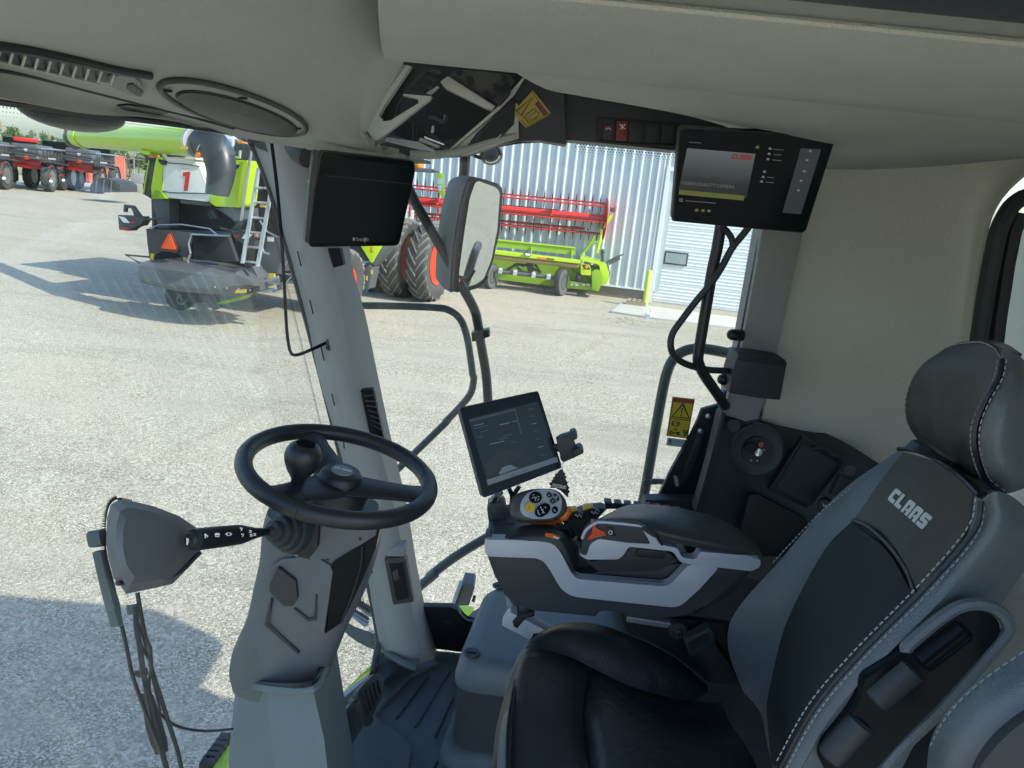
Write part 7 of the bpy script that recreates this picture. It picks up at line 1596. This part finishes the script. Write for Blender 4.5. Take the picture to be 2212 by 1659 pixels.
o1 = VS('V', 622, 268, -.0024); text('WARNING', .0105, o1, VS('V', 1020, 312, -.0024) - o1, VS('V', 635, 220, -.0024) - o1, MT['black'], ws_, .0002, wx=1.05)
vl(ell2(555, 878, 72, 74) + [ell2(555, 878, 72, 74)[0]], .0010); vl([(490, 810), (455, 880), (475, 935)], .0014); vl([(630, 830), (655, 890), (615, 952)], .0014)
o1 = VS('V', 525, 915, -.0016); text('P', .0125, o1, VS('V', 600, 922, -.0016) - o1, VS('V', 535, 840, -.0016) - o1, MT['black'], ws_, .0002)
vq('arrow', [(500, 1022), (560, 1028), (562, 1020), (612, 1045), (555, 1060), (556, 1052), (498, 1045)], 'black', -.0012)
vl(ell2(440, 1128, 42, 42)[2:14], .0018); vl([(465, 1130), (600, 1145)], .002); vq('key_head', ell2(630, 1152, 48, 46), 'black', -.0012); vq('key_hole', ell2(655, 1156, 14, 12), 'sticker_yellow', -.002)
vl([(765, 1065), (870, 1072), (858, 1150)], .0018); vl([(765, 1070), (770, 1140)], .0012); vl([(780, 1110), (820, 1140), (855, 1105)], .0018); vl([(830, 1120), (815, 1170), (780, 1215)], .0024); vl([(810, 1175), (840, 1190)], .002)
for s_, x_, y_ in (('1.', 432, 795), ('2.', 395, 1030), ('3.', 695, 1070)):
    o1 = VS('V', x_, y_, -.0016); text(s_, .0045, o1, VS('V', x_ + 40, y_ + 4, -.0016) - o1, VS('V', x_ + 4, y_ - 30, -.0016) - o1, MT['dark_red'], ws_, .0002)
ex = thing('emergency_exit_sticker', 'small grey emergency exit sticker with a running figure below the yellow sticker', 'sticker', VS('V', 560, 1500))
vq('sticker_sheet', [(335, 1262), (828, 1328), (795, 1538), (300, 1475)], 'sticker_grey', 0, ex)
vq('figure_head', ell2(378, 1308, 14, 13), 'green_print', -.001, ex)
for q in ([(400, 1330), (415, 1378), (390, 1395), (370, 1440)], [(400, 1332), (372, 1362), (342, 1360)], [(400, 1330), (438, 1330), (455, 1352)], [(412, 1380), (432, 1415), (465, 1430)]): vl(q, .0016, 'green_print', -.001, ex)
for s_, y_ in (('EMERGENCY', 1378), ('EXIT', 1455)):
    o1 = VS('V', 515 if s_[1] == 'M' else 592, y_, -.001); text(s_, .0056, o1, VS('V', 790, y_ + (18 if s_[1] == 'M' else 12), -.001) - VS('V', 515, y_ - 6, -.001), VS('V', 522, y_ - 40, -.001) - VS('V', 515, y_, -.001), MT['tube_grey'], ex, .0002, wx=.95)
# ---- rod on the windscreen, wiper housing
rod = thing('sun_blind_rod', 'thin black bent rod from headliner to a plate on the right front pillar', 'rod', at('D0', 640, 768, 2.05))
rp_ = [(584, 285, 2.05), (600, 420, 2.06), (611, 560, 2.065), (618, 690, 2.07), (622, 735, 2.07), (629, 763, 2.07), (645, 766, 2.07), (675, 754, 2.09), (706, 740, 2.11)]
B().tube(g(rp_), .0048, 8, sm=4).obj('rod_bar', MT['gloss_black'], rod)
B().prism(rnd(PY(2.105).q('E', [(138, 1420), (172, 1428), (182, 1500), (145, 1498)]), .006), (0, .012, 0), .001).obj('rod_plate', MT['taupe_plastic'], rod)
B().lathe([(.006, 0), (.005, .006)], at('E', 155, 1478, 2.103), (0, -1, 0), 10).obj('plate_screw', MT['black'], rod)
wc = thing('wiper_motor_cover', 'grey angular wiper motor cover fixed on the windscreen', 'cover', WS('O', 400, 400))
b = B(); o_ = [(190, 100), (262, 106), (400, 140), (540, 195), (640, 262), (667, 390), (640, 445), (560, 530), (500, 590), (230, 648), (188, 585), (160, 560), (128, 440), (115, 350), (120, 210), (142, 128)]
inner = [(230, 150), (290, 150), (395, 175), (500, 230), (560, 300), (560, 390), (545, 440), (500, 500), (440, 560), (260, 590), (222, 545), (200, 510), (180, 430), (170, 350), (175, 240), (195, 170)]
P0 = WS.q('O', o_, .002); P1 = WS.q('O', o_, .012); P2 = WS.q('O', inner, .055); P3 = WS.q('O', [(x * .8 + 75, y * .8 + 75) for x, y in inner], .062)
b.rings([P0, P1, P2, P3]); b.obj('cover_shell', MT['cover_grey'], wc, smooth=25)
B().tube(WS.q('O', [(180, 584), (300, 575), (430, 560), (540, 520), (660, 410)], .03), .004, 5, sm=4).obj('cover_groove', MT['dark_plastic'], wc)
b = B()
edge = [(262, 100), (190, 92), (142, 122), (118, 200), (112, 330), (126, 440), (160, 575)]
ep = [(p.x, p.y) for p in spl([Vector((x, y, 0)) for x, y in edge], 9)]
for j in range(5):
    for i in range(len(ep) - 1):
        nx, ny = -(ep[i + 1][1] - ep[i][1]), ep[i + 1][0] - ep[i][0]; l_ = math.hypot(nx, ny) or 1
        nx, ny = -nx / l_, -ny / l_
        if nx > .3: nx, ny = -nx, -ny
        q = WS('O', ep[i][0] + nx * (3 + j * 6), ep[i][1] + ny * (3 + j * 6), -.001); r_ = .0021 * (1 - j / 5.6)
        b.face([q + Vector((0, math.cos(t), math.sin(t))) * r_ for t in [k * math.pi / 3 for k in range(6)]])
b.obj('frit_dots', MT['black'], wc, smooth=0, kind='stuff')
wi = thing('windscreen_wiper', 'black windscreen wiper arms and blade hanging outside the windscreen', 'wiper', WS('O', 500, 1650, -.05))
def wt(name, pts, r, m='tube_black', o=-.03, sm=3, n=8): return B().tube(WS.q('O', pts, o), r, n, sm=sm).obj(name, MT[m], wi)
B().prism(rnd(WS.q('O', [(70, 290), (85, 270), (115, 270), (125, 340), (118, 370), (85, 365)], -.02), .004), -WS.n * .02, .003).obj('wiper_pivot', MT['cover_grey'], wi)
B().prism(WS.q('O', [(82, 400), (112, 385), (165, 590), (198, 700), (218, 828), (190, 838), (160, 720), (120, 560)], -.02), -WS.n * .014, .003).obj('wiper_arm_cover', MT['cover_grey'], wi)
wt('wiper_arm', [(205, 830), (235, 960), (265, 1110), (320, 1270), (385, 1440), (440, 1580), (480, 1700)], 0.0031)
wt('wiper_arm', [(297, 640), (320, 780), (345, 900), (372, 970), (374, 1060), (430, 1240), (480, 1400), (530, 1560), (560, 1700)], 0.0036)
wt('wiper_blade', [(285, 715), (292, 850), (310, 950), (330, 1100), (360, 1250), (395, 1400), (430, 1530), (470, 1680)], 0.0044)
wt('blade_link', [(292, 880), (330, 970), (375, 1040)], 0.0025); wt('blade_link', [(280, 760), (320, 870), (360, 1020)], 0.0020); wt('blade_link', [(370, 1090), (400, 1200), (430, 1330)], 0.0020)
B().prism(WS.q('O', [(272, 708), (298, 704), (300, 760), (280, 765)], -.035), -WS.n * .012).obj('blade_end', MT['cover_grey'], wi)
B().prism(WS.q('O', [(318, 1090), (355, 1075), (362, 1110), (345, 1130), (322, 1115)], -.04), -WS.n * .012).obj('blade_clip', MT['tube_black'], wi)
B().prism(WS.q('O', [(355, 1220), (390, 1230), (440, 1380), (470, 1480), (480, 1560), (440, 1580), (415, 1520), (385, 1430)], -.04), -WS.n * .012, .002).obj('arm_bracket', MT['tube_black'], wi)
wt('washer_hose', [(375, 980), (380, 1060), (365, 1150), (372, 1230), (410, 1320), (470, 1380), (540, 1420), (640, 1440), (740, 1442), (850, 1432)], 0.0026, o=-.045)
# roof bulge outside the top of the windscreen
bu_ = thing('roof_lamp_fairing', 'dark rounded lamp fairing under the front roof edge outside the windscreen', 'fairing', WS('M', 900, 300, -.1))
cc = WS('M', 930, 290, -.16); e1 = (WS('M', 1500, 400, -.16) - WS('M', 380, 185, -.16)) * .5
B().ell(cc, e1, Vector((.05, .02, 0)), WS('M', 930, 290, -.16) - WS('M', 930, 528, -.16), 28, 14).obj('fairing_shell', MT['machine_dark'], bu_, smooth=80)
# ================================================================== RAILS, MIRRORS, TUBES OUTSIDE THE RIGHT WINDOW
def tr(parent, name, pts, r, m='tube_grey', sm=4, n=12):
    return B().tube([at(c, x, y, d) for c, x, y, d in pts], r, n, sm=sm).obj(name, MT[m], parent, smooth=60)
mi = thing('side_mirror', 'large grey side mirror on a black tubular arm outside the right window', 'mirror', at('E', 1100, 700, 2.8))
tr(mi, 'mirror_tube', [('E', 1072, 190, 2.82), ('E', 1068, 300, 2.82), ('E', 1048, 420, 2.82), ('E', 1020, 560, 2.83), ('E', 995, 700, 2.83)], .0195, 'tube_black')
tr(mi, 'stay_tube', [('E', 690, 400, 2.74), ('E', 760, 540, 2.75), ('E', 900, 790, 2.76), ('E', 1060, 1080, 2.77), ('E', 1135, 1220, 2.77), ('E', 1158, 1310, 2.77), ('E', 1180, 1450, 2.77), ('E', 1215, 1660, 2.77), ('H', 352, 230, 2.77)], .0185, 'tube_black')
MP = Pl(at('E', 1170, 700, 2.78), (.70, -.70, -.14))
def mq(pts, o=0, c='E'): return MP.q(c, pts, o)
ho = [(1105, 362), (1160, 340), (1290, 378), (1322, 405), (1326, 450), (1305, 700), (1262, 900), (1215, 1020), (1180, 1055), (1085, 1090), (1010, 1112), (992, 1085), (1010, 820), (1050, 560)]
B().prism(rnd(mq(ho), .01), -MP.n * (.018 if MP.n.dot(CAM - MP.p) > 0 else -.018), .004).obj('mirror_rim', MT['tube_black'], mi)
bk2 = [(1120, 345), (1160, 338), (1180, 345), (1150, 380), (1110, 480), (1070, 620), (1035, 820), (1015, 1000), (1010, 1108), (990, 1100), (985, 1060), (990, 800), (1000, 600), (1060, 450)]
sgn = 1 if MP.n.dot(CAM - MP.p) > 0 else -1
MN = MP.n * sgn
Ho = mq(ho); hc = sum(Ho, Vector()) / len(Ho)
rings_ = []
for d_, k in ((.012, 1.0), (.05, .98), (.10, .88), (.125, .6)): rings_.append([hc + (p - hc) * k - MN * d_ + Vector((-.02 * (d_ / .12), 0, 0)) for p in spl(Ho, 2, True)])
B().rings(rings_).obj('mirror_shell', MT['cover_grey'], mi, smooth=60)
gq = [(1142, 372), (1165, 362), (1282, 405), (1308, 440), (1290, 690), (1250, 890), (1200, 1015), (1155, 1050), (1060, 1082), (1035, 1060), (1035, 960), (1070, 700), (1105, 480)]
P_ = [CAM + (q - CAM) * (1 - .0075 / (CAM - q).dot(MN)) for q in rnd(mq(gq), .012)]
B().prism(P_, -MN * .004).obj('mirror_glass', MT['mirror_face'], mi, smooth=0)
B().prism([CAM + (q - CAM) * (1 - .011 / (CAM - q).dot(MN)) for q in mq([(1038, 996), (1085, 1005), (1062, 1042), (1048, 1032)])], -MN * .003).obj('mirror_reflector', MT['dark_red'], mi, smooth=0)
B().box(at('E', 968, 690, 2.86), (.045, .08, .13), bev=.012).obj('mirror_motor', MT['cover_grey'], mi)
tr(mi, 'lower_stay', [('E', 1085, 1092, 2.77), ('E', 1180, 1058, 2.78), ('E', 1225, 1000, 2.79)], .006, 'tube_black')
cl = thing('tube_clamp', 'square black clamp joining the two tubes outside the right window', 'clamp', at('E', 1180, 1400, 2.75))
yp('clamp_block', [(1115, 1380), (1170, 1375), (1180, 1365), (1235, 1356), (1240, 1405), (1190, 1420), (1180, 1430), (1120, 1440)], 'E', 2.73, .05, 'tube_black', cl, bev=.003)
B().lathe([(.012, 0), (.012, .01), (.008, .011)], at('E', 1215, 1388, 2.73), (0, -1, 0), 6).obj('clamp_bolt', MT['black'], cl)
ra_ = thing('front_handrail', 'bent dark handrail tube below the side mirror with a diagonal lower end', 'handrail', at('E', 340, 1195, 2.72))
tr(ra_, 'rail_tube', [('E', 330, 1196, 2.72), ('E', 620, 1200, 2.72), ('E', 860, 1210, 2.72), ('E', 960, 1225, 2.72), ('E', 1040, 1285, 2.72), ('E', 1085, 1400, 2.72), ('E', 1112, 1560, 2.72), ('E', 1125, 1660, 2.72), ('H', 262, 60, 2.72), ('H', 245, 150, 2.72), ('H', 190, 225, 2.71), ('H', 80, 340, 2.70), ('G', 2150, 165, 2.69), ('G', 1980, 330, 2.67), ('G', 1830, 475, 2.65)], .0135)
rb_ = thing('lower_rail', 'dark diagonal tube rail beside the pillar foot outside the window', 'rail', at('J', 1430, 190, 2.6))
tr(rb_, 'rail_tube', [('J', 1415, 215, 2.6), ('J', 1560, 95, 2.62), ('H', -20, 1300, 2.63), ('H', 150, 1170, 2.65), ('H', 340, 1055, 2.68), ('H', 420, 1010, 2.70)], .0185)
rc_ = thing('rear_handrail', 'grey curved handrail tube outside the right window beside the yellow sticker', 'handrail', at('F', 50, 1400, 2.75))
tr(rc_, 'rail_tube', [('F', 620, 575, 2.75), ('F', 545, 565, 2.75), ('F', 400, 540, 2.75), ('F', 300, 545, 2.75), ('F', 225, 590, 2.75), ('F', 180, 680, 2.75), ('F', 140, 870, 2.75), ('F', 95, 1130, 2.75), ('F', 62, 1320, 2.75), ('F', 30, 1480, 2.75)], .0205)
tr(rc_, 'rail_rung', [('F', 70, 1295, 2.75), ('F', 140, 1292, 2.75), ('F', 230, 1305, 2.75)], .012, sm=2)
B().lathe([(.016, 0), (.016, .008), (.006, .009)], at('F', 68, 1295, 2.735), (0, -1, 0), 14).obj('rail_joint', MT['tube_grey'], rc_)
# convex mirror near the top of the window
cm = thing('convex_mirror', 'small grey round convex mirror hanging outside the top of the right window', 'mirror', at('Q', 1500, 1120, 2.9))
c = at('Q', 1495, 1105, 2.9); ux = (at('Q', 1615, 1105, 2.9) - at('Q', 1370, 1100, 2.9)) / 2; uz = (at('Q', 1500, 1000, 2.9) - at('Q', 1490, 1225, 2.9)) / 2
B().ell(c, ux, Vector((0, .05, 0)), uz, 28, 14).obj('mirror_bowl', MT['cover_grey'], cm, smooth=80)
b = B(); p_ = [c + ux * .86 * math.cos(t) + uz * .82 * math.sin(t) + Vector((0, -.034, 0)) for t in [2 * math.pi * q / 28 for q in range(28)]]
b.rings([[c + (q - c) * k + Vector((0, -.022 * (1 - k * k), 0)) for q in p_] for k in (1, .8, .55, .3, .04)]); b.obj('mirror_glass', MT['mirror_face'], cm, smooth=80)
tr(cm, 'mirror_stay', [('Q', 1280, 1080, 2.85), ('Q', 1330, 1120, 2.87), ('Q', 1390, 1140, 2.89)], .007, 'tube_black', 2)
# bracket tube and cables to the overhead display
bt_ = thing('display_bracket_tube', 'black bent bracket tube rising from the rear pillar to the overhead display', 'bracket', at('F', 510, 850, 2.12))
tr(bt_, 'bracket_tube', [('C', 330, 1380, 2.0), ('C', 300, 1560, 2.0), ('F', 440, 90, 2.01), ('F', 400, 330, 2.02), ('F', 362, 560, 2.03), ('F', 362, 620, 2.04), ('F', 395, 690, 2.06), ('F', 450, 770, 2.09), ('F', 515, 865, 2.14)], .0155, 'tube_black', 3)
B().prism(PY(2.12).q('F', [(495, 790), (520, 780), (520, 860), (505, 885), (495, 850)]), (0, .03, 0), .003).obj('bracket_foot', MT['tube_black'], bt_)
cb_ = thing('cable_loop', 'black corrugated cable loop hanging from the overhead display to the rear pillar', 'cable', at('F', 200, 480, 2.0))
tr(cb_, 'cable', [('C', 510, 1400, 1.97), ('C', 455, 1470, 1.98), ('C', 395, 1545, 1.985), ('F', 490, 80, 1.99), ('F', 430, 170, 1.99), ('F', 350, 265, 2.0), ('F', 270, 370, 2.0), ('F', 215, 450, 2.0), ('F', 203, 520, 2.0), ('F', 225, 580, 2.01), ('F', 290, 625, 2.03), ('F', 400, 655, 2.06), ('F', 480, 662, 2.09), ('F', 560, 665, 2.13)], .0095, 'dark_plastic', 5)
tr(cb_, 'cable', [('C', 320, 1400, 1.97), ('C', 365, 1440, 1.975), ('C', 395, 1490, 1.98), ('C', 402, 1550, 1.985)], .0085, 'dark_plastic', 5)
rp2 = []
# black bracket cover and knobs on the rear pillar
bc_ = thing('bracket_cover', 'matt black rectangular bracket cover on the rear right pillar', 'cover', at('F', 700, 700, 2.1))
yp('cover_shell', [(585, 566), (700, 575), (855, 600), (866, 620), (826, 832), (700, 818), (536, 792), (545, 700)], 'F', 2.08, .1, 'dark_plastic', bc_, bev=.012)
yp('cover_top', [(588, 570), (850, 602), (860, 622), (856, 640), (580, 602)], 'F', 2.077, .006, 'black', bc_, bev=.002)
for i, (x_, y_, l_) in enumerate(((555, 458, 'upper black knob on the rear pillar edge'), (500, 712, 'lower black knob on the rear pillar edge'))):
    kn = thing('pillar_knob', l_, 'knob', at('F', x_, y_, 2.14), 'black knobs on the rear pillar edge')
    a = at('F', x_ + 48, y_ + 4, 2.15); d_ = (at('F', x_ - 32, y_ - 2, 2.13) - a).normalized()
    B().lathe([(.018, 0), (.018, .012), (.012, .014), (.012, .018), (.0165, .02), (.0165, .034), (.013, .042), (.006, .047), (.001, .048)], a, d_, 20).obj('knob_body', MT['black'], kn)
# step and side lamp on our own machine
stp = thing('access_step', 'grey serrated steel step grating beside the pillar foot outside', 'step', at('P', 400, 900, 2.55))
SZ = PZ(1.45)
B().prism(SZ.q('P', [(160, 880), (300, 960), (420, 1010), (575, 1040), (590, 1120), (470, 1090), (330, 1020), (220, 940)]), (0, 0, -.05), .004).obj('step_side', MT['tube_grey'], stp)
B().prism(SZ.q('P', [(190, 800), (250, 760), (460, 890), (455, 950), (400, 960), (330, 900)]), (0, 0, .012), .003).obj('step_tread', MT['steel'], stp)
B().prism(SZ.q('P', [(270, 700), (300, 650), (560, 800), (570, 850), (500, 860), (400, 790)]), (0, 0, .012), .003).obj('step_tread', MT['steel'], stp)
b = B()
for (a, d) in (((215, 790), (440, 925)), ((290, 690), (540, 840)), ((330, 760), (470, 840))):
    for i in range(12):
        f = i / 11; p = SZ('P', a[0] + (d[0] - a[0]) * f, a[1] + (d[1] - a[1]) * f) + Vector((0, 0, .02)); b.prism([p + Vector((-.008, 0, 0)), p + Vector((.008, 0, 0)), p + Vector((0, 0, .018))], (0, .006, 0))
b.obj('step_teeth', MT['black'], stp, smooth=0, kind='stuff')
B().lathe([(.01, 0), (.008, .006)], SZ('P', 500, 1030) + Vector((0, 0, .002)), (0, 0, 1), 8).obj('step_bolt', MT['steel'], stp)
sl_ = thing('side_work_lamp', 'grey box-shaped work lamp on the lime side fender', 'lamp', at('P', 1580, 700, 2.75))
LPY = 2.72
yp('lamp_housing', [(1580, 440), (1700, 455), (1718, 490), (1650, 710), (1470, 715), (1490, 690)], 'P', LPY, .09, 'cover_grey', sl_, bev=.006)
yp('lamp_lens', [(1520, 478), (1570, 478), (1500, 690), (1440, 700)], 'P', LPY - .004, .05, 'sticker_grey', sl_, bev=.004)
yp('lamp_gap', [(1560, 482), (1580, 480), (1500, 700), (1478, 705)], 'P', LPY - .006, .05, 'black', sl_)
for q in ((1700, 605), (1690, 640)): B().lathe([(.008, 0), (.008, .01)], at('P', *q, LPY), (1, -.3, 0), 8).obj('lamp_bolt', MT['black'], sl_)
